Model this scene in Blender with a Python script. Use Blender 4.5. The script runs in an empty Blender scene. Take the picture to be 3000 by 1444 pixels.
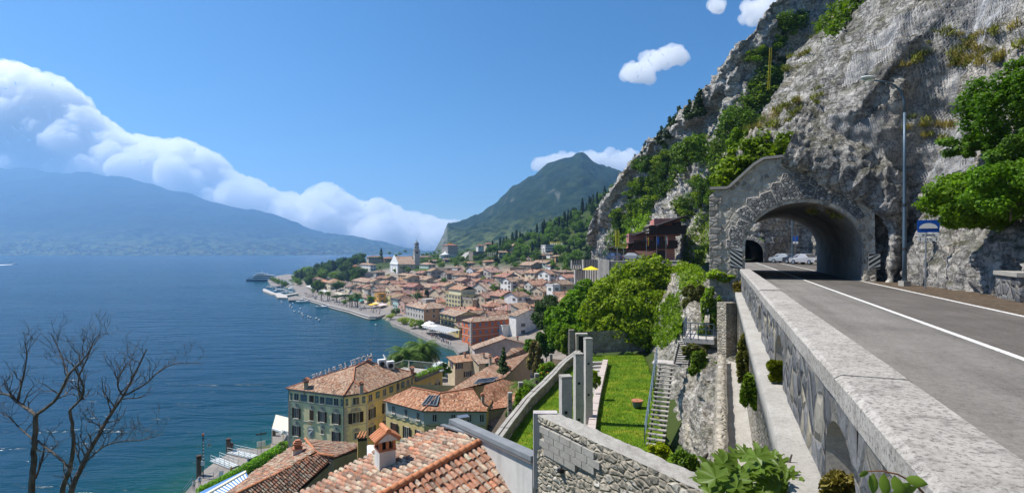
import bpy, math, random
import numpy as np
from mathutils import Vector, Matrix
SC = bpy.context.scene
R = math.radians
# ---------------------------------------------------------------- camera
F, HX, HY, EYE = 1500.0, 1500.0, 735.0, 40.0     # focal length and horizon in photo pixels, eye height over the lake
cd = bpy.data.cameras.new('camera'); cam = bpy.data.objects.new('camera', cd)
SC.collection.objects.link(cam); SC.camera = cam
cd.sensor_width = 36; cd.lens = 18.0; cd.shift_y = 13/3000; cd.clip_start = .1; cd.clip_end = 40000
cam.location = (0, 0, EYE); cam.rotation_euler = (R(90), 0, 0)
# ---------------------------------------------------------------- sky, sun, exposure
SUN_AZ = math.atan2(-.985, .17); SUN_EL = R(57)    # from the lake side, a little ahead of the camera
w = bpy.data.worlds.new('World'); SC.world = w; w.use_nodes = True
nt = w.node_tree; bg = nt.nodes['Background']
sky = nt.nodes.new('ShaderNodeTexSky'); sky.sky_type = 'NISHITA'; sky.sun_disc = False
sky.sun_elevation = SUN_EL; sky.sun_rotation = SUN_AZ
sky.air_density = 1.0; sky.dust_density = 0.3; sky.ozone_density = 4.0; sky.altitude = 200
hs = nt.nodes.new('ShaderNodeHueSaturation'); hs.inputs['Saturation'].default_value = 1.3; nt.links.new(sky.outputs[0], hs.inputs['Color']); nt.links.new(hs.outputs[0], bg.inputs['Color']); bg.inputs['Strength'].default_value = .084
sl = bpy.data.lights.new('sun', 'SUN'); sl.energy = 5.0; sl.angle = R(.53); sl.color = (1, .955, .88)
so = bpy.data.objects.new('sun', sl); SC.collection.objects.link(so)
sd = Vector((math.sin(SUN_AZ)*math.cos(SUN_EL), math.cos(SUN_AZ)*math.cos(SUN_EL), math.sin(SUN_EL)))
so.rotation_euler = sd.to_track_quat('Z', 'Y').to_euler(); so.location = (-50, 20, 150)
vs = SC.view_settings; vs.view_transform = 'Standard'; vs.look = 'None'; vs.gamma = 1; vs.exposure = 0.6
SC.cycles.use_denoising = True; SC.cycles.max_bounces = 22; SC.cycles.diffuse_bounces = 3; SC.cycles.glossy_bounces = 2
SC.cycles.transmission_bounces = 3; SC.cycles.transparent_max_bounces = 10; SC.cycles.volume_bounces = 20
SC.cycles.caustics_reflective = False; SC.cycles.caustics_refractive = False
# ---------------------------------------------------------------- helpers
COL = SC.collection
rng = np.random.default_rng(7); random.seed(7)
def P(x, y, Y):                       # the point seen at photo pixel x, y, at distance Y
    return np.array(((x-HX)/F*Y, Y, EYE-(y-HY)/F*Y))
def PZ(x, y, z):                      # the point seen at pixel x, y, at height z
    return P(x, y, (EYE-z)*F/(y-HY))
def on_plane(x, y, o, n):             # the point seen at pixel x, y, on a plane
    d = np.array(((x-HX)/F, 1, -(y-HY)/F)); c = np.array((0, 0, EYE)); o = np.array(o)
    return c + d*(np.dot(o-c, n)/np.dot(d, n))
_pm = np.random.default_rng(3).permutation(256); _pm = np.concatenate([_pm, _pm, _pm])
_gr = np.random.default_rng(4).normal(size=(256, 3)); _gr /= np.linalg.norm(_gr, axis=1)[:, None]
def noise(p):                         # gradient noise, about -.7 to .7
    p = np.asarray(p, float); i = np.floor(p).astype(int); f = p-i; i &= 255
    u = f*f*f*(f*(f*6-15)+10); out = 0
    for dx in (0, 1):
        for dy in (0, 1):
            for dz in (0, 1):
                h = _pm[_pm[_pm[i[..., 0]+dx]+i[..., 1]+dy]+i[..., 2]+dz]
                g = (_gr[h]*(f-np.array((dx, dy, dz)))).sum(-1)
                wt = (u[..., 0] if dx else 1-u[..., 0])*(u[..., 1] if dy else 1-u[..., 1])*(u[..., 2] if dz else 1-u[..., 2])
                out = out+g*wt
    return out
def fbm(p, o=4, g=.5, l=2.03):
    a, s, t = 1.0, 0, 0
    p = np.asarray(p, float)
    for k in range(o):
        s = s+a*noise(p+k*17.3); p = p*l; a *= g
    return s
def ridged(p, o=4, g=.5, l=2.1):
    a, s = 1.0, 0
    p = np.asarray(p, float)
    for k in range(o):
        s = s+a*(1-2.2*np.abs(noise(p+k*9.7))); p = p*l; a *= g
    return s
def smooth(a, b, x):
    t = np.clip((x-a)/(b-a), 0, 1); return t*t*(3-2*t)
def base_of(o):
    return o.matrix_parent_inverse
def mesh(name, v, f, mat, parent=None, sm=False, mi=None, uv=None, color=None, data_only=False):
    """one mesh object; v world points, f faces (list, or int array of equal faces), mat one or several materials"""
    m = bpy.data.meshes.new(name)
    v = np.asarray(v, float).reshape(-1, 3)
    if isinstance(f, np.ndarray) and f.ndim == 2:
        nf, k = f.shape
        m.vertices.add(len(v)); m.vertices.foreach_set('co', v.ravel())
        m.loops.add(nf*k); m.loops.foreach_set('vertex_index', f.ravel().astype(np.int32))
        m.polygons.add(nf); m.polygons.foreach_set('loop_start', np.arange(0, nf*k, k, dtype=np.int32))
        m.polygons.foreach_set('loop_total', np.full(nf, k, dtype=np.int32))
        m.update(calc_edges=True)
    else:
        m.from_pydata(v.tolist(), [], [list(map(int, q)) for q in f])
    for q in (mat if isinstance(mat, (list, tuple)) else [mat]): m.materials.append(q)
    if mi is not None: m.polygons.foreach_set('material_index', np.asarray(mi, np.int32))
    if sm: m.polygons.foreach_set('use_smooth', np.ones(len(m.polygons), bool))
    if uv is not None:
        u = m.uv_layers.new(name='UVMap'); u.data.foreach_set('uv', np.asarray(uv, float).ravel())
    m.update()
    if data_only: return m
    return obj(name, m, parent, color)
def obj(name, data, parent=None, color=None, loc=None, rot=None, scale=None):
    o = bpy.data.objects.new(name, data); COL.objects.link(o)
    if loc is not None: o.location = loc
    if rot is not None: o.rotation_euler = rot if hasattr(rot, '__len__') else (0, 0, rot)
    if scale is not None: o.scale = scale if hasattr(scale, '__len__') else (scale,)*3
    if parent is not None:
        o.parent = parent
        if parent.type == 'EMPTY' or parent.get('_w'): o.matrix_parent_inverse = WORLD_INV.get(parent.name, Matrix())
    if color is not None: o.color = (*color, 1)
    return o
WORLD_INV = {}
def thing(name, label, cat, loc=(0, 0, 0), group=None, rz=0, local=False):
    """an Empty at the base of a thing; parts under it are given in world points (or in its own space with local)"""
    o = bpy.data.objects.new(name, None); COL.objects.link(o); o.location = Vector([float(a) for a in loc]); o.rotation_euler = (0, 0, rz)
    o.empty_display_size = .1
    tag(o, label, cat, group)
    if not local:
        WORLD_INV[o.name] = (Matrix.Translation(o.location) @ Matrix.Rotation(rz, 4, 'Z')).inverted()
    return o
def tag(o, label=None, cat=None, group=None, kind=None):
    if label: o['label'] = label
    if cat: o['category'] = cat
    if group: o['group'] = group
    if kind: o['kind'] = kind
    return o
def copy_tree(root, loc, rz=None, label=None, scale=None, group=None, color=None):
    r = root.copy(); COL.objects.link(r); r.location = Vector([float(a) for a in loc])
    if rz is not None: r.rotation_euler = (0, 0, rz)
    if scale is not None: r.scale = scale if hasattr(scale, '__len__') else (scale,)*3
    if label: r['label'] = label
    if group: r['group'] = group
    if color is not None: r.color = (*color, 1)
    for ch in list(root.children):
        c = ch.copy(); COL.objects.link(c); c.parent = r
        if color is not None: c.color = (*color, 1)
        for g in ch.children:
            d = g.copy(); COL.objects.link(d); d.parent = c
    return r
class MB:
    """collects shapes for one mesh"""
    def __init__(s): s.v, s.f, s.m, s.uv = [], [], [], []
    def add(s, v, f, m=0):
        o = len(s.v); s.v += [tuple(map(float, a)) for a in v]; s.f += [[i+o for i in q] for q in f]; s.m += [m]*len(f); return s
    def box(s, c, e, rz=0, m=0, ax=None):
        c = np.array(c, float)
        if ax is None:
            k, n = math.cos(rz), math.sin(rz); ax = ((k, n, 0), (-n, k, 0), (0, 0, 1))
        ax = np.array(ax, float)
        v = [c+ax[0]*(i*e[0]/2)+ax[1]*(j*e[1]/2)+ax[2]*(k*e[2]/2) for i in (-1, 1) for j in (-1, 1) for k in (-1, 1)]
        return s.add(v, [(0, 1, 3, 2), (4, 6, 7, 5), (0, 4, 5, 1), (2, 3, 7, 6), (0, 2, 6, 4), (1, 5, 7, 3)], m)
    def bar(s, a, b, w, h=None, m=0):            # a square bar from a to b
        a, b = np.array(a, float), np.array(b, float); d = b-a; L = np.linalg.norm(d); d = d/L
        u = np.cross(d, (0, 0, 1) if abs(d[2]) < .95 else (1, 0, 0)); u /= np.linalg.norm(u); n = np.cross(u, d)
        return s.box((a+b)/2, (L, w, h or w), ax=(d, u, n), m=m)
    def tube(s, pts, rad, k=8, m=0, cap=True):
        pts = [np.array(p, float) for p in pts]; rad = rad if hasattr(rad, '__len__') else [rad]*len(pts)
        rings, up = [], None
        for i, p in enumerate(pts):
            d = pts[min(i+1, len(pts)-1)]-pts[max(i-1, 0)]; d = d/(np.linalg.norm(d)+1e-9)
            if up is None: up = np.cross(d, (0, 0, 1) if abs(d[2]) < .9 else (1, 0, 0))
            u = up-d*np.dot(up, d); u /= np.linalg.norm(u)+1e-9; up = u; n = np.cross(d, u)
            rings.append([p+(u*math.cos(t)+n*math.sin(t))*rad[i] for t in np.linspace(0, 2*math.pi, k, endpoint=False)])
        v = [q for r in rings for q in r]; f = []
        for i in range(len(pts)-1):
            for j in range(k):
                f.append((i*k+j, i*k+(j+1) % k, (i+1)*k+(j+1) % k, (i+1)*k+j))
        if cap: f += [tuple(range(k-1, -1, -1)), tuple((len(pts)-1)*k+j for j in range(k))]
        return s.add(v, f, m)
    def lathe(s, c, prof, k=12, m=0):            # profile of (radius, z) about the vertical through c
        return s.tube([(c[0], c[1], c[2]+z) for r, z in prof], [max(r, 1e-3) for r, z in prof], k, m)
    def prism(s, poly, a, b, m=0):               # polygon poly(points 3d) extruded by vector b-a
        n = len(poly); d = np.array(b, float)-np.array(a, float); q = [np.array(p, float) for p in poly]
        v = q+[p+d for p in q]; f = [tuple(range(n-1, -1, -1)), tuple(range(n, 2*n))]+[(i, (i+1) % n, n+(i+1) % n, n+i) for i in range(n)]
        return s.add(v, f, m)
    def build(s, name, mat, parent=None, sm=False, color=None):
        return mesh(name, s.v, s.f, mat, parent, sm, s.m if isinstance(mat, (list, tuple)) else None, None, color)
def grid_faces(nu, nv):
    i = np.arange(nu*nv).reshape(nu, nv)
    return np.stack([i[:-1, :-1], i[1:, :-1], i[1:, 1:], i[:-1, 1:]], -1).reshape(-1, 4)
def catmull(pts, n):                  # pts (k, ..., 3) -> n samples along the first axis
    pts = np.asarray(pts, float); k = len(pts); t = np.linspace(0, k-1, n); i = np.minimum(t.astype(int), k-2); f = (t-i).reshape((-1,)+(1,)*(pts.ndim-1))
    p0, p1, p2, p3 = pts[np.maximum(i-1, 0)], pts[i], pts[i+1], pts[np.minimum(i+2, k-1)]
    return .5*(2*p1+(p2-p0)*f+(2*p0-5*p1+4*p2-p3)*f*f+(3*p1-p0-3*p2+p3)*f**3)
def grid_normals(g):
    du = np.gradient(g, axis=0); dv = np.gradient(g, axis=1); n = np.cross(du, dv)
    return n/(np.linalg.norm(n, axis=-1, keepdims=True)+1e-9)
def text_mesh(s, size, depth=.0, font_align='CENTER'):
    c = bpy.data.curves.new('lettering', 'FONT'); c.body = s; c.size = size; c.extrude = depth; c.align_x = font_align; c.align_y = 'CENTER'; c.resolution_u = 2
    o = bpy.data.objects.new('lettering_source', c); COL.objects.link(o)
    dg = bpy.context.evaluated_depsgraph_get(); m = bpy.data.meshes.new_from_object(o.evaluated_get(dg)); m.name = 'lettering'
    bpy.data.objects.remove(o); bpy.data.curves.remove(c)
    return m
def letter(s, size, mat, parent, c, right, up, depth=.01, name='lettering'):
    m = text_mesh(s, size, depth); m.materials.clear(); m.materials.append(mat)
    r, u = np.array(right, float), np.array(up, float); r /= np.linalg.norm(r); u /= np.linalg.norm(u); n = np.cross(r, u)
    M4 = Matrix(((r[0], u[0], n[0], c[0]), (r[1], u[1], n[1], c[1]), (r[2], u[2], n[2], c[2]), (0, 0, 0, 1)))
    m.transform(M4)
    return obj(name, m, parent)
# frame of the road: t metres along it, d metres across to the cliff side
RA = math.atan2(620, 1500); RT = np.array((math.sin(RA), math.cos(RA), 0)); RD = np.array((math.cos(RA), -math.sin(RA), 0)); RZ = EYE-1.9
def road(t, d, h=0.0): return RT*t+RD*d+np.array((0, 0, RZ+h))
def cellval(p, sc, seed=0):                # blocky random value: the nearest of scattered centres decides
    q = p*sc+seed*7.3; i = np.floor(q).astype(int); best = np.full(q.shape[:-1], 9.0); val = np.zeros(q.shape[:-1])
    for a in (-1, 0, 1):
        for b in (-1, 0, 1):
            for c in (-1, 0, 1):
                k = i+np.array((a, b, c)); kk = k & 255; h = _pm[_pm[_pm[kk[..., 0]]+kk[..., 1]]+kk[..., 2]]; dv = k+np.stack([h/255., _pm[h+1]/255., _pm[h+7]/255.], -1)-q; dd = (dv*dv).sum(-1); m = dd < best
                val = np.where(m, _pm[h+3]/255.+.35*dv[..., 2]+.25*dv[..., 0], val); best = np.where(m, dd, best)
    return val
# ---------------------------------------------------------------- materials
class NT:
    def __init__(s, name):
        s.mat = bpy.data.materials.new(name); s.mat.use_nodes = True; s.t = s.mat.node_tree; s.t.nodes.clear()
        s.out = s.t.nodes.new('ShaderNodeOutputMaterial')
    def n(s, kind, _p=None, **k):
        nd = s.t.nodes.new('ShaderNode'+kind)
        for a, b in (_p or {}).items(): setattr(nd, a, b)
        for a, b in k.items():
            s.put(nd.inputs[int(a[1:])] if a[0] == '_' else nd.inputs[a.replace('__', ' ')], b)
        return nd
    def put(s, i, b):
        if isinstance(b, bpy.types.NodeSocket): s.t.links.new(b, i)
        elif isinstance(b, bpy.types.Node): s.t.links.new(b.outputs[0], i)
        else:
            if isinstance(b, tuple) and len(b) == 3 and i.type == 'RGBA': b = (*b, 1)
            i.default_value = b
    def ramp(s, fac, stops, const=False):
        r = s.n('ValToRGB', None, Fac=fac); e = r.color_ramp.elements
        if const: r.color_ramp.interpolation = 'CONSTANT'
        while len(e) < len(stops): e.new(.5)
        for q, (p, c) in zip(e, stops): q.position = p; q.color = (*c, 1) if hasattr(c, '__len__') else (c, c, c, 1)
        return r.outputs[0]
    def math(s, op, a, b=0.0, c=None):
        m = s.n('Math', {'operation': op}, _0=a, _1=b)
        if c is not None: s.put(m.inputs[2], c)
        return m.outputs[0]
    def mix(s, f, a, b, blend='MIX'):
        m = s.n('Mix', {'data_type': 'RGBA', 'blend_type': blend}); s.put(m.inputs[0], f); s.put(m.inputs[6], a); s.put(m.inputs[7], b); return m.outputs[2]
    def noise(s, scale, vec=None, det=4, rough=.55, out=0, **k):
        q = s.n('TexNoise', None, Scale=scale, Detail=det, Roughness=rough, **k)
        if vec is not None: s.put(q.inputs['Vector'], vec)
        return q.outputs[out]
    def voro(s, scale, vec=None, feature='F1', out='Distance', **k):
        q = s.n('TexVoronoi', {'feature': feature}, Scale=scale, **k)
        if vec is not None: s.put(q.inputs['Vector'], vec)
        return q.outputs[out]
    def pos(s): return s.n('NewGeometry').outputs['Position']
    def loc(s): return s.n('TexCoord').outputs['Object']
    def scale(s, v, sc, rot=(0, 0, 0)):
        return s.n('Mapping', None, Vector=v, Scale=sc, Rotation=rot).outputs[0]
    def bump(s, h, st=.5, dist=.05): return s.n('Bump', None, Height=h, Strength=st, Distance=dist).outputs[0]
    def bsdf(s, col, rough=.8, nor=None, spec=.3, metal=0, **k):
        b = s.n('BsdfPrincipled', None, Base__Color=col, Roughness=rough, Metallic=metal, **k); b.inputs['Specular IOR Level'].default_value = spec
        if nor is not None: s.put(b.inputs['Normal'], nor)
        s.t.links.new(b.outputs[0], s.out.inputs[0]); return s.mat
MAT = {}
def plain(name, col, rough=.7, metal=0, spec=.3, var=.12, sc=6.0):
    t = NT(name); f = t.noise(sc, t.loc(), 5)
    c = t.mix(1.0, col, t.ramp(f, [(.25, 1-var*1.6), (.75, 1+0*var)]), 'MULTIPLY')
    MAT[name] = t.bsdf(c, rough, None, spec, metal); return MAT[name]
def tinted(name, rough=.85, var=.2, sc=.8, bump=0, spec=.2, streak=0):     # colour comes from the object
    t = NT(name); oc = t.n('ObjectInfo').outputs['Color']; p = t.pos()
    f = t.noise(sc, p, 6, .62); c = t.mix(1.0, oc, t.ramp(f, [(.3, 1-var), (.62, 1.0), (.8, 1+var*.3)]), 'MULTIPLY')
    if streak:
        g = t.noise(1.0, t.scale(p, (2.2, 2.2, .25)), 5, .6); c = t.mix(t.ramp(g, [(.5, 0.0), (.75, streak)]), c, (.16, .14, .12))
    nor = t.bump(t.noise(14, p, 6, .7), bump, .03) if bump else None
    MAT[name] = t.bsdf(c, rough, nor, spec); return MAT[name]
tinted('plaster', .9, .22, .7, .25, .1, .35); tinted('paint', .5, .08, 2); tinted('wood', .75, .35, 6); tinted('cloth', .9, .1, 1); tinted('body', .8, .1, 6)
tinted('carpaint', .25, .03, 1, 0, .6)
def roof_mat(name, stops, cu=.22, cv=.38, dirt=.5, bumpy=1.0):
    t = NT(name); uv = t.n('UVMap').outputs[0]; s = t.n('SeparateXYZ', None, Vector=uv)
    fu, fv = t.math('FLOOR', t.math('DIVIDE', s.outputs[0], cu)), t.math('FLOOR', t.math('DIVIDE', s.outputs[1], cv))
    wn = t.n('TexWhiteNoise', {'noise_dimensions': '2D'}, Vector=t.n('CombineXYZ', None, X=fu, Y=fv)).outputs['Value']
    c = t.ramp(wn, stops)
    p = t.pos(); d = t.noise(1.1, p, 6, .65); c = t.mix(t.ramp(d, [(.42, 0.0), (.7, dirt)]), c, (.13, .1, .08))
    d2 = t.noise(.35, p, 3); c = t.mix(t.ramp(d2, [(.45, 0.0), (.7, .45)]), c, (.38, .30, .24))
    oc = t.n('ObjectInfo').outputs['Color']; c = t.mix(1.0, c, oc, 'MULTIPLY')
    hh = t.math('ABSOLUTE', t.math('SINE', t.math('MULTIPLY', s.outputs[0], math.pi/cu)))
    st = t.math('FRACT', t.math('DIVIDE', s.outputs[1], cv))
    h = t.math('ADD', hh, t.math('MULTIPLY', st, .35))
    MAT[name] = t.bsdf(c, .9, t.bump(h, .9*bumpy, .06), .1); return MAT[name]
TERRA = [(0, (.09, .065, .05)), (.14, (.19, .125, .09)), (.32, (.33, .165, .10)), (.5, (.355, .225, .155)), (.66, (.26, .19, .14)), (.8, (.43, .335, .245)), (1, (.50, .42, .32))]
roof_mat('roof', TERRA, .42, .62, .55)
roof_mat('rooffine', TERRA, .22, .38, .5, .8)
def tile_single():                    # a single curved tile: colour differs from piece to piece
    t = NT('tile'); r = t.n('NewGeometry').outputs['Random Per Island']; p = t.pos()
    oi = t.n('ObjectInfo').outputs['Random']; r = t.math('FRACT', t.math('ADD', r, oi))
    c = t.ramp(r, [(0, (.14, .10, .08)), (.12, (.27, .15, .10)), (.28, (.42, .19, .115)), (.45, (.46, .26, .18)), (.6, (.30, .22, .165)), (.75, (.50, .37, .27)), (.9, (.47, .40, .29)), (1, (.55, .22, .12))])
    n1 = t.noise(5, p, 6, .7); c = t.mix(t.ramp(n1, [(.47, 0.0), (.62, .75)]), c, (.15, .125, .10))
    n2 = t.noise(9, t.scale(p, (1, 1, 1.3)), 5, .65); c = t.mix(t.ramp(n2, [(.56, 0.0), (.68, .6)]), c, (.50, .46, .36))
    MAT['tile'] = t.bsdf(c, .95, t.bump(t.noise(30, p, 5, .7), .35, .02), .08)
tile_single()
def ridge_tile():
    t = NT('ridgetile'); p = t.pos(); c = t.ramp(t.noise(3, p, 5, .6), [(.3, (.40, .15, .07)), (.7, (.58, .25, .13))])
    MAT['ridgetile'] = t.bsdf(c, .85, t.bump(t.noise(20, p, 4), .2, .02), .15)
ridge_tile()
def rock(name, a, b, dark, sc=1.0, bumpd=.5, green=0):
    t = NT(name); p = t.pos()
    q = t.scale(p, (sc, sc, sc*.75), (.5, .3, .4)); big = t.noise(.16, q, 6, .6); c = t.ramp(big, [(.3, a), (.52, b), (.72, (b[0]*1.02, b[1]*.93, b[2]*.80))])
    med = t.noise(1.3, q, 8, .72); c = t.mix(1.0, c, t.ramp(med, [(.34, .55), (.5, 1.0), (.66, 1.25)]), 'MULTIPLY')
    lay = t.noise(1.0, t.scale(p, (.45*sc, .45*sc, 2.9*sc), (.55, -.5, .3)), 8, .7); c = t.mix(1.0, c, t.ramp(lay, [(.38, .5), (.46, .95), (.54, 1.0), (.62, 1.2)]), 'MULTIPLY')
    cr = t.math('ABSOLUTE', t.math('SUBTRACT', t.noise(1.1, q, 6, .7), .5)); c = t.mix(t.ramp(cr, [(0, .85), (.035, 0.0)]), c, dark)
    st = t.noise(.6, t.scale(p, (1, 1, .22)), 5, .65); c = t.mix(t.ramp(st, [(.50, 0.0), (.66, .58)]), c, (dark[0]*1.3, dark[1]*1.35, dark[2]*1.4))
    if green:
        gz = t.n('SeparateXYZ', None, Vector=t.n('NewGeometry').outputs['Normal']).outputs[2]
        g = t.math('MULTIPLY', t.ramp(gz, [(.15, 0.0), (.55, 1.0)]), t.ramp(t.noise(.5, p, 5, .7), [(.42, 0.0), (.56, green)]))
        c = t.mix(g, c, t.ramp(t.noise(3, p, 4), [(.3, (.035, .05, .012)), (.7, (.13, .12, .035))]))
    h = t.math('ADD', t.math('MULTIPLY', t.noise(1.6, q, 9, .74), 1.0), t.math('ADD', t.math('MULTIPLY', lay, .9), t.math('MULTIPLY', t.ramp(cr, [(0, 0.0), (.05, .2)]), 1.0)))
    MAT[name] = t.bsdf(c, .95, t.bump(h, 1.0, bumpd), .1)
rock('rock', (.46, .445, .43), (.66, .63, .585), (.09, .088, .09), 1.25, .5, .6)
rock('rockfar', (.40, .39, .38), (.58, .555, .52), (.07, .07, .075), .35, 1.3, .9)
rock('rockpale', (.42, .39, .35), (.62, .575, .51), (.12, .11, .10), 1.3, .35, .5)
def rubble(name, sc, cols, mortar, gap=.08, bumpd=.06, flat=1.0):      # rough stones in mortar, too small to pick apart
    t = NT(name); p = t.pos(); q = t.mix(.12, t.scale(p, (sc, sc, sc*flat)), t.noise(2.5, p, 3, .6, 1), 'LINEAR_LIGHT')
    e = t.voro(1.0, q, 'DISTANCE_TO_EDGE'); cc = t.n('TexVoronoi', {'feature': 'F1'}, Scale=1.0, Vector=q).outputs['Color']
    r = t.n('SeparateColor', None, Color=cc).outputs[0]; c = t.ramp(r, cols)
    n = t.noise(7, p, 7, .7); c = t.mix(1.0, c, t.ramp(n, [(.3, .6), (.65, 1.1)]), 'MULTIPLY')
    m = t.ramp(e, [(gap*.5, 1.0), (gap*1.3, 0.0)]); c = t.mix(m, c, mortar)
    big = t.noise(.5, p, 4); c = t.mix(1.0, c, t.ramp(big, [(.3, .75), (.7, 1.1)]), 'MULTIPLY')
    h = t.math('ADD', t.ramp(e, [(0, 0.0), (.2, 1.0)]), t.math('MULTIPLY', n, .8))
    MAT[name] = t.bsdf(c, .93, t.bump(h, 1.0, bumpd), .1)
G3 = lambda k: (k, k*.985, k*.955)
rubble('rubble', 3.6, [(0, (.24, .22, .18)), (.4, (.36, .32, .26)), (.7, (.44, .385, .30)), (1, (.52, .49, .43))], (.37, .325, .255), .10, .05, 1.6)
rubble('rubblegrey', 2.2, [(0, (.09, .095, .105)), (.5, (.19, .195, .205)), (.85, (.26, .25, .24)), (1, (.34, .30, .22))], (.20, .19, .17), .06, .07)
rubble('portalstone', 2.3, [(0, (.24, .225, .20)), (.45, (.43, .40, .345)), (.8, (.54, .50, .43)), (1, (.72, .67, .58))], (.50, .455, .385), .14, .07)
rubble('portalblock', 5.0, [(0, (.17, .17, .175)), (.5, (.30, .30, .295)), (1, (.58, .56, .53))], (.18, .175, .165), .06, .09)
rubble('rubblefar', 1.6, [(0, (.24, .22, .2)), (.5, (.36, .34, .31)), (1, (.48, .45, .40))], (.32, .29, .25), .1, .06, 1.5)
def concrete(name, a, b, speck=.6, sc=1.0):
    t = NT(name); p = t.pos(); c = t.ramp(t.noise(.9*sc, p, 6, .65), [(.3, a), (.7, b)])
    s = t.noise(26*sc, p, 6, .8); c = t.mix(t.ramp(s, [(.50, 0.0), (.62, speck)]), c, (.07, .065, .06))
    l = t.noise(3.1*sc, p, 5, .7); c = t.mix(t.ramp(l, [(.52, 0.0), (.7, .55*speck)]), c, (.10, .095, .09))
    w_ = t.noise(9*sc, p, 6, .75); c = t.mix(1.0, c, t.ramp(w_, [(.32, 1-.5*speck), (.5, 1.0), (.68, 1+.12*speck)]), 'MULTIPLY')
    MAT[name] = t.bsdf(c, .95, t.bump(t.noise(60*sc, p, 5, .8), .6, .02), .1)
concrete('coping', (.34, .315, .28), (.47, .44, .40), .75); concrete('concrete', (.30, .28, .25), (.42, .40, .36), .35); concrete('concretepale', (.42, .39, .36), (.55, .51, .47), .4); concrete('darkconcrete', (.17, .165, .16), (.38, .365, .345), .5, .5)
concrete('zinc', (.17, .185, .20), (.25, .265, .28), .12)
def asphalt():
    t = NT('asphalt'); p = t.pos(); r = t.n('VectorMath', {'operation': 'DOT_PRODUCT'}, _0=p, _1=tuple(RD)).outputs['Value']
    al = t.n('VectorMath', {'operation': 'DOT_PRODUCT'}, _0=p, _1=tuple(RT)).outputs['Value']; sv = t.n('CombineXYZ', None, X=t.math('MULTIPLY', r, 1.6), Y=t.math('MULTIPLY', al, .07), Z=0.0).outputs[0]
    c = t.ramp(t.noise(.35, p, 6, .65), [(.3, (.135, .125, .113)), (.7, (.215, .20, .182))])
    lane = t.ramp(t.math('MULTIPLY', r, .1), [(.485, 0.0), (.49, 1.0)])
    c = t.mix(lane, c, t.ramp(t.noise(.5, p, 5, .65), [(.3, (.082, .073, .065)), (.7, (.125, .111, .099))])); c = t.mix(1.0, c, t.ramp(t.noise(1.0, sv, 5, .6), [(.3, .72), (.5, 1.0), (.7, 1.18)]), 'MULTIPLY')
    c = t.mix(1.0, c, t.ramp(t.noise(9, p, 5, .8), [(.3, .72), (.7, 1.25)]), 'MULTIPLY'); ck = t.math('ABSOLUTE', t.math('SUBTRACT', t.noise(.45, p, 7, .72), .5)); c = t.mix(t.ramp(ck, [(0, .55), (.004, 0.0)]), c, (.03, .028, .026))
    sp = t.noise(55, p, 4, .85); c = t.mix(t.ramp(sp, [(.52, 0.0), (.7, .5)]), c, (.36, .34, .31)); c = t.mix(t.ramp(sp, [(.3, .6), (.42, 0.0)]), c, (.05, .045, .04))
    MAT['asphalt'] = t.bsdf(c, .92, t.bump(sp, .5, .015), .2)
asphalt()
def marking():
    t = NT('roadpaint'); p = t.pos(); w = t.noise(18, p, 6, .75)
    MAT['roadpaint'] = t.bsdf(t.mix(t.ramp(w, [(.40, 1.0), (.52, 0.0)]), (.72, .71, .68), (.28, .26, .24)), .8)
marking()
def leafmat(name, stops, trans=.35, rough=.55):
    t = NT(name); r = t.n('NewGeometry').outputs['Random Per Island']; oc = t.n('ObjectInfo').outputs['Color']
    c = t.mix(1.0, t.ramp(r, stops), oc, 'MULTIPLY')
    cl = t.noise(.9, t.loc(), 3); c = t.mix(1.0, c, t.ramp(cl, [(.3, .7), (.7, 1.25)]), 'MULTIPLY')
    b = t.n('BsdfPrincipled', None, Base__Color=c, Roughness=rough); b.inputs['Specular IOR Level'].default_value = .25
    tr = t.n('BsdfTranslucent', None, Color=t.mix(1.0, c, (1.15, 1.2, .5), 'MULTIPLY'))
    m = t.n('MixShader', None, _0=trans, _1=b, _2=tr); t.t.links.new(m.outputs[0], t.out.inputs[0]); MAT[name] = t.mat
leafmat('leaf', [(0, (.06, .11, .012)), (.5, (.115, .19, .02)), (1, (.19, .27, .035))])
leafmat('leafbright', [(0, (.15, .23, .014)), (.5, (.26, .37, .022)), (1, (.40, .50, .05))], .5)
leafmat('leafdark', [(0, (.02, .035, .012)), (.5, (.035, .06, .018)), (1, (.06, .09, .025))], .2)
leafmat('leafdry', [(0, (.10, .08, .03)), (.5, (.20, .16, .06)), (1, (.30, .25, .10))])
leafmat('needle', [(0, (.022, .045, .014)), (.5, (.045, .08, .02)), (1, (.085, .125, .03))], .15)
leafmat('petal', [(0, (.8, .8, .8)), (1, (1, 1, 1))], .3)
def bark(name, a, b):
    t = NT(name); p = t.pos(); n = t.noise(9, t.scale(p, (1, 1, .3)), 6, .7); c = t.ramp(n, [(.3, a), (.7, b)])
    MAT[name] = t.bsdf(c, .95, t.bump(n, .8, .03), .1)
bark('bark', (.05, .04, .03), (.17, .14, .11)); bark('deadbark', (.035, .03, .027), (.21, .18, .15))
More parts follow.
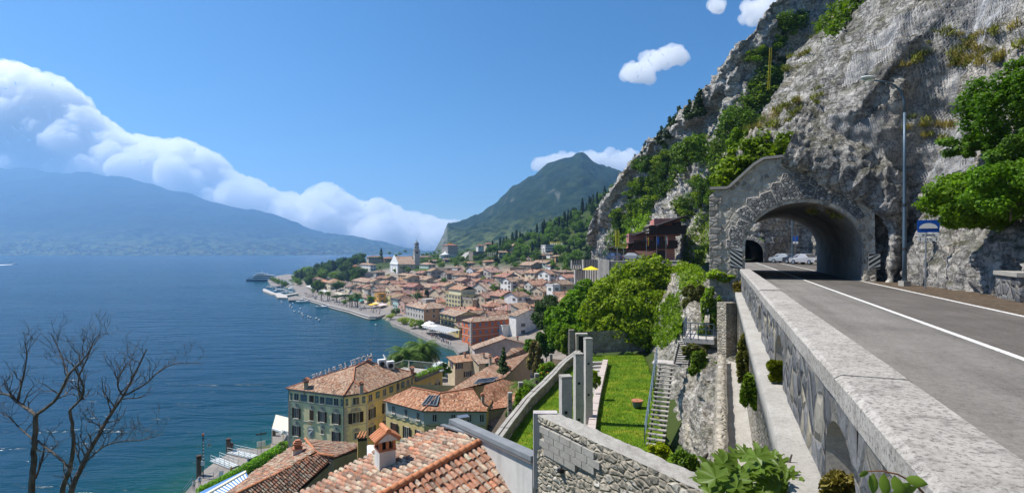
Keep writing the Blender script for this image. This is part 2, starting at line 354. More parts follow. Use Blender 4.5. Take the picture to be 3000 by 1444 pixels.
def water():
    t = NT('water'); p = t.pos(); a = t.n('Attribute', {'attribute_name': 'shore'}).outputs['Fac']
    deep = t.ramp(a, [(0, (.008, .060, .036)), (.12, (.002, .044, .052)), (.35, (.001, .034, .058)), (1, (.001, .032, .066))])
    d = t.n('VectorMath', {'operation': 'LENGTH'}, _0=p).outputs['Value']
    q = t.scale(p, (.045, .17, 1), (0, 0, R(-13))); q2 = t.scale(p, (.3, .85, 1), (0, 0, R(-9)))
    h1 = t.noise(1.0, q2, 4, .6); h2 = t.noise(1.0, q, 3, .5, Distortion=.4); h3 = t.noise(.012, t.scale(p, (.35, 1, 1), (0, 0, R(-6))), 3, .5)
    h = t.math('ADD', t.math('MULTIPLY', h1, .24), t.math('MULTIPLY', h2, 1.45))
    st = t.ramp(h3, [(.35, .6), (.65, 1.0)])
    b = t.n('Bump', None, Height=h, Distance=1.6); t.put(b.inputs['Strength'], st)
    bs = t.n('BsdfPrincipled', None, Base__Color=deep, Roughness=.19, IOR=1.33); bs.inputs['Specular IOR Level'].default_value = .22; t.put(bs.inputs['Normal'], b.outputs[0])
    t.t.links.new(bs.outputs[0], t.out.inputs[0]); MAT['water'] = t.mat
water()
def lawn():
    t = NT('lawn'); p = t.pos(); c = t.ramp(t.noise(.6, p, 6, .7), [(.3, (.05, .12, .008)), (.5, (.12, .21, .010)), (.72, (.30, .28, .03))])
    n = t.noise(40, p, 4, .8); c = t.mix(1.0, c, t.ramp(n, [(.3, .55), (.7, 1.2)]), 'MULTIPLY')
    MAT['lawn'] = t.bsdf(c, .9, t.bump(n, .8, .05), .1)
lawn()
def ground():
    t = NT('ground'); p = t.pos(); tw = t.n('Attribute', {'attribute_name': 'town'}).outputs['Fac']; c = t.mix(tw, t.ramp(t.noise(.05, p, 6, .65), [(.35, (.055, .07, .02)), (.5, (.04, .06, .016)), (.62, (.03, .05, .012))]), t.ramp(t.noise(.12, p, 6, .65), [(.3, (.16, .135, .11)), (.6, (.27, .235, .20))]))
    MAT['ground'] = t.bsdf(c, .95, t.bump(t.noise(2, p, 5), .6, .2), .1)
ground()
def paving():
    t = NT('paving'); p = t.pos(); c = t.ramp(t.noise(.25, p, 5, .6), [(.3, (.19, .17, .155)), (.7, (.29, .265, .24))])
    c = t.mix(t.ramp(t.noise(6, p, 4, .7), [(.4, .25), (.6, 0.0)]), c, (.16, .14, .13)); MAT['paving'] = t.bsdf(c, .9, t.bump(t.noise(9, p), .3, .03), .1)
paving()
def mountain(name, stops, sc, rk=.0):
    t = NT(name); p = t.pos(); c = t.ramp(t.noise(.02*sc, p, 8, .68), stops)
    n = t.noise(.16*sc, p, 5, .75); c = t.mix(1.0, c, t.ramp(n, [(.32, .3), (.68, 1.5)]), 'MULTIPLY')
    if rk:
        gz = t.n('SeparateXYZ', None, Vector=t.n('NewGeometry').outputs['Normal']).outputs[2]
        c = t.mix(t.math('MULTIPLY', t.ramp(gz, [(.45, 1.0), (.66, 0.0)]), t.ramp(t.noise(.012*sc, p, 5, .7), [(.45, 0.0), (.58, rk)])), c, (.36, .34, .31))
    at = t.n('Attribute', {'attribute_name': 'meadow'}).outputs['Fac']; c = t.mix(t.math('MULTIPLY', at, t.ramp(t.noise(.03*sc, p, 4, .7), [(.45, 0.0), (.6, .7)])), c, (.16, .19, .07))
    MAT[name] = t.bsdf(c, .97, t.bump(n, 1.0, 5/sc), .05)
mountain('wooded', [(.3, (.008, .02, .010)), (.5, (.017, .034, .015)), (.7, (.042, .062, .024))], 1.0, .8)
mountain('farwood', [(.3, (.008, .018, .014)), (.5, (.017, .028, .018)), (.7, (.042, .055, .028))], .45, .3)
def cloudmat():
    t = NT('cloud'); v = t.n('VolumePrincipled', None, Color=(1, 1, 1), Density=.0058, Anisotropy=.2); v.inputs['Absorption Color'].default_value = (0, 0, 0, 1); t.t.links.new(v.outputs[0], t.out.inputs['Volume']); MAT['cloud'] = t.mat
    t = NT('cloudthin'); v = t.n('VolumePrincipled', None, Color=(1, 1, 1), Density=.0045, Anisotropy=.25); v.inputs['Absorption Color'].default_value = (0, 0, 0, 1); t.t.links.new(v.outputs[0], t.out.inputs['Volume']); MAT['cloudthin'] = t.mat
cloudmat()
def glassmat():
    t = NT('glass'); p = t.pos(); c = t.ramp(t.noise(.6, p, 3), [(.35, (.012, .014, .017)), (.65, (.05, .055, .06))]); MAT['glass'] = t.bsdf(c, .08, None, .6)
    t = NT('clearglass'); g = t.n('BsdfGlossy', None, Color=(.8, .9, .9), Roughness=.03); tr = t.n('BsdfTransparent', None, Color=(.80, .90, .89))
    m = t.n('MixShader', None, _0=.12, _1=tr, _2=g); t.t.links.new(m.outputs[0], t.out.inputs[0]); MAT['clearglass'] = t.mat
glassmat()
plain('white', (.78, .78, .76), .6); plain('black', (.012, .012, .013), .5); plain('darkmetal', (.06, .065, .07), .45, .6); plain('steel', (.36, .37, .38), .4, .8); plain('bluegrey', (.10, .15, .20), .45, .3)
plain('darkwood', (.035, .02, .014), .7, 0, .3, .4); plain('brownwood', (.10, .05, .03), .7, 0, .3, .4); plain('frame', (.62, .58, .54), .6); plain('stonetrim', (.55, .50, .44), .85); plain('red', (.55, .03, .02), .5); plain('orange', (.8, .16, .02), .5); plain('yellow', (.75, .55, .03), .6)
plain('blue', (.012, .09, .42), .4); plain('signgrey', (.50, .50, .47), .5); plain('greenpaint', (.02, .16, .12), .5); plain('teal', (.015, .30, .27), .8); plain('terracotta', (.42, .17, .09), .8); plain('rubber', (.02, .02, .02), .8); plain('earth', (.16, .12, .085), .95, 0, .1, .5)
plain('skin', (.52, .31, .22), .7); plain('cream', (.66, .60, .45), .8); plain('pinkstone', (.50, .42, .38), .9); plain('fresco', (.13, .19, .22), .9); plain('frescopale', (.46, .46, .40), .9); plain('rust', (.20, .09, .04), .8); plain('yellowsign', (.70, .62, .04), .5); plain('lampwhite', (.62, .65, .63), .3)
plain('netwire', (.33, .34, .36), .6, .3)
plain('pinkcloth', (.62, .33, .33), .9); plain('navy', (.03, .06, .11), .5); plain('cloth_white', (.74, .73, .69), .9); plain('cloth_cream', (.66, .62, .48), .9); plain('cloth_yellow', (.72, .46, .03), .9)
plain('stripeblue', (.10, .22, .46), .9)
leafmat('figleaf', [(0, (.10, .17, .02)), (1, (.15, .23, .03))], .45, .4)
# ---------------------------------------------------------------- the land, the lake, the mountains, the clouds
SHORE = np.array([(-90, -60), (-75, 0), (-62, 50), (-55, 85), (-52, 102), (-46, 114), (-40, 135), (-30, 152), (-20, 164), (-14, 178), (-13, 192), (-20, 206), (-45, 250), (-60, 273), (-78, 306), (-98, 330),
                  (-185, 450), (-200, 478), (-215, 520), (-262, 575), (-300, 640), (-318, 720), (-290, 790), (-225, 900), (-190, 1050), (-200, 1400), (-330, 2300), (-500, 3300)], float)
def shore_dist(X, Y):                 # metres inland from the water's edge, negative over the lake
    p = np.stack([np.asarray(X, float), np.asarray(Y, float)], -1); best = np.full(p.shape[:-1], 1e9); sign = np.ones(p.shape[:-1])
    for a, b in zip(SHORE[:-1], SHORE[1:]):
        d = b-a; t = np.clip(((p-a)*d).sum(-1)/(d*d).sum(), 0, 1); q = a+t[..., None]*d; r = np.linalg.norm(p-q, axis=-1)
        s = np.sign(d[1]*(p[..., 0]-a[0])-d[0]*(p[..., 1]-a[1])); m = r < best-1e-6
        best = np.where(m, r, best); sign = np.where(m, s, sign)
    return best*sign
def ground_z(X, Y):
    X, Y = np.asarray(X, float), np.asarray(Y, float); s = shore_dist(X, Y)
    a = (X+17)*-.59+(Y-203)*.81; m = 1-smooth(120, 330, a)
    far = 1.4+.26*np.clip(s-12, 0, 90)+m*(.35*np.clip(s-102, 0, 60)+.6*np.maximum(s-162, 0))+(1-m)*.12*np.maximum(s-102, 0)
    near = 1.4+np.interp(s, [0, 30, 46, 62, 72, 82, 400], [0, 0, 4, 21, 25, 34, 36])
    k = smooth(165, 215, Y); z = near*(1-k)+far*k
    return np.where(s < 0, np.maximum(-8, s*.5), z)
def drop(x, y):                       # where the line of sight through a pixel meets the ground
    Y = np.concatenate([np.arange(60, 300, .5), np.arange(300, 1600, 1.5)]); X = (x-HX)/F*Y; Z = EYE-(y-HY)/F*Y
    g = np.maximum(ground_z(X, Y), .0); hit = Z <= g
    if hit.any(): k = np.argmax(hit); return np.array((X[k], Y[k], g[k]))
    ok = (Y > 330) & (Y < 620); k = np.argmin(np.where(ok, Z-g, 1e9)); return np.array((X[k], Y[k], Z[k]))
gx, gy = np.meshgrid(np.concatenate([np.arange(-520, -120, 8), np.arange(-120, 130, 4), np.arange(130, 700, 12)]), np.concatenate([np.arange(-60, 640, 4), np.arange(640, 1700, 14)]), indexing='ij')
gz = ground_z(gx, gy); gz = gz-.35+.5*fbm(np.stack([gx*.04, gy*.04, gx*0], -1), 3)*(gz > 3)
g = np.stack([gx, gy, gz], -1)
gr = tag(mesh('ground', g.reshape(-1, 3), grid_faces(*gx.shape), MAT['ground'], sm=True), kind='structure')
town = (1-smooth(100, 125, shore_dist(gx, gy)))*smooth(-1, 1, gz)*(1-smooth(480, 520, gy+gx*.4))*smooth(95, 120, gy)
gr.data.attributes.new('town', 'FLOAT', 'POINT').data.foreach_set('value', town.ravel().astype(np.float32))
# the lake: one sheet to the far shore and beyond
lx = np.concatenate([np.arange(-11000, -400, 250), np.arange(-400, 60, 6), np.arange(60, 2500, 200)]); ly = np.concatenate([np.arange(-100, 760, 6), np.arange(760, 1400, 40), np.arange(1400, 8900, 250)])
X, Y = np.meshgrid(lx, ly, indexing='ij'); lake = mesh('lake', np.stack([X, Y, X*0], -1).reshape(-1, 3), grid_faces(*X.shape), MAT['water'], sm=True); tag(lake, kind='structure')
sd_ = -shore_dist(X, Y).ravel(); av = np.clip(sd_/70, 0, 1); lake.data.attributes.new('shore', 'FLOAT', 'POINT').data.foreach_set('value', av.astype(np.float32))
# far mountain across the lake
def heights(name, xs, ys, zf, mat, meadow=None):
    X, Y = np.meshgrid(xs, ys, indexing='ij'); Z = zf(X, Y)
    o = mesh(name, np.stack([X, Y, Z], -1).reshape(-1, 3), grid_faces(*X.shape), mat, sm=True); tag(o, kind='structure')
    if meadow is not None: o.data.attributes.new('meadow', 'FLOAT', 'POINT').data.foreach_set('value', meadow(X, Y, Z).ravel().astype(np.float32))
    return o
def far_z(X, Y):
    px = HX+X/Y*F; D = 7400.0
    ridge = (HY-np.interp(px, [-900, 0, 150, 300, 450, 600, 760, 850, 950, 1030, 1130, 1200, 1260, 1400], [470, 500, 506, 516, 547, 590, 628, 655, 690, 704, 722, 741, 756, 770]))/F*D+40
    y0 = np.interp(px, [-900, 0, 800, 1300], [4300, 4250, 4700, 5500]); t = (Y-y0)/(D-y0)
    p = np.interp(t, [-.3, 0, .08, .22, .35, .6, 1, 1.6], [-.12, 0, .045, .12, .22, .5, 1, .45])
    n = fbm(np.stack([X/620, Y/620, X*0], -1), 5); r = ridged(np.stack([X/780, Y/1050, X*0+3], -1), 4)
    return ridge*p+np.clip(t, 0, 1)*(1-np.clip(t, 0, 1)*.75)*(n*270+r*110)+np.clip(t*8, 0, 1)*18*noise(np.stack([X/90, Y/90, X*0], -1))*(t < 1)-4*(t < 0)
far = heights('far_mountain', np.linspace(-11500, 200, 330), np.linspace(4100, 8700, 170), far_z, MAT['farwood'], lambda X, Y, Z: 1-smooth(90, 380, Z))
# the wooded mountain behind the town
SIL = np.array([(1200, 800), (1262, 760), (1275, 735), (1295, 705), (1312, 668), (1345, 664), (1400, 649), (1432, 628), (1470, 600), (1515, 560), (1560, 528), (1600, 502), (1660, 478), (1705, 465), (1760, 488), (1830, 520), (1920, 560), (2050, 640), (2300, 720)], float)
def mid_z(X, Y):
    D = 2500.0; px = HX+X/np.maximum(Y, 300)*F; ridge = (HY-np.interp(px, SIL[:, 0], SIL[:, 1]))/F*D+40
    t = (Y-1150)/(D-1150); p = np.interp(t, [-.4, 0, .25, .5, .75, 1, 1.5], [.02, .08, .25, .45, .7, 1, .7])
    n = fbm(np.stack([X/260, Y/260, X*0+9], -1), 5); r = ridged(np.stack([X/300, Y/520, X*0+5], -1), 4)
    tt = np.clip(t, 0, 1); z = ridge*p+tt*(1-tt*.72)*(n*150+r*75)*np.clip(ridge/200, 0, 1)+14*noise(np.stack([X/38, Y/38, X*0], -1))*np.clip(ridge/120, 0, 1)
    return np.where(ridge < -20, -30, z)
heights('wooded_mountain', np.linspace(-560, 1300, 350), np.linspace(900, 3000, 200), mid_z, MAT['wooded'], lambda X, Y, Z: 1-smooth(40, 200, Z))
# haze: the air over the lake
hz = NT('haze'); pv = hz.n('VolumePrincipled', None, Color=(.31, .60, 1.0), Density=1.2e-4, Anisotropy=.35); pv.inputs['Absorption Color'].default_value = (0, 0, 0, 1)
hz.t.links.new(pv.outputs[0], hz.out.inputs['Volume'])
hb = MB().box((-2500, 4400, 605), (24000, 9200, 1230)); ho = hb.build('haze', hz.mat); tag(ho, kind='stuff')
# clouds
def ico(n):
    import bmesh
    b = bmesh.new(); bmesh.ops.create_icosphere(b, subdivisions=n, radius=1); b.verts.ensure_lookup_table()
    v = np.array([q.co[:] for q in b.verts]); f = np.array([[q.index for q in p.verts] for p in b.faces]); b.free(); return v, f
ICO4, ICO3, ICO2 = ico(5), ico(4), ico(2)
def cloud(name, label, blobs, seed, D, lo=None, vox=24.0):
    """blobs: (x px, y px, r px, z stretch); fused into one billowing body"""
    r_ = np.random.default_rng(seed); V, Fc, o = [], [], 0
    for x, y, rp, sq, *of in blobs:
        Y = D+r_.uniform(-.5, .5)*600+(of[0] if of else 0); c = P(x, y, Y); rad = rp/F*Y; v, f = ICO3 if rp > 30 else ICO2
        V.append(v*np.array((1, 1, sq))*rad+c); Fc.append(f+o); o += len(v)
    tmp = mesh('cloud_source', np.concatenate(V), np.concatenate(Fc), MAT['cloud']); md = tmp.modifiers.new('m', 'REMESH'); md.mode = 'VOXEL'; md.voxel_size = vox
    m = bpy.data.meshes.new_from_object(tmp.evaluated_get(bpy.context.evaluated_depsgraph_get())); bpy.data.objects.remove(tmp)
    n = len(m.vertices); q = np.empty(n*3); m.vertices.foreach_get('co', q); q = q.reshape(-1, 3); nn = np.empty(n*3); m.vertices.foreach_get('normal', nn); nn = nn.reshape(-1, 3)
    k = min(vox/14, 1.7); d = 50*(1-2.6*np.abs(noise(q/(270*k)+3)))+56*(1-2.6*np.abs(noise(q/(130*k)+7)))+36*(1-2.6*np.abs(noise(q/(64*k)+1)))+16*(1-2.6*np.abs(noise(q/(32*k))))
    q = q+nn*(d*k)[:, None]; m.vertices.foreach_set('co', q.ravel()); m.polygons.foreach_set('use_smooth', np.ones(len(m.polygons), bool)); m.update()
    tmp = obj('cloud_source', m); md = tmp.modifiers.new('m', 'REMESH'); md.mode = 'VOXEL'; md.voxel_size = vox*.92
    m = bpy.data.meshes.new_from_object(tmp.evaluated_get(bpy.context.evaluated_depsgraph_get())); bpy.data.objects.remove(tmp)
    n = len(m.vertices); q = np.empty(n*3); m.vertices.foreach_get('co', q); q = q.reshape(-1, 3); nn = np.empty(n*3); m.vertices.foreach_get('normal', nn); nn = nn.reshape(-1, 3); s = vox/24
    q = q+nn*(26*(1-2.8*np.abs(noise(q/(150*s)+4)))+20*(1-2.8*np.abs(noise(q/(80*s)+9)))+10*(1-2.8*np.abs(noise(q/(42*s)+6))))[:, None]*s; m.vertices.foreach_set('co', q.ravel()); m.polygons.foreach_set('use_smooth', np.ones(len(m.polygons), bool)); m.update()
    m.materials.clear(); m.materials.append(MAT['cloud'])
    ob = obj(name, m); tag(ob, label, 'cloud', 'clouds', 'stuff')
    return ob
TOPX = [-250, 0, 60, 95, 150, 205, 240, 300, 340, 420, 455, 540, 600, 640, 680, 760, 830, 880, 905, 935, 965, 1010, 1060, 1110, 1150, 1200, 1260, 1330]
TOPY = [150, 205, 208, 245, 250, 275, 335, 370, 405, 425, 430, 432, 460, 500, 525, 560, 588, 605, 610, 562, 560, 595, 620, 602, 625, 645, 660, 668]
BOTX, BOTY = [-250, 0, 300, 500, 800, 1200, 1330], [540, 540, 560, 600, 672, 752, 752]
r_ = np.random.default_rng(21); bl = []
for x in np.arange(-220, 1330, 14):
    t, b = np.interp(x, TOPX, TOPY), np.interp(x, BOTX, BOTY); H = b-t
    rr = min(H*.26, 46)*r_.uniform(.65, 1.1); bl.append((x, t+rr*1.3, rr, 1))
    for k in range(int(3+H/38)):
        rr = min(H*.3, 62)*r_.uniform(.5, 1.0); bl.append((x+r_.uniform(-14, 14), t+rr*1.25+r_.uniform(0, 1)*max(H-rr*1.6, 1), rr, r_.uniform(.6, .9)))
    for k in range(2):
        rr = min(H*.1, 15)*r_.uniform(.5, 1.1); bl.append((x+r_.uniform(-12, 12), t+rr*r_.uniform(.9, 4), rr, 1))
bl += [(x+r_.uniform(-5, 5), y, 23, .9) for x in np.arange(-220, 1330, 16) for y in np.arange(np.interp(x, TOPX, TOPY)+34, np.interp(x, BOTX, BOTY), 19)]
bl += [(120, 262, 26, .6), (150, 258, 22, .6), (172, 268, 15, .6), (195, 276, 9, .6), (90, 275, 30, .7), (40, 235, 26, .9), (70, 232, 20, .8), (10, 230, 24, .9), (250, 365, 9, .6), (330, 388, 6, .5), (345, 398, 5, .5)]
for k in range(120):
    x = r_.uniform(-200, 1300); t, b = np.interp(x, TOPX, TOPY), np.interp(x, BOTX, BOTY); bl.append((x, t+(b-t)*r_.uniform(.3, .95), r_.uniform(9, 26)*min(1, (b-t)/120), .8, -r_.uniform(420, 760)))
cloud('cloud_bank', 'long white cumulus bank lying along the far ridge', bl, 5, 10800, lambda px: np.interp(px, BOTX, BOTY))
def puff(name, label, pts, seed, D=10800):
    rr = np.random.default_rng(seed); b = []
    for (x, y, r) in pts:
        for k in range(26): b.append((x+rr.normal()*r*.9, y+rr.normal()*r*.38, r*rr.uniform(.12, .42), .8))
    o = cloud(name, label, b, seed, D, None, 12.0); o.data.materials[0] = MAT['cloudthin']
puff('cloud', 'thin flat cloud behind the summit of the wooded mountain', [(1600, 482, 14), (1640, 476, 16), (1680, 470, 18), (1735, 470, 16)], 3)
puff('cloud', 'white cloud between the summit and the cliff', [(1790, 480, 24), (1830, 475, 30), (1850, 500, 26), (1870, 480, 20)], 4)
puff('cloud', 'lone white cloud high beside the cliff', [(1850, 222, 13), (1885, 205, 20), (1920, 180, 22), (1965, 165, 22), (1985, 170, 12), (1895, 228, 8)], 6, 10800)
puff('cloud', 'cloud peeping over the top of the cliff', [(2215, 30, 20), (2260, 20, 30), (2240, 55, 20), (2105, 20, 12)], 8, 10800)
# ---------------------------------------------------------------- cliff, road, tunnel
def sheet(name, net, nu, nv, mat, amp=1.0, sc=1.0, hole=None, seed=0, kind='structure', flat=None):
    g = catmull(net, nu); g = np.swapaxes(catmull(np.swapaxes(g, 0, 1), nv), 0, 1)
    n = grid_normals(g); q = g*sc+seed*31.7
    d = amp*(1.5*fbm(q*np.array((.09, .09, .06)), 3)+1.5*(ridged(q*np.array((.16, .16, .11))+5, 4, .55)-.9)*.55+.35*(ridged(q*.55+2, 3)-.8)+.14*(ridged(q*1.7+8, 3)-.8))
    qq = q@np.array(((.8, -.3, .5), (.3, .9, .2), (-.5, .1, .85))); d = d+amp*(.75*(cellval(qq*np.array((1, 1, .6)), .28, seed)-.5)+.42*(cellval(qq*np.array((1, 1, .55)), .8, seed+1)-.5)+.2*(cellval(qq, 2.1, seed+2)-.5))
    # joints: step the surface so that it breaks into facets
    st = noise(q*.22+40)*3; d = d+amp*.35*(np.abs(st-np.round(st))*2-.5)
    if flat is not None: d = d*flat(g)
    g = g+n*d[..., None]; f = grid_faces(nu, nv)
    if hole is not None:
        c = g.reshape(-1, 3)[f].mean(1); f = f[~hole(c)]
    o = mesh(name, g.reshape(-1, 3), f, mat, sm=False); tag(o, kind=kind); SHEETS[o.name] = g
    return o
SHEETS = {}
TP = 41.3                                             # where the tunnel mouth stands along the road
pf = PZ(2525, 823, RZ); TP = float(np.dot(pf, RT)); DR = float(np.dot(pf, RD)); DL = DR-6.75; TC = (DL+DR)/2      # tunnel jambs
def in_tunnel(c):
    t, d, h = c@RT, c@RD, c[:, 2]-RZ
    return (t > TP-4) & (d > DL-.5) & (d < DR+.3) & (h < 5.3-np.maximum(0, np.abs(d-TC)-2.0)*.9) & (h > -2) | (t > TP+3) & (d > DL-.6) & (d < DR+.6) & (h < 5)
T2 = road(TP+56, 3.6)
def in_second(c): q = c-T2; return (np.abs(q@RD) < 2.9) & (c[:, 2]-RZ < 4.2) & (c[:, 2]-RZ > -1.5)
# near cliff: beside the road, then round over the tunnel
net = []
hs = [-2, 1.5, 4, 7, 11, 16, 22, 30, 40]
lean = [0, .3, 1.2, 2.2, 3.2, 5.0, 7.6, 11, 16]
for t, d0 in [(-14, 13.5), (-4, 12.0), (5, 11.2), (12, 10.9), (18, 10.7), (24, 10.6), (29, 10.4), (33.5, 9.9), (36, 9.4), (37.5, 9.0)]:
    net.append([road(t+l*.15, d0+l*(1.0+.12*math.sin(t*.5)), h) for h, l in zip(hs, lean)])
colR = np.array([road(TP+a_, 8.2+b_, h) for h, a_, b_ in zip(hs, (-.15, -.15, -.3, -1.0, -.9, .2, 1.8, 4, 7), (.3, .3, .5, .3, .7, 2.2, 4.4, 7, 11))])
colL = np.array([P(2090, 1000, 36.9), P(2090, 700, 36.9), P(2100, 575, 36.7), P(2142, 485, 36.9), P(2178, 415, 37.8), P(2240, 305, 41), P(2305, 190, 46), P(2410, 60, 52), P(2560, -170, 60)])
for u in (.0, .3, .6, .85, 1.0):
    net.append(list(colR*(1-u)+colL*u+(RT*-1.2*math.sin(u*math.pi)*np.array([0, 0, 0, 0, .3, 1, 1, 1, 1])[:, None])))
net.append([q+RT*5+RD*2.0 for q in colL]); net.append([q+RT*14+RD*6 for q in colL])
sheet('cliff', net, 420, 260, MAT['rock'], .62, 1.0, in_tunnel, 1)
# middle cliff: from beside the tunnel to behind the pink hotel
net = []
for (x, y, Y), top in [((2560, 740, 100), (2600, -400)), ((2420, 740, 96), (2450, -250)), ((2300, 745, 93), (2340, -80)), ((2200, 750, 91), (2255, 30)), ((2130, 760, 92), (2165, 135)), ((2080, 765, 96), (2112, 215)), ((2035, 768, 104), (2065, 285)), ((1995, 772, 113), (1990, 335)), ((1950, 775, 122), (1950, 372)), ((1900, 772, 130), (1900, 420)), ((1850, 770, 140), (1852, 490)), ((1800, 770, 152), (1800, 590))]:
    b = P(x, y, Y); a = P(top[0], top[1], Y*1.10); c = []
    for k, u in enumerate((0, .2, .4, .6, .8, 1.0)):
        q = b*(1-u)+a*u; q[0] += math.sin(u*math.pi)*Y*.01*math.sin(k*2+x); c.append(q)
    back = a+np.array((Y*.35, Y*.18, Y*.10)); c.append(back); net.append(c)
sheet('cliff_face', net, 260, 150, MAT['rock'], 1.5, .8, in_second, 2)
# farther buttresses over the town
for k, (pts, seed) in enumerate([([((1890, 790, 150), (1880, 470)), ((1850, 790, 152), (1832, 500)), ((1815, 795, 156), (1806, 560)), ((1795, 800, 165), (1785, 610)), ((1790, 800, 185), (1785, 640))], 3),
                                 ([((1840, 790, 188), (1830, 560)), ((1800, 795, 190), (1790, 560)), ((1760, 800, 196), (1752, 640)), ((1737, 800, 205), (1742, 690)), ((1735, 800, 225), (1745, 700))], 4)]):
    net = []
    for (x, y, Y), top in pts:
        b = P(x, y, Y); a = P(top[0], top[1], Y*1.05); c = [b*(1-u)+a*u for u in (0, .25, .5, .75, 1)]; c.append(a+np.array((Y*.3, Y*.2, Y*.06))); net.append(c)
    sheet('rock_buttress', net, 90, 90, MAT['rockfar'], 2.0, .6, None, seed)
# rock closing over the right shoulder of the tunnel mouth
net = []
for x, y in [(2300, 446), (2345, 462), (2400, 486), (2450, 508), (2505, 534), (2560, 566), (2602, 615), (2618, 690), (2612, 770), (2606, 840)]:
    c = [on_plane(x-dx*k, y+dy*k, road(TP+tt, 0), RT) for k, tt, dx, dy in ((1, -.5, 8, 24), (.6, -.95, 8, 24), (0, -1.15, 0, 0), (-1, -1.0, 14, 34), (-2, -.2, 16, 40), (-3, 2.2, 18, 46))]; net.append(c)
sheet('overhang_rock', net, 150, 46, MAT['rock'], .34, 1.3, None, 12)
# steep rock under the road, beside the garden
net = []
for (bx, by, bz_), t, dd_, hh in [((3.5, 9, 27), 8, -.62, -5.6), ((6.2, 15, 27.6), 15, -.66, -5.4), ((8.6, 21, 28), 21, -.75, -5.2), ((9.7, 28, 28), 28, -.85, -4.9), ((10.4, 32, 28), 33, -1.0, -4.7), ((11.2, 36, 28), 37.5, -1.6, -4.3), ((12.2, 41, 28), 42, -2.2, -2.6), ((13.2, 47, 28), 48, -3.0, -1.4), ((14.8, 54, 28.4), 56, -4.4, -.7), ((16, 60, 29), 64, -6, -.4), ((18, 75, 28), 78, -9.5, -.4), ((20, 95, 27), 98, -15.5, -.4)]:
    b, a = np.array((bx, by, bz_), float), road(t, dd_, hh); c = [b*(1-u)+a*u+np.array((-1, -.3, 0))*math.sin(max(u, 0)*math.pi)*.35 for u in (-.25, 0, .3, .6, .85, 1.0)]; c.append(a+np.array((3, .3, .3))); net.append(c)
sheet('rock_slope', net, 170, 110, MAT['rockpale'], .42, 1.7, lambda c: in_tunnel(c), 6)
# ---- road
def road_sheet(name, pts, mat, h):
    v = [p for q in pts for p in q]; n = len(pts)
    o = mesh(name, v, [(2*i, 2*i+1, 2*i+3, 2*i+2) for i in range(n-1)], mat); tag(o, kind='structure'); return o
def cline(t):                                         # the road bends left beyond the tunnel
    s = max(0, t-92); return -s*s*.009 if s < 34 else -(34*34*.009+(s-34)*.612)
ts = [-16, 0, 10, 20, 30, 40, 50, 58, 64, 70, 76, 82, 88, 94, 102, 112, 120]
road_sheet('road', [(road(t, 1.5+cline(t)-(.5 if t > 45 else 0), 0), road(t, (11.5 if t < 45 else 13)+cline(t), 0)) for t in ts], MAT['asphalt'], 0)
W = .075
for nm, d in (('centre_line', 4.87), ('edge_line', 8.05)):
    q = [(road(t, d-W+cline(t), .005), road(t, d+W+cline(t), .005)) for t in np.arange(-14, 96, 1.0)]
    road_sheet(nm, q, MAT['roadpaint'], 0)
q = [(road(t, DR-.05+(t < TP)*0, .004), road(t, DR+2.6, .012)) for t in np.linspace(4, TP-.3, 12)]
road_sheet('verge', q, MAT['earth'], 0)
# ---- tunnel
tun = thing('tunnel', 'road tunnel with a rough stone portal cut through the cliff', 'tunnel', road(TP, TC))
arch = []                                             # opening in the plane of the portal: (d, h)
for a in np.linspace(0, math.pi, 33):
    arch.append((TC+3.375*math.cos(a), 2.1+2.95*math.sin(a)))
arch = [(DR, -.1), (DR, 1.0)]+arch+[(DL, 1.0), (DL, -.1)]
def ppt(d, h, t=0): return road(TP+t, d, h)
lin = [[ppt(d*1.0, h, t) for d, h in arch] for t in np.linspace(.0, 17, 9)]
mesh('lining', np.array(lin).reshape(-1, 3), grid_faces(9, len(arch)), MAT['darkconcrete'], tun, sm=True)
out = []                                              # outline of the stone front, from photo points on its plane
for x, y in [(2560, 1000), (2555, 566), (2440, 512), (2341, 462), (2235, 474), (2206, 492), (2133, 558), (2080, 560), (2080, 1000)]:
    p = on_plane(x, y, road(TP, 0), RT); out.append((float(p@RD), float(p[2]-RZ)))
# front: strip between opening and outline
def outer(u):                                         # point on the outline at angle from the opening's centre
    c = np.array((TC, 1.0)); dv = np.array((math.cos(u), math.sin(u))); best = 30
    for a, b in zip(out[:-1], out[1:]):
        a, b = np.array(a)-c, np.array(b)-c; e = b-a; den = dv[0]*e[1]-dv[1]*e[0]
        if abs(den) < 1e-9: continue
        r = (a[0]*e[1]-a[1]*e[0])/den; s = (a[0]*dv[1]-a[1]*dv[0])/den
        if r > 0 and -1e-6 <= s <= 1+1e-6: best = min(best, r)
    return c+dv*best
inn = arch; ring = []
for d, h in inn:
    u = math.atan2(h-1.0, d-TC); o_ = outer(u) if h > 1.001 else np.array((out[0][0] if d > TC else out[-1][0], h if h > .5 else -6 if d < TC else -.5))
    ring.append(o_)
K = 9; v = []
for k in range(K):
    for (d, h), o_ in zip(inn, ring):
        u = k/(K-1); dd, hh = d*(1-u)+o_[0]*u, h*(1-u)+o_[1]*u; v.append(ppt(dd, hh, -.55+.03*noise(np.array([[dd*1.3, hh*1.3, 3.0]]))[0]))
fr = mesh('portal_front', v, grid_faces(K, len(inn)), MAT['portalstone'], tun)
# soffit thickness
v = [ppt(d, h, t) for t in (-.55, .02) for d, h in inn]; mesh('arch_soffit', v, grid_faces(2, len(inn)), MAT['portalstone'], tun)
# left flank of the front
v = [ppt(out[-2][0], h, t) for h in (-6, out[-2][1]) for t in (-.55, 5)]; mesh('portal_side', v, [(0, 1, 3, 2)], MAT['portalstone'], tun)
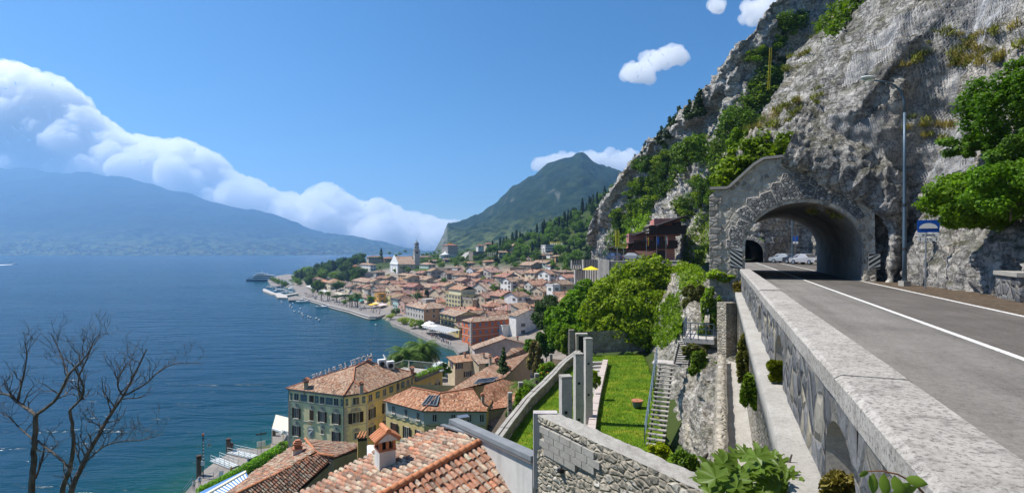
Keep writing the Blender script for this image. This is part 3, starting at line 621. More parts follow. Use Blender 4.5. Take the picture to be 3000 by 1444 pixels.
# wedge stones round the arch, each its own piece
def stone(poly, depth, mat, name='voussoir'):         # poly in (d, h)
    c = np.mean(poly, 0); b = MB(); p1 = [ppt(d, h, -.56) for d, h in poly]; ins = [c+(np.array(q)-c)*.955 for q in poly]; p2 = [ppt(d, h, -.58-depth+random.uniform(-.02, .02)) for d, h in ins]
    n = len(poly); b.add(p1+p2, [tuple(range(n, 2*n))]+[(i, (i+1) % n, n+(i+1) % n, n+i) for i in range(n)]); o = b.build(name, mat, tun)
    if name == 'voussoir': MB().tube(p1+p1[:1], .035, 4).build('mortar_rim', MAT['concretepale'], o)
    return o
def apt(px, py): p = on_plane(px, py, road(TP-.55, 0), RT); return (float(p@RD), float(p[2]-RZ))
X0, Y0, S_ = 2050, 420, 2.818
for poly in [[(775, 255), (825, 205), (905, 203), (928, 240), (895, 325), (790, 330)], [(668, 315), (688, 250), (765, 255), (788, 335), (740, 380)], [(745, 385), (790, 335), (895, 330), (958, 370), (935, 462), (755, 466)], [(905, 328), (932, 238), (1015, 240), (1028, 285), (962, 365)],
             [(585, 365), (600, 330), (662, 322), (738, 385), (748, 468), (640, 500)], [(965, 372), (1030, 290), (1135, 360), (1062, 485), (940, 462)], [(488, 450), (505, 420), (580, 395), (636, 500), (552, 545)], [(385, 490), (388, 455), (478, 445), (548, 545), (480, 600)], [(305, 570), (320, 545), (385, 518), (478, 602), (422, 655)],
             [(300, 678), (325, 625), (418, 660), (385, 715)], [(238, 735), (262, 680), (382, 720), (355, 795), (245, 785)], [(218, 868), (222, 795), (352, 800), (345, 870)], [(1140, 362), (1240, 412), (1155, 520), (1065, 488)], [(1244, 416), (1310, 520), (1230, 570), (1158, 524)], [(1312, 525), (1365, 605), (1300, 640), (1233, 572)]]:
    stone([apt(X0+a/S_, Y0+b/S_) for a, b in poly], .05, MAT['portalblock'])
for k in range(14):                                   # squared corner stones at the left edge
    h0 = -1.6+k*.52; w_ = .75 if k % 2 else .5
    stone([(out[-2][0]-.03, h0), (out[-2][0]+w_, h0), (out[-2][0]+w_, h0+.49), (out[-2][0]-.03, h0+.49)], .05, MAT['rubblefar'], 'corner_stone')
cp = out[2:-1]
for a, b in zip(cp[:-1], cp[1:]):                     # coping slabs along the top
    MB().bar(ppt(a[0], a[1]+.12, -.45), ppt(b[0], b[1]+.12, -.42), .6, .17).build('coping_slab', MAT['concrete'], tun)
# striped warning boards
def striped(px, py, w_, h_, name, label, t=-.66):
    d, h = apt(px, py); o = thing(name, label, 'sign', ppt(d, h-h_/2, t))
    MB().box(ppt(d, h, t), (w_, .03, h_), ax=(RD, RT, (0, 0, 1))).build('board', MAT['signgrey'], o)
    for k in range(-6, 7):
        ang = 1 if px > 2400 else -1; poly = []
        for (a, b) in ((-w_/2, k*.3), (w_/2, k*.3-ang*-w_*.75), (w_/2, k*.3-ang*-w_*.75+.15), (-w_/2, k*.3+.15)): poly.append((a, b))
        from_ = [(a, min(max(b, -h_/2), h_/2)) for a, b in poly]
        ar = abs(sum(from_[i][0]*from_[(i+1) % 4][1]-from_[(i+1) % 4][0]*from_[i][1] for i in range(4)))
        if ar < .03: continue
        mesh('stripe', [ppt(d+a, h+b, t-.022) for a, b in from_], [(0, 1, 2, 3)], MAT['black'], o)
striped(2157, 758, .75, 1.35, 'hazard_board', 'black and grey striped hazard board where the parapet meets the tunnel')
striped(2556, 765, .6, .95, 'hazard_board', 'weathered striped hazard panel on the rock right of the tunnel mouth', -1.0)
# rock and second tunnel beyond
net = []
for t, d in [(TP+13, 8.6), (TP+20, 9.3), (TP+28, 10.5), (TP+40, 12), (TP+52, 12.5), (TP+60, 12), (TP+61, 9), (TP+59, 6), (TP+58, 3), (TP+58, -1)]:
    net.append([road(t+h*.1, d+1.2+h*.12, h) for h in (-1, 2, 4, 8, 14, 22)])
sheet('cutting_rock', net, 130, 70, MAT['rock'], .8, 1.2, in_second, 9)
tn2 = thing('second_tunnel', 'dark second tunnel seen through the first one', 'tunnel', T2)
a2 = [(2.3, -.1)]+[(2.3*math.cos(a), 1.6+2.1*math.sin(a)) for a in np.linspace(0, math.pi, 17)]+[(-2.3, -.1)]
mesh('lining', [T2+RD*d+RT*(t-2.5)+np.array((0, 0, h)) for t in np.linspace(0, 40, 5) for d, h in a2], [tuple(q) for q in grid_faces(5, len(a2))]+[tuple(4*len(a2)+i for i in range(len(a2)))], MAT['black'], tn2)  # black lining and added black end cap paint the tunnel's unlit depth
a3 = [(d*1.28, h*1.18+(.0 if h > 0 else 0)) for d, h in a2]; v = [T2+RD*d+RT*-2.5+np.array((0, 0, h)) for q in (a2, a3) for d, h in q]+[T2+RD*d+RT*2.5+np.array((0, 0, h)) for d, h in a3]
mesh('portal_ring', v, grid_faces(3, len(a2)), MAT['rubblegrey'], tn2)
# ---- parapet
par = thing('parapet_wall', 'low stone parapet with concrete coping and small arched openings along the road', 'wall', road(14, 1.2))
HP, D0, D1 = .75, .966, 1.58
t_ = -6.0; k = 0
while t_ < TP-2.6:
    L = 2.9 if t_ < 4 else 5.6; e = min(t_+L, TP-2.3); b = MB(); n = max(2, int((e-t_)*2)); dz = random.uniform(-.012, .012); pr = [(D0, .0), (D0-.005, .20), (D0+.05, .235), (D1-.05, .245), (D1, .20), (D1, 0)]
    v = [road(t, d+.012*noise(np.array([[t*1.7, h*9, 1.0]]))[0], HP-.24+h+dz+.012*noise(np.array([[t*2.1, d*5, 5.0]]))[0]) for t in np.linspace(t_+.006, e-.006, n) for d, h in pr]
    f = [tuple(q) for q in grid_faces(n, 6)]+[tuple(range(5, -1, -1)), tuple((n-1)*6+j for j in range(6))]+[(i*6+5, i*6, (i+1)*6, (i+1)*6+5) for i in range(n-1)]
    mesh('coping_block', v, f, MAT['coping'], par); t_ = e
AY = [-.2, 5.0, 10.4, 16.0, 21.8, 27.4]; AT = [(y+.382*1.02)/.924 for y in AY]
# wall face with arched niches: columns of the wall as a height band, openings left out
DF, HB, HT = 1.04, -.72, .51
def face_band():
    b = MB(); xs = sorted(set([-6.0, TP-2.3]+[a+s*w_ for a in AT for s in (-1, 1) for w_ in [.74]])); Ns = 12
    for i in range(len(xs)-1):
        a, c = xs[i], xs[i+1]; isarch = any(abs((a+c)/2-q) < .1 for q in AT)
        if not isarch:
            m = max(1, int((c-a)/.4)); 
            for j in range(m):
                for r in range(4):
                    u0, u1 = a+(c-a)*j/m, a+(c-a)*(j+1)/m; h0, h1 = HB+(HT-HB)*r/4, HB+(HT-HB)*(r+1)/4
                    b.add([road(u, DF-.05*noise(np.array([[u*2.3, h*2.3, 1.0]]))[0], h) for u, h in ((u0, h0), (u1, h0), (u1, h1), (u0, h1))], [(0, 3, 2, 1)])
        else:
            q = (a+c)/2
            for j in range(Ns):
                g0, g1 = math.pi*j/Ns, math.pi*(j+1)/Ns; p0, p1 = (q-.72*math.cos(g0), HB+.42+.50*math.sin(g0)), (q-.72*math.cos(g1), HB+.42+.50*math.sin(g1))
                b.add([road(p0[0], DF, p0[1]), road(p1[0], DF, p1[1]), road(p1[0], DF, HT), road(p0[0], DF, HT)], [(0, 3, 2, 1)])
    return b
face_band().build('stone_face', MAT['rubblegrey'], par)
for q in AT:                                          # niches: sides, vault and back
    prof = [(q-.72, HB), (q-.72, HB+.42)]+[(q-.72*math.cos(g_), HB+.42+.50*math.sin(g_)) for g_ in np.linspace(.1, math.pi-.1, 11)]+[(q+.72, HB+.42), (q+.72, HB)]
    v = [road(t, d, h) for d in (DF, DF+.62) for t, h in prof]; n = len(prof); f = [(i, i+1, n+i+1, n+i) for i in range(n-1)]+[tuple(range(n, 2*n))]
    mesh('niche', v, f, MAT['concrete'], par)
b = MB(); n = 60; pr = [(DF+.7, HB), (.72, HB-.02), (.68, HB-.05), (.68, HB-.42), (.80, HB-.46), (.84, HB-3.4)]
v = [road(t, d+.02*noise(np.array([[t*1.5, h, 4.0]]))[0], h+.01*noise(np.array([[t*2.5, d*3, 2.0]]))[0]) for t in np.linspace(-6, TP-2.3, n) for d, h in pr]
gf = grid_faces(n, 6); mi = np.tile(np.array([0, 0, 0, 0, 1]), n-1)
mesh('ledge', v, gf, [MAT['concrete'], MAT['rubble']], par, mi=mi)
# lower drain channel between two stone walls, running down beside the parapet
ch = thing('drain_channel', 'pale concrete drain channel between rubble walls below the parapet', 'channel', road(12, .3, -4))
pr = [(.84, -4.3), (.45, -4.45), (.12, -4.45), (.08, -4.0), (-.22, -4.0), (-.25, -4.1), (-.5, -7.0)]
n = 90; v = [road(t, d*(1+.12*max(0, (t-6)/20))+.09*noise(np.array([[t*1.9, h*3, d]]))[0], h+.06*noise(np.array([[t*1.3, h*5, 4.0]]))[0]+.004*(t-10)) for t in np.linspace(4, 31, n) for d, h in pr]
mesh('channel_bed', v, grid_faces(n, 7), [MAT['concrete'], MAT['rubble']], ch, mi=np.tile(np.array([0, 0, 0, 1, 1, 1]), n-1))
MB().add([road(t, d, h) for t, d, h in ((3, .85, -3.3), (TP, .85, -3.3), (TP, .85, -5.2), (3, .85, -5.2))], [(0, 1, 2, 3)]).build('back_wall', MAT['rubble'], ch)
# ---------------------------------------------------------------- the town
def window_mesh(w_, h_, shut, arch=False):
    """surround, pane with bars and, if wanted, two open shutters; faces -y, centred"""
    b = MB(); t = .09
    b.box((0, -.02, 0), (w_, .04, h_), m=1)
    for x in (-w_/2-t/2, w_/2+t/2): b.box((x, -.05, 0), (t, .10, h_+2*t), m=0)
    b.box((0, -.05, h_/2+t/2), (w_, .10, t), m=0); b.box((0, -.07, -h_/2-t/2), (w_+.2, .14, t), m=0)
    b.box((0, -.045, 0), (.05, .03, h_), m=0)
    if shut:
        for s in (-1, 1): b.box((s*(w_/2+t+w_*.26), -.06, 0), (w_*.5, .05, h_+.05), m=2)
    return mesh('window', b.v, b.f, [MAT['frame'], MAT['glass'], MAT['wood']], mi=b.m, data_only=True)
WIN = {'s': window_mesh(.95, 1.35, True), 'n': window_mesh(1.0, 1.3, False), 'b': window_mesh(1.15, 1.75, True), 'c': None}
b = MB(); b.box((0, -.03, 0), (1.0, .06, 1.45), m=0)
for s in (-1, 1): b.box((s*.26, -.07, 0), (.48, .05, 1.35), m=2)
WIN['c'] = mesh('window', b.v, b.f, [MAT['frame'], MAT['glass'], MAT['wood']], mi=b.m, data_only=True)      # closed shutters
b = MB(); b.box((0, 0, .5), (.55, .55, 1.4), m=0); b.box((0, 0, 1.25), (.75, .75, .1), m=1); b.box((0, 0, 1.42), (.5, .5, .22), m=1)
CHIM = mesh('chimney', b.v, b.f, [MAT['plaster'], MAT['terracotta']], mi=b.m, data_only=True)
def roof_mesh(name, faces, mat, parent, color=(1, 1, 1), thick=.16):
    """faces: polygons (points, first edge along the eave); tile pattern runs up from the eave"""
    v, f, uv, outl = [], [], [], []
    for k, q in enumerate(faces):
        q = [np.array(p, float) for p in q]; o = len(v); v += q
        e = q[1]-q[0]; e /= np.linalg.norm(e)+1e-9; n = np.cross(e, q[2]-q[0]); n /= np.linalg.norm(n)+1e-9; s = np.cross(n, e)
        for i in range(1, len(q)-1): f.append([o, o+i, o+i+1]); uv += [((p-q[0])@e+k*3.3+q[0][0], (p-q[0])@s) for p in (q[0], q[i], q[i+1])]
        outl.append(list(range(o, o+len(q))))
    m0 = len(f)
    for q in outl:                                      # edge boards hanging below the rim
        o = len(v); pts = [v[i] for i in q]; v += [p-np.array((0, 0, thick)) for p in pts]; n = len(q)
        for i in range(n): f.append([q[i], o+i, o+(i+1) % n, q[(i+1) % n]]); uv += [(0, 0)]*4
        for i in range(1, n-1): f.append([o, o+i+1, o+i]); uv += [(0, 0)]*3
    mi = [0]*m0+[1]*(len(f)-m0)
    return mesh(name, v, f, [mat, MAT['darkwood']], parent, mi=mi, uv=uv, color=color)
def roof_faces(C, u, v_, L, D, z, kind, over=.5, pitch=.4):
    """C near corner, u/v_ unit axes (right face, left face), z eave height"""
    o = C-u*over-v_*over; L, D = L+2*over, D+2*over; z0 = z-over*pitch*.6
    a, b, c, d = [np.array((*p[:2], z0)) for p in (o, o+u*L, o+u*L+v_*D, o+v_*D)]
    up = lambda p, h: np.array((p[0], p[1], z0+h))
    if kind == 'h':
        if L >= D: h = D/2*pitch; r0, r1 = up(o+u*D/2+v_*D/2, h), up(o+u*(L-D/2)+v_*D/2, h); return [[a, b, r1, r0], [c, d, r0, r1], [b, c, r1], [d, a, r0]], [(r0, r1), (a, r0), (b, r1)]
        h = L/2*pitch; r0, r1 = up(o+u*L/2+v_*L/2, h), up(o+u*L/2+v_*(D-L/2), h); return [[a, b, r0], [b, c, r1, r0], [c, d, r1], [d, a, r0, r1]], [(r0, r1), (a, r0), (b, r0)]
    if kind == 'g': h = D/2*pitch; r0, r1 = up(o+v_*D/2, h), up(o+u*L+v_*D/2, h); return [[a, b, r1, r0], [c, d, r0, r1]], [(r0, r1)]
    if kind == 'G': h = L/2*pitch; r0, r1 = up(o+u*L/2, h), up(o+u*L/2+v_*D, h); return [[b, c, r1, r0], [d, a, r0, r1]], [(r0, r1)]
    if kind == 's': h = D*pitch*.7; r0, r1 = up(o+u*L+v_*D, h), up(o+v_*D, h); return [[a, b, r0, r1]], []
    return [], []
HOUSES = []
def house(xl, xc, xr, ye, yb, kind, col, label, ang=36, win='s', shut=(.06, .05, .04), rows=None, cols=(None, None), roofc=(1, 1, 1), pitch=.4, minL=5.0, base=None, name='house', mat='plaster', over=.5, chim=1, roofm='roof', cat='house', winscale=1, sink=9.0, maxL=40, dims=None):
    C = base if base is not None else drop(xc, yb)
    C = np.array(C, float); a = R(ang); u, v_ = np.array((math.cos(a), math.sin(a), 0)), np.array((-math.sin(a), math.cos(a), 0))
    if dims: L, D, z = dims
    else:
     k = (xr-HX)/F; L = (k*C[1]-C[0])/(u[0]-k*u[1]); k = (xl-HX)/F; D = (C[0]-k*C[1])/(-v_[0]+k*v_[1])
     L, D = min(max(L, minL), maxL), min(max(D, minL), maxL); z = EYE-(ye-HY)/F*C[1]
    H = z-C[2]
    t = thing(name, label, cat, C, 'houses of the old town' if base is None and cat == 'house' else None)
    q = [C, C+u*L, C+u*L+v_*D, C+v_*D]; b = MB()
    lo = [np.array((p[0], p[1], C[2]-sink)) for p in q]; hi = [np.array((p[0], p[1], z)) for p in q]
    b.add(lo+hi, [(0, 1, 5, 4), (1, 2, 6, 5), (2, 3, 7, 6), (3, 0, 4, 7), (4, 5, 6, 7)])
    if kind == 'g': h = (D/2)*pitch; r0, r1 = (q[0]+q[3])/2, (q[1]+q[2])/2; b.add([hi[3], hi[0], (r0[0], r0[1], z+h)], [(0, 1, 2)]); b.add([hi[1], hi[2], (r1[0], r1[1], z+h)], [(0, 1, 2)])
    if kind == 'G': h = (L/2)*pitch; r0, r1 = (q[0]+q[1])/2, (q[2]+q[3])/2; b.add([hi[0], hi[1], (r0[0], r0[1], z+h)], [(0, 1, 2)]); b.add([hi[2], hi[3], (r1[0], r1[1], z+h)], [(0, 1, 2)])
    if kind == 's': b.add([hi[1], hi[2], (hi[2][0], hi[2][1], z+D*pitch*.7)], [(0, 1, 2)]); b.add([hi[3], hi[0], (hi[3][0], hi[3][1], z+D*pitch*.7)], [(0, 1, 2)]); b.add([hi[2], hi[3], (*hi[3][:2], z+D*pitch*.7), (*hi[2][:2], z+D*pitch*.7)], [(0, 1, 2, 3)])
    b.build('wall', MAT[mat], t, color=col)
    fc, ridges = roof_faces(C, u, v_, L, D, z+.02, kind, over, pitch)
    rf = None
    if fc:
        rf = roof_mesh('roof', fc, MAT[roofm], t, tuple(np.array(roofc)*random.uniform(.85, 1.12)))
        m = MB()
        for p0, p1 in ridges: m.tube([p0+np.array((0, 0, .02)), p1+np.array((0, 0, .02))], .13, 6)
        m.build('ridge', MAT['ridgetile'], rf)
    else:
        m = MB(); 
        for i in range(4): m.bar(hi[i]+np.array((0, 0, .15)), hi[(i+1) % 4]+np.array((0, 0, .15)), .3, .5)
        m.build('roof_edge', MAT['plaster'], t, color=tuple(np.array(col)*.9))
    for i in range(chim if fc else 0):
        s, r_ = random.uniform(.2, .8), random.uniform(.3, .7); p = C+u*L*s+v_*D*r_
        if kind in 'hG' and kind == 'G': hh = (1-abs(s-.5)*2)*L/2*pitch
        elif kind == 'g': hh = (1-abs(r_-.5)*2)*D/2*pitch
        elif kind == 's': hh = r_*D*pitch*.7
        else: hh = min(s*L, (1-s)*L, r_*D, (1-r_)*D)*pitch
        obj('chimney', CHIM, t, (.42, .36, .30), (p[0], p[1], z+hh-.1), a)
    if win:
        nr = rows if rows is not None else max(1, int(H/2.9)); fh = H/max(nr, 1)
        for face, (p0, ax, ln, rot, nc) in enumerate(((C, u, L, a, cols[0]), (C, v_, D, a-math.pi/2, cols[1]))):
            nc = nc if nc is not None else min(7, max(1, int(ln/3.3)))
            if nc == 0: continue
            for r_ in range(nr):
                for c_ in range(nc):
                    if win != 'c' and random.random() < .08: continue
                    p = p0+ax*(ln*(c_+.5)/nc); zz = C[2]+fh*(r_+.5)+.1
                    if zz > z-.9*winscale: zz = z-.9*winscale
                    rr = rot if face == 0 else a-math.pi/2
                    obj('window', WIN[win], t, shut, (p[0], p[1], zz), rr, winscale)
    HOUSES.append((label, C, L, D, z))
    return t, C, u, v_, L, D, z
# colours of plaster
TAN, CREAM, WHT, GREY, PEACH, YEL, PINK, STONE, MINT, TAUPE = (.52, .42, .30), (.66, .57, .41), (.76, .73, .69), (.50, .46, .41), (.60, .36, .19), (.62, .50, .22), (.56, .36, .29), (.34, .31, .27), (.45, .58, .50), (.28, .235, .19)
GRN, BRN, BLU = (.03, .09, .065), (.06, .04, .03), (.16, .22, .30)
T = [
 (1074, 1080, 1122, 753, 763, 'h', TAN, 'low tan villa among trees beside the tall lone cypress', dict()),
 (1118, 1126, 1156, 757, 768, 'h', PEACH, 'orange roofed villa just beside the tall lone cypress', dict(roofc=(1.25, .95, .8))),
 (1052, 1085, 1102, 776, 794, 'h', WHT, 'white villa with hipped roof beyond the red and white parasols', dict(rows=2)),
 (1028, 1033, 1052, 779, 790, 'h', TAN, 'small tan house with terracotta roof next to the white villa', dict(roofc=(1.2, .9, .8))),
 (1188, 1194, 1262, 753, 766, 'h', YEL, 'long low yellow house behind the bell tower', dict(rows=1)),
 (1229, 1255, 1276, 775, 794, 'h', MINT, 'pale green house with hipped roof against the bell tower', dict(rows=2)),
 (1250, 1258, 1283, 765, 773, 'g', TAUPE, 'brown low house above the pale green house', dict()),
 (1297, 1303, 1331, 760, 769, 'h', TAN, 'small tan house in front of the white tent roofed hall', dict()),
 (1353, 1362, 1392, 770, 783, 'h', GREY, 'grey house with broad pale roof below the ramp road', dict(roofc=(1.3, 1.15, 1.0))),
 (1373, 1386, 1425, 738, 762, 'f', TAUPE, 'large dark brown flat roofed block beside the ramp road', dict(win=None)),
 (1166, 1211, 1226, 808, 836, 'h', PEACH, 'orange three storey house with teal shutters below the church', dict(shut=(.03, .16, .15), rows=2, cols=(2, 6))),
 (1213, 1248, 1286, 820, 834, 'G', TAN, 'beige gabled house right below the orange house with teal shutters', dict(rows=1)),
 (1098, 1101, 1128, 797, 819, 'h', GREY, 'square grey villa below the stone wall near the church', dict(shut=GRN)),
 (1030, 1075, 1116, 827, 849, 'h', TAN, 'long brown palace with rows of small windows behind the umbrella pines', dict(rows=2, cols=(5, 7))),
 (1017, 1021, 1057, 808, 816, 'h', TAN, 'low tan house above the long brown palace', dict(win=None)),
 (1058, 1070, 1098, 800, 816, 'f', STONE, 'roofless pale stone walls beside the square grey villa', dict(win=None)),
 (907, 916, 950, 819, 839, 'h', YEL, 'yellow lakefront hotel at the edge of the wooded knoll', dict(rows=3)),
 (931, 950, 976, 827, 845, 'h', CREAM, 'cream lakefront house beside the yellow hotel', dict(roofc=(1.3, .9, .75))),
 (948, 968, 1014, 829, 850, 'h', CREAM, 'cream house with wide tan roof behind the white cafe awnings', dict(roofc=(1.15, 1.05, .9))),
 (1022, 1040, 1059, 862, 879, 'g', GREY, 'grey low house on the promenade behind the teal awnings', dict()),
 (1056, 1077, 1098, 873, 888, 'G', TAN, 'tan gabled house on the promenade with one square window', dict(cols=(1, 2))),
 (1097, 1109, 1131, 861, 890, 'f', (.66, .36, .10), 'bright orange flat roofed house on the promenade', dict()),
 (1130, 1147, 1180, 851, 882, 's', CREAM, 'tall cream house behind the bright orange house', dict()),
 (1140, 1143, 1152, 868, 893, 'f', (.66, .58, .24), 'narrow yellow house beside the mint green house', dict(minL=3.5)),
 (1151, 1170, 1212, 876, 907, 'h', (.40, .56, .53), 'mint green house with dark grey roof', dict(roofc=(.42, .42, .45))),
 (1349, 1390, 1422, 912, 926, 'h', PINK, 'low house with plain red roof behind the yellow balcony house', dict(win=None, roofc=(1.2, .8, .7))),
 (1419, 1482, 1526, 873, 884, 'G', PEACH, 'salmon gabled house behind the pink loggia house', dict(rows=1)),
 (1335, 1345, 1357, 958, 988, 's', YEL, 'narrow yellow annex against the orange red hotel', dict(shut=GRN, minL=4)),
 (1505, 1512, 1592, 925, 985, 'G', WHT, 'white gabled house by the dark pine', dict(cols=(2, 0), rows=3, pitch=.3)),
 (1470, 1473, 1514, 955, 990, 'f', WHT, 'white flat terrace with flower boxes', dict(win=None)),
 (1497, 1522, 1562, 912, 934, 'g', WHT, 'white house with a row of red flower boxes', dict(rows=1)),
 (1495, 1502, 1531, 720, 737, 'G', TAN, 'tan house alone among trees on the slope', dict()),
 (1455, 1461, 1497, 739, 758, 'h', CREAM, 'cream villa beside the old lemon house pillars', dict(rows=2)),
 (1617, 1628, 1663, 751, 770, 'h', PEACH, 'ochre villa below the white balcony hotel', dict(rows=2)),
 (1604, 1612, 1630, 744, 756, 'h', WHT, 'white house half hidden behind the ochre villa', dict()),
 (1680, 1684, 1719, 702, 711, 'g', STONE, 'stone house on the terrace wall high under the cliff', dict()),
 (1558, 1600, 1625, 770, 782, 'G', MINT, 'pale green gabled house below the pillared terrace', dict(rows=1)),
 (1522, 1555, 1590, 777, 797, 'G', TAUPE, 'brown gabled house behind the blank tan block', dict()),
 (1473, 1494, 1541, 785, 817, 'f', TAN, 'blank tan block with balconies on its narrow side', dict(cols=(0, 2))),
 (1413, 1435, 1462, 788, 807, 'G', CREAM, 'cream gabled house left of the blank tan block', dict()),
 (1598, 1612, 1636, 778, 790, 'h', WHT, 'white house with flowers below the pale green gabled house', dict()),
 (1557, 1577, 1611, 796, 812, 'h', TAN, 'tan hipped house right of the blank tan block', dict()),
 (1618, 1641, 1686, 797, 822, 's', TAUPE, 'blank taupe block with a single tiled slope', dict(win=None, pitch=.15)),
 (1466, 1497, 1511, 825, 858, 'g', WHT, 'tall white grey house with dark top floor openings', dict(rows=3)),
 (1388, 1417, 1441, 822, 840, 'G', CREAM, 'cream gabled house with green shutters', dict(shut=GRN)),
 (1416, 1450, 1468, 839, 857, 'g', (.50, .50, .52), 'bluish white house with skylights beside the tall white grey house', dict(rows=1)),
 (1380, 1428, 1449, 849, 865, 'g', GREY, 'grey house with red brown roof in front of the bluish white house', dict(rows=1)),
 (1510, 1516, 1546, 819, 837, 's', STONE, 'bare stone house right of the tall white grey house', dict(win=None)),
 (1541, 1549, 1573, 823, 844, 'G', STONE, 'grey stone gabled house among brown roofs', dict(win=None)),
 (1571, 1577, 1608, 828, 847, 'G', TAN, 'beige gabled house with one shuttered window', dict(cols=(1, 0), rows=1)),
 (1569, 1581, 1603, 813, 826, 'g', TAN, 'small tan house with a tree at its side', dict(rows=1)),
 (1605, 1615, 1651, 832, 852, 'h', WHT, 'white house with orange roof under the blank taupe block', dict(roofc=(1.3, .85, .7))),
 (1602, 1620, 1631, 836, 885, 'f', WHT, 'tall narrow white house with green shutters', dict(shut=GRN)),
 (1629, 1641, 1682, 874, 900, 's', GREY, 'grey house with a steep pale pink roof beside the trees', dict(pitch=.7, roofc=(1.25, 1.0, .9), win=None)),
 (1508, 1513, 1554, 857, 870, 'G', STONE, 'low stone gabled house in the middle of the roofs', dict(win=None)),
 (1553, 1590, 1603, 853, 872, 'g', TAN, 'brown roofed house left of the tall narrow white house', dict(rows=1)),
 (1536, 1545, 1601, 878, 896, 'g', TAUPE, 'long brown roof with small skylights', dict(win=None)),
 (1643, 1648, 1697, 827, 840, 'g', STONE, 'wide brown roof with a satellite dish', dict(win=None)),
 (1264, 1310, 1331, 787, 806, 'f', TAUPE, 'blank grey brown block below the hedge', dict(win=None)),
 (1324, 1340, 1351, 784, 805, 'h', WHT, 'white house right of the blank grey brown block', dict()),
 (1342, 1358, 1369, 791, 808, 'g', PINK, 'pink house squeezed between two white houses', dict()),
 (1366, 1385, 1413, 789, 812, 'g', (.55, .56, .57), 'bluish white house right of the pink house', dict()),
 (1301, 1310, 1326, 805, 813, 'h', TAN, 'tiny brown roofed house in front of the blank grey brown block', dict(win=None)),
 (1321, 1331, 1354, 809, 820, 's', GREY, 'grey low house with terrace below the white house', dict()),
 (1270, 1281, 1306, 825, 834, 'G', STONE, 'low stone house under the blank grey brown block', dict(win=None)),
 (1300, 1322, 1379, 830, 845, 'g', TAN, 'long tan house with two roof levels', dict(rows=1)),
 (1363, 1378, 1394, 820, 831, 'h', WHT, 'small white house with the brightest orange roof', dict(roofc=(1.7, .8, .5), win='n', rows=1)),
 (1221, 1263, 1301, 843, 859, 'h', TAN, 'brown hipped house behind the dark magnolia tree', dict(rows=1)),
 (1251, 1276, 1291, 853, 869, 'g', WHT, 'white house with a dull red roof by the dark magnolia tree', dict(roofc=(1.1, .6, .65))),
 (1148, 1176, 1218, 856, 872, 'h', CREAM, 'cream house with broken roof lines behind the mint green house', dict(rows=1)),
 (1258, 1292, 1306, 863, 890, 'g', TAN, 'tan house crowded against the tall yellow house', dict()),
 (1115, 1121, 1166, 829, 847, 's', GREY, 'grey low building with dark openings below the stone garden wall', dict()),
 (1200, 1213, 1241, 839, 852, 'h', GREY, 'grey house below the beige gabled house', dict(rows=1)),
 (1419, 1425, 1450, 714, 722, 'h', TAN, 'tan house with terracotta roof on the upper slope', dict(roofc=(1.2, .95, .85))),
 (1396, 1401, 1421, 719, 727, 'h', WHT, 'white house with terracotta roof on the upper slope', dict(roofc=(1.25, .95, .85))),
 (1440, 1446, 1470, 727, 735, 'h', CREAM, 'cream house below the upper slope houses', dict()),
 (1415, 1422, 1455, 766, 778, 'h', TAN, 'low house with several pale red roofs near the round trees', dict(win=None, roofc=(1.2, .95, .85))),
 (1527, 1533, 1560, 760, 770, 'g', TAN, 'tan house beside the terrace of pillars', dict()),
 (1580, 1590, 1606, 748, 760, 'h', TAUPE, 'dark roofed house in front of the white balcony hotel', dict(win=None)),
 (1452, 1462, 1478, 806, 822, 'g', WHT, 'narrow white house under the blank tan block', dict()),
 (1540, 1552, 1572, 808, 822, 'f', GREY, 'grey flat roofed house with a terrace and brick chimneys', dict(win=None)),
 (1515, 1525, 1552, 838, 852, 'g', TAN, 'tan house hidden among roofs behind the low stone gabled house', dict(win=None)),
 (1398, 1410, 1440, 862, 880, 'h', TAN, 'brown roofed house behind the battlemented house', dict(win=None)),
 (1472, 1490, 1520, 868, 880, 'h', TAN, 'brown roofed house behind the salmon gabled house', dict(win=None)),
 (1560, 1575, 1610, 895, 915, 'g', WHT, 'white house with rooftop terrace beside the pines', dict(rows=1)),
]
for q in T: house(*q[:8], **q[8])
# ---- houses that stand out
# peach palace by the water
t, C, u, v_, L, D, z = house(1194, 1242, 1318, 905, 952, 'h', (.56, .32, .18), 'peach palace with arched white front and roof terrace by the water', rows=3, cols=(4, 0), shut=BRN, win='n', winscale=1.1)
mesh('front', [C-u*.05+v_*.0+np.array((0, 0, -1)), C-u*.05+v_*D+np.array((0, 0, -1)), np.array((*(C-u*.05+v_*D)[:2], z)), np.array((*(C-u*.05)[:2], z))], [(0, 3, 2, 1)], MAT['plaster'], t, color=(.55, .50, .44))
for r_ in range(3):
    for k in range(6): p = C-u*.06+v_*D*(k+.5)/6; obj('window', WIN['n'], t, None, (p[0], p[1], C[2]+(z-C[2])*(r_+.5)/3), R(36)-math.pi/2, (1, 1, 1.25 if r_ == 1 else .9))
MB().box(np.array((*(C+u*L*.5+v_*D*.5)[:2], z+min(L, D)*.2)), (6, 6, 2.2), R(36)).build('roof_terrace', MAT['plaster'], t, color=(.42, .38, .34))
# yellow house with a set-back top floor
t, C, u, v_, L, D, z = house(1306, 1349, 1400, 866, 905, 'f', (.60, .53, .30), 'tall yellow house with white terrace and set back top floor', rows=3, cols=(4, 5), shut=(.10, .11, .11))
C2 = C+u*1.5+v_*2; MB().box(np.array((*(C2+u*(L-2)/2+v_*(D-3)/2)[:2], z+1.5)), (L-2, D-3, 3), R(36)).build('top_floor', MAT['plaster'], t, color=(.62, .58, .42))
fc, _ = roof_faces(np.array((C2[0], C2[1], 0)), u, v_, L-2, D-3, z+3.05, 'G', .6, .35); roof_mesh('roof', fc, MAT['roof'], t, (1.1, .9, .8))
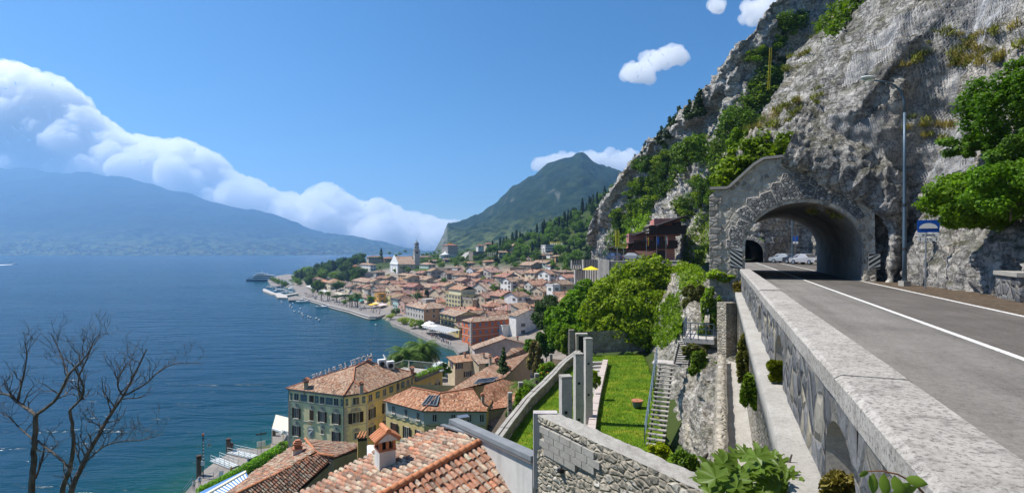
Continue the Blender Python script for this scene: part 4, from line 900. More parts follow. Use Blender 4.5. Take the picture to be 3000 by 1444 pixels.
# battlemented house
t, C, u, v_, L, D, z = house(1351, 1384, 1422, 880, 908, 'f', (.46, .38, .26), 'ochre house with white battlements along its flat roof', rows=2, cols=(3, 3), shut=GRN)
for ax, ln in ((u, L), (v_, D)):
    n = int(ln/1.0)
    for k in range(n+1): MB().box(C+ax*ln*k/n+np.array((0, 0, z-C[2]+.75)), (.4, .4, .9), R(36)).build('merlon', MAT['concretepale'], t)
# pink loggia house
t, C, u, v_, L, D, z = house(1422, 1451, 1502, 890, 922, 'h', (.58, .40, .34), 'pink house with a round arched loggia under its roof', rows=2, cols=(0, 4), win='n')
for k in range(5):
    p = C+u*(L*(k+.6)/5.2)-v_*.05; w_ = L/5.2*.36; arcp = [p+u*w_*math.cos(a_)+np.array((0, 0, (z-C[2])*.45+w_*1.4*math.sin(a_))) for a_ in np.linspace(0, math.pi, 9)]+[p-u*w_+np.array((0, 0, .8)), p+u*w_+np.array((0, 0, .8))]
    mesh('arch_opening', arcp, [list(range(len(arcp)))], MAT['black'], t)
    rim = MB().tube([q-v_*.05 for q in arcp[:9]], .16, 5); rim.build('arch_rim', MAT['stonetrim'], t)
    o_ = p+np.array((0, 0, (z-C[2])*.85))-v_*.05; MB().tube([o_, o_-v_*.06], .32, 8).build('oculus', MAT['black'], t)
# yellow balcony house
t, C, u, v_, L, D, z = house(1290, 1335, 1402, 926, 978, 'G', (.56, .50, .26), 'pale yellow house with wooden balconies and flower pots over the water', rows=3, cols=(0, 4), shut=BRN, pitch=.28)
mesh('side_wall', [C-v_*.06, C+u*L-v_*.06, np.array((*(C+u*L-v_*.06)[:2], z)), np.array((*(C-v_*.06)[:2], z))], [(0, 1, 2, 3)], MAT['plaster'], t, color=(.30, .25, .21))
for hh in (.36, .68):
    b = MB(); c0 = C-u*.6+np.array((0, 0, (z-C[2])*hh)); b.bar(c0, c0+v_*D, 1.2, .15); 
    for k in range(int(D/.5)): b.box(c0-u*.55+v_*(k*.5)+np.array((0, 0, .5)), (.06, .06, .9), R(36))
    b.bar(c0-u*.55+np.array((0, 0, .95)), c0-u*.55+v_*D+np.array((0, 0, .95)), .1, .08); b.build('balcony', MAT['darkwood'], t)
# orange red hotel
t, C, u, v_, L, D, z = house(1354, 1380, 1518, 943, 1010, 'h', (.58, .155, .06), 'orange red three storey hotel with white trim and blue grey shutters', ang=34, rows=3, cols=(8, 2), win='c', shut=BLU, winscale=1.05, pitch=.36)
for hh in (.36, .67): 
    for ax, ln in ((u, L), (v_, D)): MB().bar(C+np.array((0, 0, (z-C[2])*hh))-.06*(u+v_), C+ax*ln+np.array((0, 0, (z-C[2])*hh))-.06*(u+v_), .12, .22).build('string_course', MAT['stonetrim'], t)
for k in range(16): MB().box(C+np.array((0, 0, .5+k*(z-C[2])/16.5)), (.9 if k % 2 else .6, .6 if k % 2 else .9, (z-C[2])/18), R(34)).build('quoin', MAT['stonetrim'], t)
ORANGE = (t, C, u, v_, L, D, z)
# church and bell tower
base = drop(1168, 801)
t, C, u, v_, L, D, z = house(1146, 1168, 1216, 774, 801, 'g', (.56, .50, .36), 'parish church with white classical front and long tiled nave', name='church', cat='church', ang=25, win=None, pitch=.42, maxL=60, chim=0)
f0 = C-u*.3; n_ = -u
b = MB(); hh = z-C[2]; W2 = D+1.2; o = f0-v_*.6
b.prism([o, o+v_*W2, o+v_*W2+np.array((0, 0, hh+.6)), o+v_*W2/2+np.array((0, 0, hh+D*.25)), o+np.array((0, 0, hh+.6))], o, o-u*.5); b.build('front', MAT['white'], t)
for k in (.03, .28, .72, .97): MB().box(o+v_*W2*k-u*.7+np.array((0, 0, hh/2)), (.4, .8, hh), R(25)).build('pilaster', MAT['white'], t)
MB().bar(o-u*.75+np.array((0, 0, hh)), o+v_*W2-u*.75+np.array((0, 0, hh)), .9, .7).build('cornice', MAT['white'], t)
MB().box(o+v_*W2*.5-u*.55+np.array((0, 0, 1.6)), (.1, 1.8, 3.2), R(25)).build('door', MAT['darkwood'], t)
MB().tube([o+v_*W2*.5-u*.5+np.array((0, 0, hh*.72)), o+v_*W2*.5-u*.6+np.array((0, 0, hh*.72))], .9, 12).build('round_window', MAT['glass'], t)
for k in (.35, .8): obj('window', WIN['n'], t, None, tuple(C+u*L*k+np.array((0, 0, hh*.75))), R(25), 1.2)
Yt = C[1]+16; tw = np.array(((1220.5-HX)/F*Yt, Yt, float(ground_z((1220.5-HX)/F*Yt, Yt))))
t = thing('bell_tower', 'tall grey stone bell tower with onion dome', 'tower', tw); w_ = 15/F*Yt; zz = lambda y: EYE-(y-HY)/F*Yt
MB().box((tw[0], tw[1], (zz(746)+tw[2]-3)/2), (w_, w_, zz(746)-tw[2]+3), R(25)).build('shaft', MAT['concretepale'], t)
MB().box((tw[0], tw[1], zz(745.5)), (w_*1.1, w_*1.1, .5), R(25)).build('cornice', MAT['stonetrim'], t)
bel = MB(); top = zz(731.5)
for a_ in (-1, 1):
    for b_ in (-1, 1): p = np.array((math.cos(R(25))*a_-math.sin(R(25))*b_, math.sin(R(25))*a_+math.cos(R(25))*b_))*w_*.37; bel.box((tw[0]+p[0], tw[1]+p[1], (zz(745)+top)/2), (w_*.26, w_*.26, top-zz(745)), R(25))
bel.box((tw[0], tw[1], top-.9), (w_, w_, 1.8), R(25)); bel.box((tw[0], tw[1], zz(744)), (w_, w_, .8), R(25)); bel.build('belfry', MAT['concretepale'], t)
MB().box((tw[0], tw[1], zz(739)), (w_*.4, w_*.4, 2), R(25)).build('bell', MAT['black'], t)
MB().box((tw[0], tw[1], top+.2), (w_*1.22, w_*1.22, .5), R(25)).build('upper_cornice', MAT['stonetrim'], t)
MB().lathe((tw[0], tw[1], top+.4), [(w_*.36, 0), (w_*.36, zz(718.5)-top-.4)], 8).build('lantern', MAT['concretepale'], t)
for a_ in range(4): MB().box((tw[0]+math.cos(a_*math.pi/2+R(25)-math.pi/4)*w_*.35, tw[1]+math.sin(a_*math.pi/2+R(25)-math.pi/4)*w_*.35, (top+zz(719))/2), (.9, .9, 1.9), R(25)+a_*math.pi/2-math.pi/4).build('lantern_opening', MAT['black'], t)
MB().lathe((tw[0], tw[1], zz(718.5)), [(w_*.44, 0), (w_*.5, .3), (w_*.42, .5), (w_*.47, 1.2), (w_*.44, 2.0), (w_*.28, 2.9), (w_*.12, 3.7), (w_*.05, 4.6), (.12, 5.2), (.08, 7.0)], 14).build('onion_dome', MAT['zinc'], t, sm=True)
# hilltop hotel, white balcony hotel, tent hall
t, C, u, v_, L, D, z = house(1294, 1312, 1341, 718, 731, 'h', (.40, .36, .33), 'grey hilltop hotel with red roof and yellow sign', name='hotel', cat='hotel', rows=3, win='n', roofc=(1.4, .8, .7), pitch=.2)
MB().box(np.array((*(C+u*L*.5+v_*D*.4)[:2], z+2.6)), (6, .2, 1.6), R(36)).build('roof_sign', MAT['yellow'], t)
t, C, u, v_, L, D, z = house(1585, 1600, 1653, 719, 742, 'f', WHT, 'white hotel with rows of balconies below the forest', name='hotel', cat='hotel', ang=30, win='n', rows=3, cols=(0, 3))
for r_ in range(3):
    h0 = C[2]+(z-C[2])*(r_+.02)/3
    for k in range(8):
        p = C+u*L*.62*(k+.5)/8; obj('window', WIN['b'], t, (.3, .3, .3), (p[0], p[1], h0+1.6), R(30), .9)
        if r_: MB().box(p-v_*.5+np.array((0, 0, h0-C[2]+.45)), (L*.62/8*.92, .08, .8), R(30)).build('balcony', MAT['white'], t)
for k in range(7): MB().box(C+u*L*(.35+k*.1)+v_*2+np.array((0, 0, z-C[2]+1)), (.4, .4, 2), R(30)).build('roof_post', MAT['white'], t)
for k, s in enumerate((('HOTEL', .2), ('BEL', .62))): 
    p = C+u*L*(.45+k*.32)+v_*3; MB().box(p+np.array((0, 0, z-C[2]+2.2)), (4.2, .2, 1.7), R(30)).build('roof_sign', MAT['yellow'], t)
p0 = C-v_*9+np.array((0, 0, -4))
MB().box(C+u*L*.3-v_*4+np.array((0, 0, -3.5)), (L*.9, 8, 5), R(30)).build('terrace', MAT['plaster'], t, color=WHT)
for k in range(9): MB().box(C+u*L*(k/9-.12)-v_*8.05+np.array((0, 0, -3)), (.35, .35, 4), R(30)).build('terrace_post', MAT['white'], t)
t, C, u, v_, L, D, z = house(1288, 1300, 1337, 747, 758, 'f', WHT, 'white low hall with a pointed tent roof', name='hall', cat='hall', win='n', rows=1)
MB().lathe(np.array((*(C+u*4+v_*4)[:2], z)), [(7, 0), (4, 1.0), (1.6, 2.2), (.3, 4.2)], 12).build('tent_roof', MAT['white'], t, sm=True)
# ramp road among the houses
a_, b_ = [drop(1343, 761), drop(1362, 761), drop(1379, 738), drop(1367, 738)], None
tag(mesh('ramp_road', [p+np.array((0, 0, .9)) for p in a_], [(0, 1, 2, 3)], MAT['concrete']), kind='structure')
# lemon houses: rows of bare pillars
def pillars(name, label, x0, x1, yb, yt, n, panel=None, Y=None, w_=.6):
    p0, p1 = (drop(x0, yb), drop(x1, yb)) if Y is None else (P(x0, yb, Y), P(x1, yb, Y*1.02)); t = thing(name, label, 'pillars', p0)
    for k in range(n):
        p = p0+(p1-p0)*k/(n-1); h = (yb-yt)/F*p[1]; MB().box(p+np.array((0, 0, h/2-.8)), (w_, w_, h+1.6), .4).build('pillar', MAT['concretepale'], t)
    d = p1-p0; h = (yb-yt)/F*p0[1]
    if panel is not None:
        for k in range(n-1):
            c = p0+d*(k+.5)/(n-1)+np.array((0, .3, h*.5)); MB().box(c, (np.linalg.norm(d[:2])/(n-1)-w_, .1, h*.92), math.atan2(d[1], d[0])).build('panel', MAT[panel], t)
        MB().bar(p0+np.array((0, 0, h)), p1+np.array((0, 0, h)), .4, .3).build('beam', MAT['brownwood'], t)
    return t
pillars('lemon_house', 'bare white pillars of an old lemon house below the wood', 1430, 1456, 760, 740, 6)
pillars('lemon_house', 'short row of pillars on a terrace in the middle of the upper town', 1541, 1578, 771, 757, 6)
pillars('lemon_house', 'lemon house with orange brown panels below the pink hotel', 1710, 1748, 786, 761, 6, 'rust', 190, .8)
pillars('lemon_house', 'lower lemon house with golden panels behind the yellow parasol', 1686, 1716, 818, 791, 5, 'rust', 180, .8)
pillars('lemon_house', 'row of tall white pillars right of the golden panels', 1718, 1752, 816, 792, 6, None, 178, .6)
pillars('lemon_house', 'lemon house with dark green panels next to the hedge', 1675, 1702, 776, 762, 5, 'greenpaint', 215, .6)
# the rest of the packed roofs
rr = np.random.default_rng(8); nfill = 0; NT_ = len(HOUSES)
for s in np.arange(24, 104, 11.5):
    for a in np.arange(-4, 318, 13.0):
        aa, ss = a+rr.uniform(-3, 3), s+rr.uniform(-3, 3); q = np.array((-17, 203))+aa*np.array((-.59, .81))+ss*np.array((.81, .59)); L, D = rr.uniform(8, 12), rr.uniform(7.5, 11); ang = 36+rr.normal()*7
        px = HX+q[0]/q[1]*F
        if px > 1700 or px < 1010 or (px < 1170 and ss < 30) or (aa > 205 and 70 < ss) or (aa > 255): continue
        c0 = q+L/2*np.array((math.cos(R(ang)), math.sin(R(ang))))+D/2*np.array((-math.sin(R(ang)), math.cos(R(ang))))
        if any(np.linalg.norm(c0-(h[1][:2]+h[2]/2*np.array((.81, .59))+h[3]/2*np.array((-.59, .81)))) < .40*(h[2]+h[3])*.5+.40*(L+D)*.5 for h in HOUSES): continue
        z0 = float(ground_z(*q)); ci = rr.integers(7); col = [TAN, CREAM, GREY, STONE, WHT, TAUPE, PINK][ci]; kd = 'hgGgGs'[rr.integers(6)]
        house(0, 0, 0, 0, 0, kd, col, 'small %s %s house beside the %s' % (['tan', 'cream', 'grey', 'stone', 'white', 'brown', 'pink'][ci], {'h': 'hipped', 'g': 'gabled', 'G': 'gabled', 's': 'lean to'}[kd], ' '.join(min(HOUSES[:NT_], key=lambda h: np.linalg.norm(h[1][:2]-q))[0].split()[:9])), ang, 's', [BRN, GRN, (.2, .2, .2)][rr.integers(3)], rows=2, base=np.array((*q, z0)), dims=(L, D, z0+rr.uniform(4.5, 7.2)), cols=(2, 2), roofc=(rr.uniform(.85, 1.2), rr.uniform(.8, .98), rr.uniform(.75, .95)))['group' if 0 else 0]['group'] = 'packed houses of the old town'; nfill += 1
# ---------------------------------------------------------------- nearer buildings
def Q(x, y, z): return PZ(x, y, z)
def in_poly(pts, poly):
    x, y = pts[:, 0], pts[:, 1]; c = np.zeros(len(pts), bool); n = len(poly)
    for i in range(n):
        (x0, y0), (x1, y1) = poly[i], poly[(i+1) % n]
        m = ((y0 > y) != (y1 > y)) & (x < (x1-x0)*(y-y0)/((y1-y0) if y1 != y0 else 1e-9)+x0); c ^= m
    return c
def tile_field(poly, down, sp, ln, rad, lift=.03, jit=1.0, seed=1, seg=5, over=.0):
    """half-round cover tiles laid in columns down a roof polygon; returns points (n, 2*(seg+1), 3)"""
    poly = [np.array(p, float) for p in poly]; n = sum(np.cross(poly[i], poly[(i+1) % len(poly)]) for i in range(len(poly))); n /= np.linalg.norm(n); n = n if n[2] > 0 else -n
    dn = np.array(down, float); dn = dn-n*(dn@n); dn /= np.linalg.norm(dn); ac = np.cross(n, dn); o = np.mean(poly, 0)
    q = np.array([((p-o)@ac, (p-o)@dn) for p in poly]); a0, b0 = q.min(0); a1, b1 = q.max(0)
    A, B = np.meshgrid(np.arange(a0, a1, sp), np.arange(b0-ln, b1+ln, ln), indexing='ij'); r_ = np.random.default_rng(seed)
    c = np.stack([A.ravel(), B.ravel()], -1); c = c[in_poly(c, q)]; m = len(c)
    ja = r_.normal(size=m)*.012*jit; jr = r_.normal(size=m)*.02*jit; jl = r_.normal(size=m)*.012*jit; th = np.linspace(0, math.pi, seg+1); V = np.empty((m, 2*(seg+1), 3))
    for e in (0, 1):                                       # upper and lower end
        bb = c[:, 1]+(-.55*ln if e == 0 else .57*ln); rr = rad*(.84 if e == 0 else 1.05); up = (.0 if e == 0 else lift)+jl
        aa = c[:, 0]+ja+(-jr if e == 0 else jr)*ln*.5
        for i, t in enumerate(th):
            V[:, e*(seg+1)+i] = o+np.outer(aa+rr*math.cos(t), ac)+np.outer(bb, dn)+np.outer(up+rr*math.sin(t)*.95, n)
    return V, [o+(p-o)-n*((p-o)@n)-n*.04 for p in poly], n, dn, ac
def tile_faces(m, seg=5):
    f = np.array([(i, i+1, seg+1+i+1, seg+1+i) for i in range(seg)]); return (f[None]+np.arange(m)[:, None, None]*(2*(seg+1))).reshape(-1, 4)
def walls_down(polyline, zbot, parent, color, mat='plaster', name='wall', closed=True):
    p = [np.array(q, float) for q in polyline]; n = len(p); zb = zbot if hasattr(zbot, '__len__') else [zbot]*n
    v = p+[np.array((q[0], q[1], z_)) for q, z_ in zip(p, zb)]; f = [(i, (i+1) % n, n+(i+1) % n, n+i) for i in range(n if closed else n-1)]
    return mesh(name, v, f, MAT[mat], parent, color=color)
def face_frame(a, b):
    a, b = np.array(a, float), np.array(b, float); d = b-a; d[2] = 0; L = np.linalg.norm(d); u = d/L; n = np.array((u[1], -u[0], 0)); return a, u, n, L, math.atan2(u[1], u[0])
# ---- hotel by the lake
ez, bz = 14.3, 1.4
P1, P2, P3, P4 = Q(838, 1137, ez), Q(1007, 1158, ez), Q(1076, 1148, ez), Q(1220, 1093, ez); P5 = P1+(P4-P3)*1.02
R1, RA_, RB_ = Q(1075, 1059, 17.3), Q(1040, 1076, 17.2), Q(1035, 1115, 16.0)
ht = thing('hotel', 'yellow hotel with frescoed walls, brown shutters and hipped tile roof by the lake', 'hotel', (*P2[:2], bz))
cen = np.mean([P1, P2, P3, P4, P5], 0); ins = lambda p, k=.45: p+(cen-p)/np.linalg.norm((cen-p)[:2])*k*np.array((1, 1, 0))
W1, W2, W3, W4, W5 = [ins(p) for p in (P1, P2, P3, P4, P5)]
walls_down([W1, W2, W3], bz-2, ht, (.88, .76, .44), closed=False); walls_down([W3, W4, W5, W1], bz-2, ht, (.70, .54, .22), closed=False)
hr = roof_mesh('roof', [[P1, P2, RB_, RA_, R1], [P2, P3, RB_], [P3, P4, R1, RA_, RB_], [P4, P5, R1], [P5, P1, R1]], MAT['rooffine'], ht, (1.05, .95, .88))
m = MB()
for pl in ([P1, R1], [R1, RA_, RB_], [RB_, P2], [RB_, P3], [R1, P4]): m.tube([q+np.array((0, 0, .05)) for q in pl], .14, 6)
m.build('ridge', MAT['terracotta'], hr)
b = MB()                                                   # gutter
for a_, c_ in ((P1, P2), (P2, P3), (P3, P4)): b.tube([a_+np.array((0, 0, -.15)), c_+np.array((0, 0, -.15))], .09, 6)
b.build('gutter', MAT['darkmetal'], hr)
def hwin(fr, s, depth, w_, h_, shut=True, closed=False, ped=True, par=ht, zt=ez):
    a, u, n, L, rz = fr; c = a+u*(L*s); c = np.array((c[0], c[1], zt-depth))+n*.02
    wd = MB(); wd.box(c+n*.02, (w_, .06, h_), rz, m=0); wd.box(c+n*.05, (w_*.9, .03, h_*.93), rz, m=1); wd.box(c+n*.075, (.06, .03, h_*.93), rz, m=2)
    for k in (-1, 1): wd.box(c+n*.07+u*k*w_*.47, (.07, .06, h_), rz, m=2)
    wd.box(c+n*.1-np.array((0, 0, h_/2+.06)), (w_+.3, .22, .12), rz, m=0)
    if closed: wd.box(c+n*.09, (w_*.95, .05, h_*.97), rz, m=3)
    o = wd.build('window', [MAT['stonetrim'], MAT['glass'], MAT['frame'], MAT['brownwood']], par)
    if shut:
        for k in (-1, 1):
            sb = MB(); sb.box(c+n*.09+u*k*(w_*.5+w_*.27), (w_*.5, .06, h_), rz)
            for j in range(6): sb.box(c+n*.125+u*k*(w_*.77)+np.array((0, 0, (j-2.5)*h_*.15)), (w_*.4, .02, .04), rz)
            sb.build('shutter', MAT['darkwood'], o)
    if ped:
        pc = c+n*.03+np.array((0, 0, h_/2+.22)); pb = MB(); pb.box(pc, (w_*1.6, .06, .12), rz)
        pts = [pc+u*(w_*.7*math.cos(t))+np.array((0, 0, .08+.55*math.sin(t)**.7)) for t in np.linspace(0, math.pi, 11)]; pb.prism(pts, (0, 0, 0), n*.03); pb.build('pediment', MAT['frescopale'], o)
        MB().tube([pc+n*.05+np.array((0, 0, .3)), pc+n*.07+np.array((0, 0, .3))], .17, 8).build('medallion', MAT['terracotta'], o)
    return o
def fresco(fr, s, depth, w_, h_, par=ht, zt=ez):
    a, u, n, L, rz = fr; c = a+u*(L*s); c = np.array((c[0], c[1], zt-depth))+n*.03
    MB().box(c, (w_, .04, h_), rz).build('fresco_panel', MAT['fresco'], par)
    b = MB()
    for k in range(-2, 3): b.tube([c+n*.04+u*(w_*.09*k)+np.array((0, 0, h_*(.28-abs(k)*.07)*math.cos(j*.7)*(1 if j < 3 else .6)))+u*(math.sin(j*1.1)*w_*.06) for j in range(5)], .025, 4)
    b.build('scrollwork', MAT['frescopale'], par)
LF, CF, RF = face_frame(W1, W2), face_frame(W2, W3), face_frame(W3, W4)
for s, k in ((.15, 0), (.43, 1), (.62, 0), (.865, 0)):
    hwin(LF, s, 1.45, 1.05, 1.25, False, k == 1, False)
    hwin(LF, s, 4.45, .95, 1.9, k == 0, k == 1)
for s in (.05, .28, .52, .74, .96): fresco(LF, s, 1.45, .5 if s in (.05, .96) else (1.5 if s in (.28, .74) else .8), 1.25)
hwin(LF, .15, 7.75, .95, 1.9); hwin(LF, .865, 7.75, .95, 1.9); hwin(LF, .62, 7.2, .7, .8, False)
for s in (.15, .4, .62, .865): hwin(LF, s, 11.0, 1.2, 2.2, False, False, False)
hwin(CF, .52, 1.4, 1.2, 1.25, False, False, False); hwin(CF, .52, 4.4, 1.3, 1.9); hwin(CF, .55, 7.7, .9, 1.1, False); fresco(CF, .88, 1.4, .6, 1.25); fresco(CF, .12, 1.4, .4, 1.25)
for s in (.07, .34, .62, .84): hwin(RF, s, 1.4, 1.05, 1.25, False, False, False)
for s in (.21, .48, .73, .94): fresco(RF, s, 1.4, 1.1 if s < .9 else .5, 1.25)
for s in (.1, .36, .62, .86): hwin(RF, s, 4.4, .95, 1.9); hwin(RF, s, 7.75, .95, 1.9)
for fr in (LF, CF, RF):
    for dep, th in ((2.35, .14), (5.75, .10), (9.1, .10), (.35, .3)): a, u, n, L, rz = fr; MB().bar(np.array((*(a+n*.02)[:2], ez-dep)), np.array((*(a+u*L+n*.02)[:2], ez-dep)), .08, th).build('string_course', MAT['frescopale'], ht)
for W_, fr in ((W2, CF), (W3, RF), (W1, LF)):
    a, u, n, L, rz = fr
    for k in range(26): MB().box(np.array((*(W_+u*(.3 if k % 2 else .2)+n*.02)[:2], ez-2.6-k*.44)), (.7 if k % 2 else .5, .06, .4), rz).build('quoin', MAT['stonetrim'], ht)
for q, n in ((W2, LF[2]), (W1+LF[1]*.2, LF[2]), (W3+RF[1]*9.2, RF[2])): MB().tube([np.array((*(q+n*.14)[:2], ez-.2)), np.array((*(q+n*.14)[:2], bz))], .06, 6).build('downpipe', MAT['darkmetal'], ht)
a, u, n, L, rz = LF; c = a+u*L*.41+n*.04; c = np.array((c[0], c[1], ez-7.6))
shp = lambda k: [c+n*.02*k+u*x*k_+np.array((0, 0, y*k_)) for x, y in ((-.5, .6), (.5, .6), (.5, -.1), (.3, -.55), (0, -.8), (-.3, -.55), (-.5, -.1)) for k_ in [1.0]]
MB().prism([c+u*x*1.35+np.array((0, 0, y*1.3)) for x, y in ((-.5, .75), (0, .9), (.5, .75), (.6, .2), (.5, -.4), (.2, -.85), (-.2, -.85), (-.5, -.4), (-.6, .2))], (0, 0, 0), n*.02).build('crest_scroll', MAT['frescopale'], ht)
MB().prism([p for p in shp(1)], (0, 0, 0), n*.05).build('crest_shield', MAT['white'], ht)
MB().prism([c+n*.05+u*x+np.array((0, 0, y)) for x, y in ((-.48, .55), (.48, .55), (-.48, -.1))], (0, 0, 0), n*.02).build('crest_field', MAT['terracotta'], ht)
MB().prism([c+n*.05+u*x+np.array((0, 0, y)) for x, y in ((.48, -.1), (.28, -.55), (0, -.76), (-.28, -.5), (.48, .4))], (0, 0, 0), n*.02).build('crest_field', MAT['bluegrey'], ht)
for k in range(4): MB().tube([c+n*.01+u*(k-1.5)*.3+np.array((0, 0, 1.55)), c+n*.05+u*(k-1.5)*.3+np.array((0, 0, 1.55))], .09, 5).build('star', MAT['orange'], ht)
letter('HOTEL LE PALME', .42, MAT['fresco'], ht, c+n*.03+np.array((0, 0, -1.45)), u, (0, 0, 1))
# roof sign seen from behind, chimneys, machines on the roof
sg = thing('roof_sign', 'rooftop hotel sign of metal letters seen mirrored from behind', 'sign', Q(1005, 1085, 16))
s0, s1 = Q(1066, 1051, 17.9), Q(944, 1096, 15.9); dv = s1-s0
letter('HOTEL LE PALME', 1.62, MAT['frame'], sg, (s0+s1)/2, dv, np.cross(np.cross(dv, (0, 0, 1)), dv), .1)
for off in (-.55, .55): MB().bar(s0+np.array((0, 0, off)), s1+np.array((0, 0, off)), .06).build('rail', MAT['darkmetal'], sg)
for k in range(6): p = s0+dv*k/5; MB().bar(p+np.array((0, 0, .5)), p+np.array((0, 0, -1.9)), .06).build('post', MAT['darkmetal'], sg)
def chimney(x, y0, y1, Y, w_, label, style=0, name='chimney', col=(.42, .37, .31)):
    p = P(x, y1, Y); h = (y1-y0)/F*Y; t = thing(name, label, 'chimney', p)
    MB().box(p+np.array((0, 0, h*.3-.4)), (w_*.75, w_*.75, h*.6+.8), .4).build('stack', MAT['plaster'], t, color=col)
    MB().box(p+np.array((0, 0, h*.62)), (w_, w_, h*.07), .4).build('band', MAT['terracotta'], t)
    for a_ in (-1, 1):
        for b_ in (-1, 1): MB().box(p+np.array((a_*w_*.32, b_*w_*.32, h*.74)), (w_*.14, w_*.14, h*.2), .4).build('vent_brick', MAT['terracotta'], t)
    MB().prism([p+np.array((-w_*.6, -w_*.55, h*.84)), p+np.array((w_*.6, -w_*.55, h*.84)), p+np.array((0, -w_*.55, h))], (0, 0, 0), (0, w_*1.1, 0)).build('cap', MAT['terracotta'], t)
    return t
chimney(897, 1105, 1140, 95, 1.0, 'brick crowned chimney above the crested hotel front'); chimney(1059, 1115, 1142, 92, .8, 'small chimney with metal cowl on the hotel roof', col=(.35, .33, .31)); chimney(1082, 1050, 1078, 105, .9, 'pale chimney at the hotel ridge beside the aerial'); chimney(1207, 1073, 1097, 107, .9, 'red brick chimney at the far eave of the hotel roof', col=(.40, .20, .13))
an = thing('aerial', 'tall television aerial above the hotel ridge', 'aerial', P(1086, 1058, 106)); b = MB(); p = P(1086, 1058, 106); b.tube([p, p+np.array((0, 0, 4.4))], .035, 5)
for zz_, w_ in ((4.2, .9), (3.4, .7), (2.4, 1.1)): b.bar(p+np.array((-w_, .3, zz_)), p+np.array((w_, -.3, zz_+.35)), .05)
b.build('mast', MAT['steel'], an)
for k, (x, y, nm) in enumerate(((1118, 1079, 'white rooftop air conditioner under the satellite dish'), (1143, 1084, 'white rooftop air conditioner beside the metal screen'))):
    p = P(x, y, 106); t = thing('air_conditioner', nm, 'air conditioner', p); MB().box(p+np.array((0, 0, .95)), (1.5, 1.1, 1.9), .5).build('casing', MAT['white'], t); MB().tube([p+np.array((.35, -.85, 1.1)), p+np.array((.4, -.95, 1.1))], .5, 12).build('fan', MAT['black'], t)
p = P(1130, 1048, 107); t = thing('satellite_dish', 'white satellite dish on the hotel roof', 'dish', p-np.array((0, 0, 2.0)))
MB().tube([p, p+np.array((-.08, -.04, -.06)), p+np.array((-.22, -.12, -.16))], [.95, .75, .15], 16).build('reflector', MAT['white'], t, sm=True); MB().tube([p-np.array((0, -.1, .1)), p-np.array((0, -.1, 2.0))], .06, 6).build('mast', MAT['steel'], t)
# terrace wing behind the hotel
wz = 12.6; A1, A2 = W4+(W4-W3)/np.linalg.norm(W4-W3)*.3, W4+(W4-W3)/np.linalg.norm(W4-W3)*11; A1[2] = A2[2] = wz; A4, A3 = A1+(W1-W2)*.8, A2+(W1-W2)*.8
wg = thing('terrace_wing', 'yellow terrace wing with planter and glass railing behind the hotel', 'building', (*A1[:2], bz))
walls_down([A1, A2, A3, A4], bz, wg, (.62, .47, .18)); mesh('deck', [A1, A2, A3, A4], [(0, 1, 2, 3)], MAT['concrete'], wg)
WF = face_frame(A1, A2)
for s in (.2, .5, .8): hwin(WF, s, 3.2, 1.0, 1.9, True, False, True, wg, wz)
MB().bar(A1+np.array((0, 0, .05)), A2+np.array((0, 0, .05)), .9, .18).build('cornice', MAT['zinc'], wg)
MB().bar(A1+np.array((0, 0, .55)), A1+(A2-A1)*.85+np.array((0, 0, .55)), .5, .9).build('planter', MAT['rubblefar'], wg)
gl = [A4+np.array((0, 0, 1.6)), A3+np.array((0, 0, 1.6)), A2+np.array((0, 0, 1.6))]
for a_, c_ in zip(gl[:-1], gl[1:]):
    mesh('glass_railing', [a_, c_, c_-np.array((0, 0, 1.3)), a_-np.array((0, 0, 1.3))], [(0, 1, 2, 3)], MAT['clearglass'], wg); MB().bar(a_, c_, .06).build('handrail', MAT['white'], wg)
p = A1+(A3-A1)*.55; t = thing('closed_parasol', 'closed cream parasol on the glass railed terrace', 'parasol', p); MB().lathe(p, [(.03, 0), (.03, .9), (.22, 1.0), (.16, 1.8), (.04, 2.7)], 8).build('canopy', MAT['cream'], t)
# ---- second yellow house with the big skylight
ez2 = 14.95; B1, B2, B3 = Q(1121, 1172, ez2), Q(1237, 1203, ez2), Q(1428, 1204, ez2); K1, K2, K3 = Q(1205, 1134, 16.9), Q(1290, 1151, 16.6), Q(1385, 1138, 16.9)
yh = thing('house', 'yellow house with painted frieze, brown shutters and a big skylight in its tile roof', 'house', (*B2[:2], 2)); cen2 = np.array((-9, 92, 0))
in2 = lambda p: p+(cen2-p)/np.linalg.norm((cen2-p)[:2])*.55*np.array((1, 1, 0)); V1, V2, V3 = in2(B1), in2(B2), in2(B3)
walls_down([V1, V2, V3, V3+np.array((2, 14, 0)), V1+np.array((2, 10, 0))], 1, yh, (.68, .52, .23))
E1, E3 = Q(1240, 1118, 16.4), B3+np.array((3.0, 6.0, 1.6))
yr = roof_mesh('roof', [[B1, B2, K2, K1], [B2, B3, K3, K2]], MAT['rooffine'], yh, (1.15, .85, .7))
m = MB()
for pl in ([K1, K2], [K2, K3], [K2, B2]): m.tube([q+np.array((0, 0, .05)) for q in pl], .12, 6)
m.build('ridge', MAT['terracotta'], yr)
YL, YR = face_frame(V1, V2), face_frame(V2, V3)
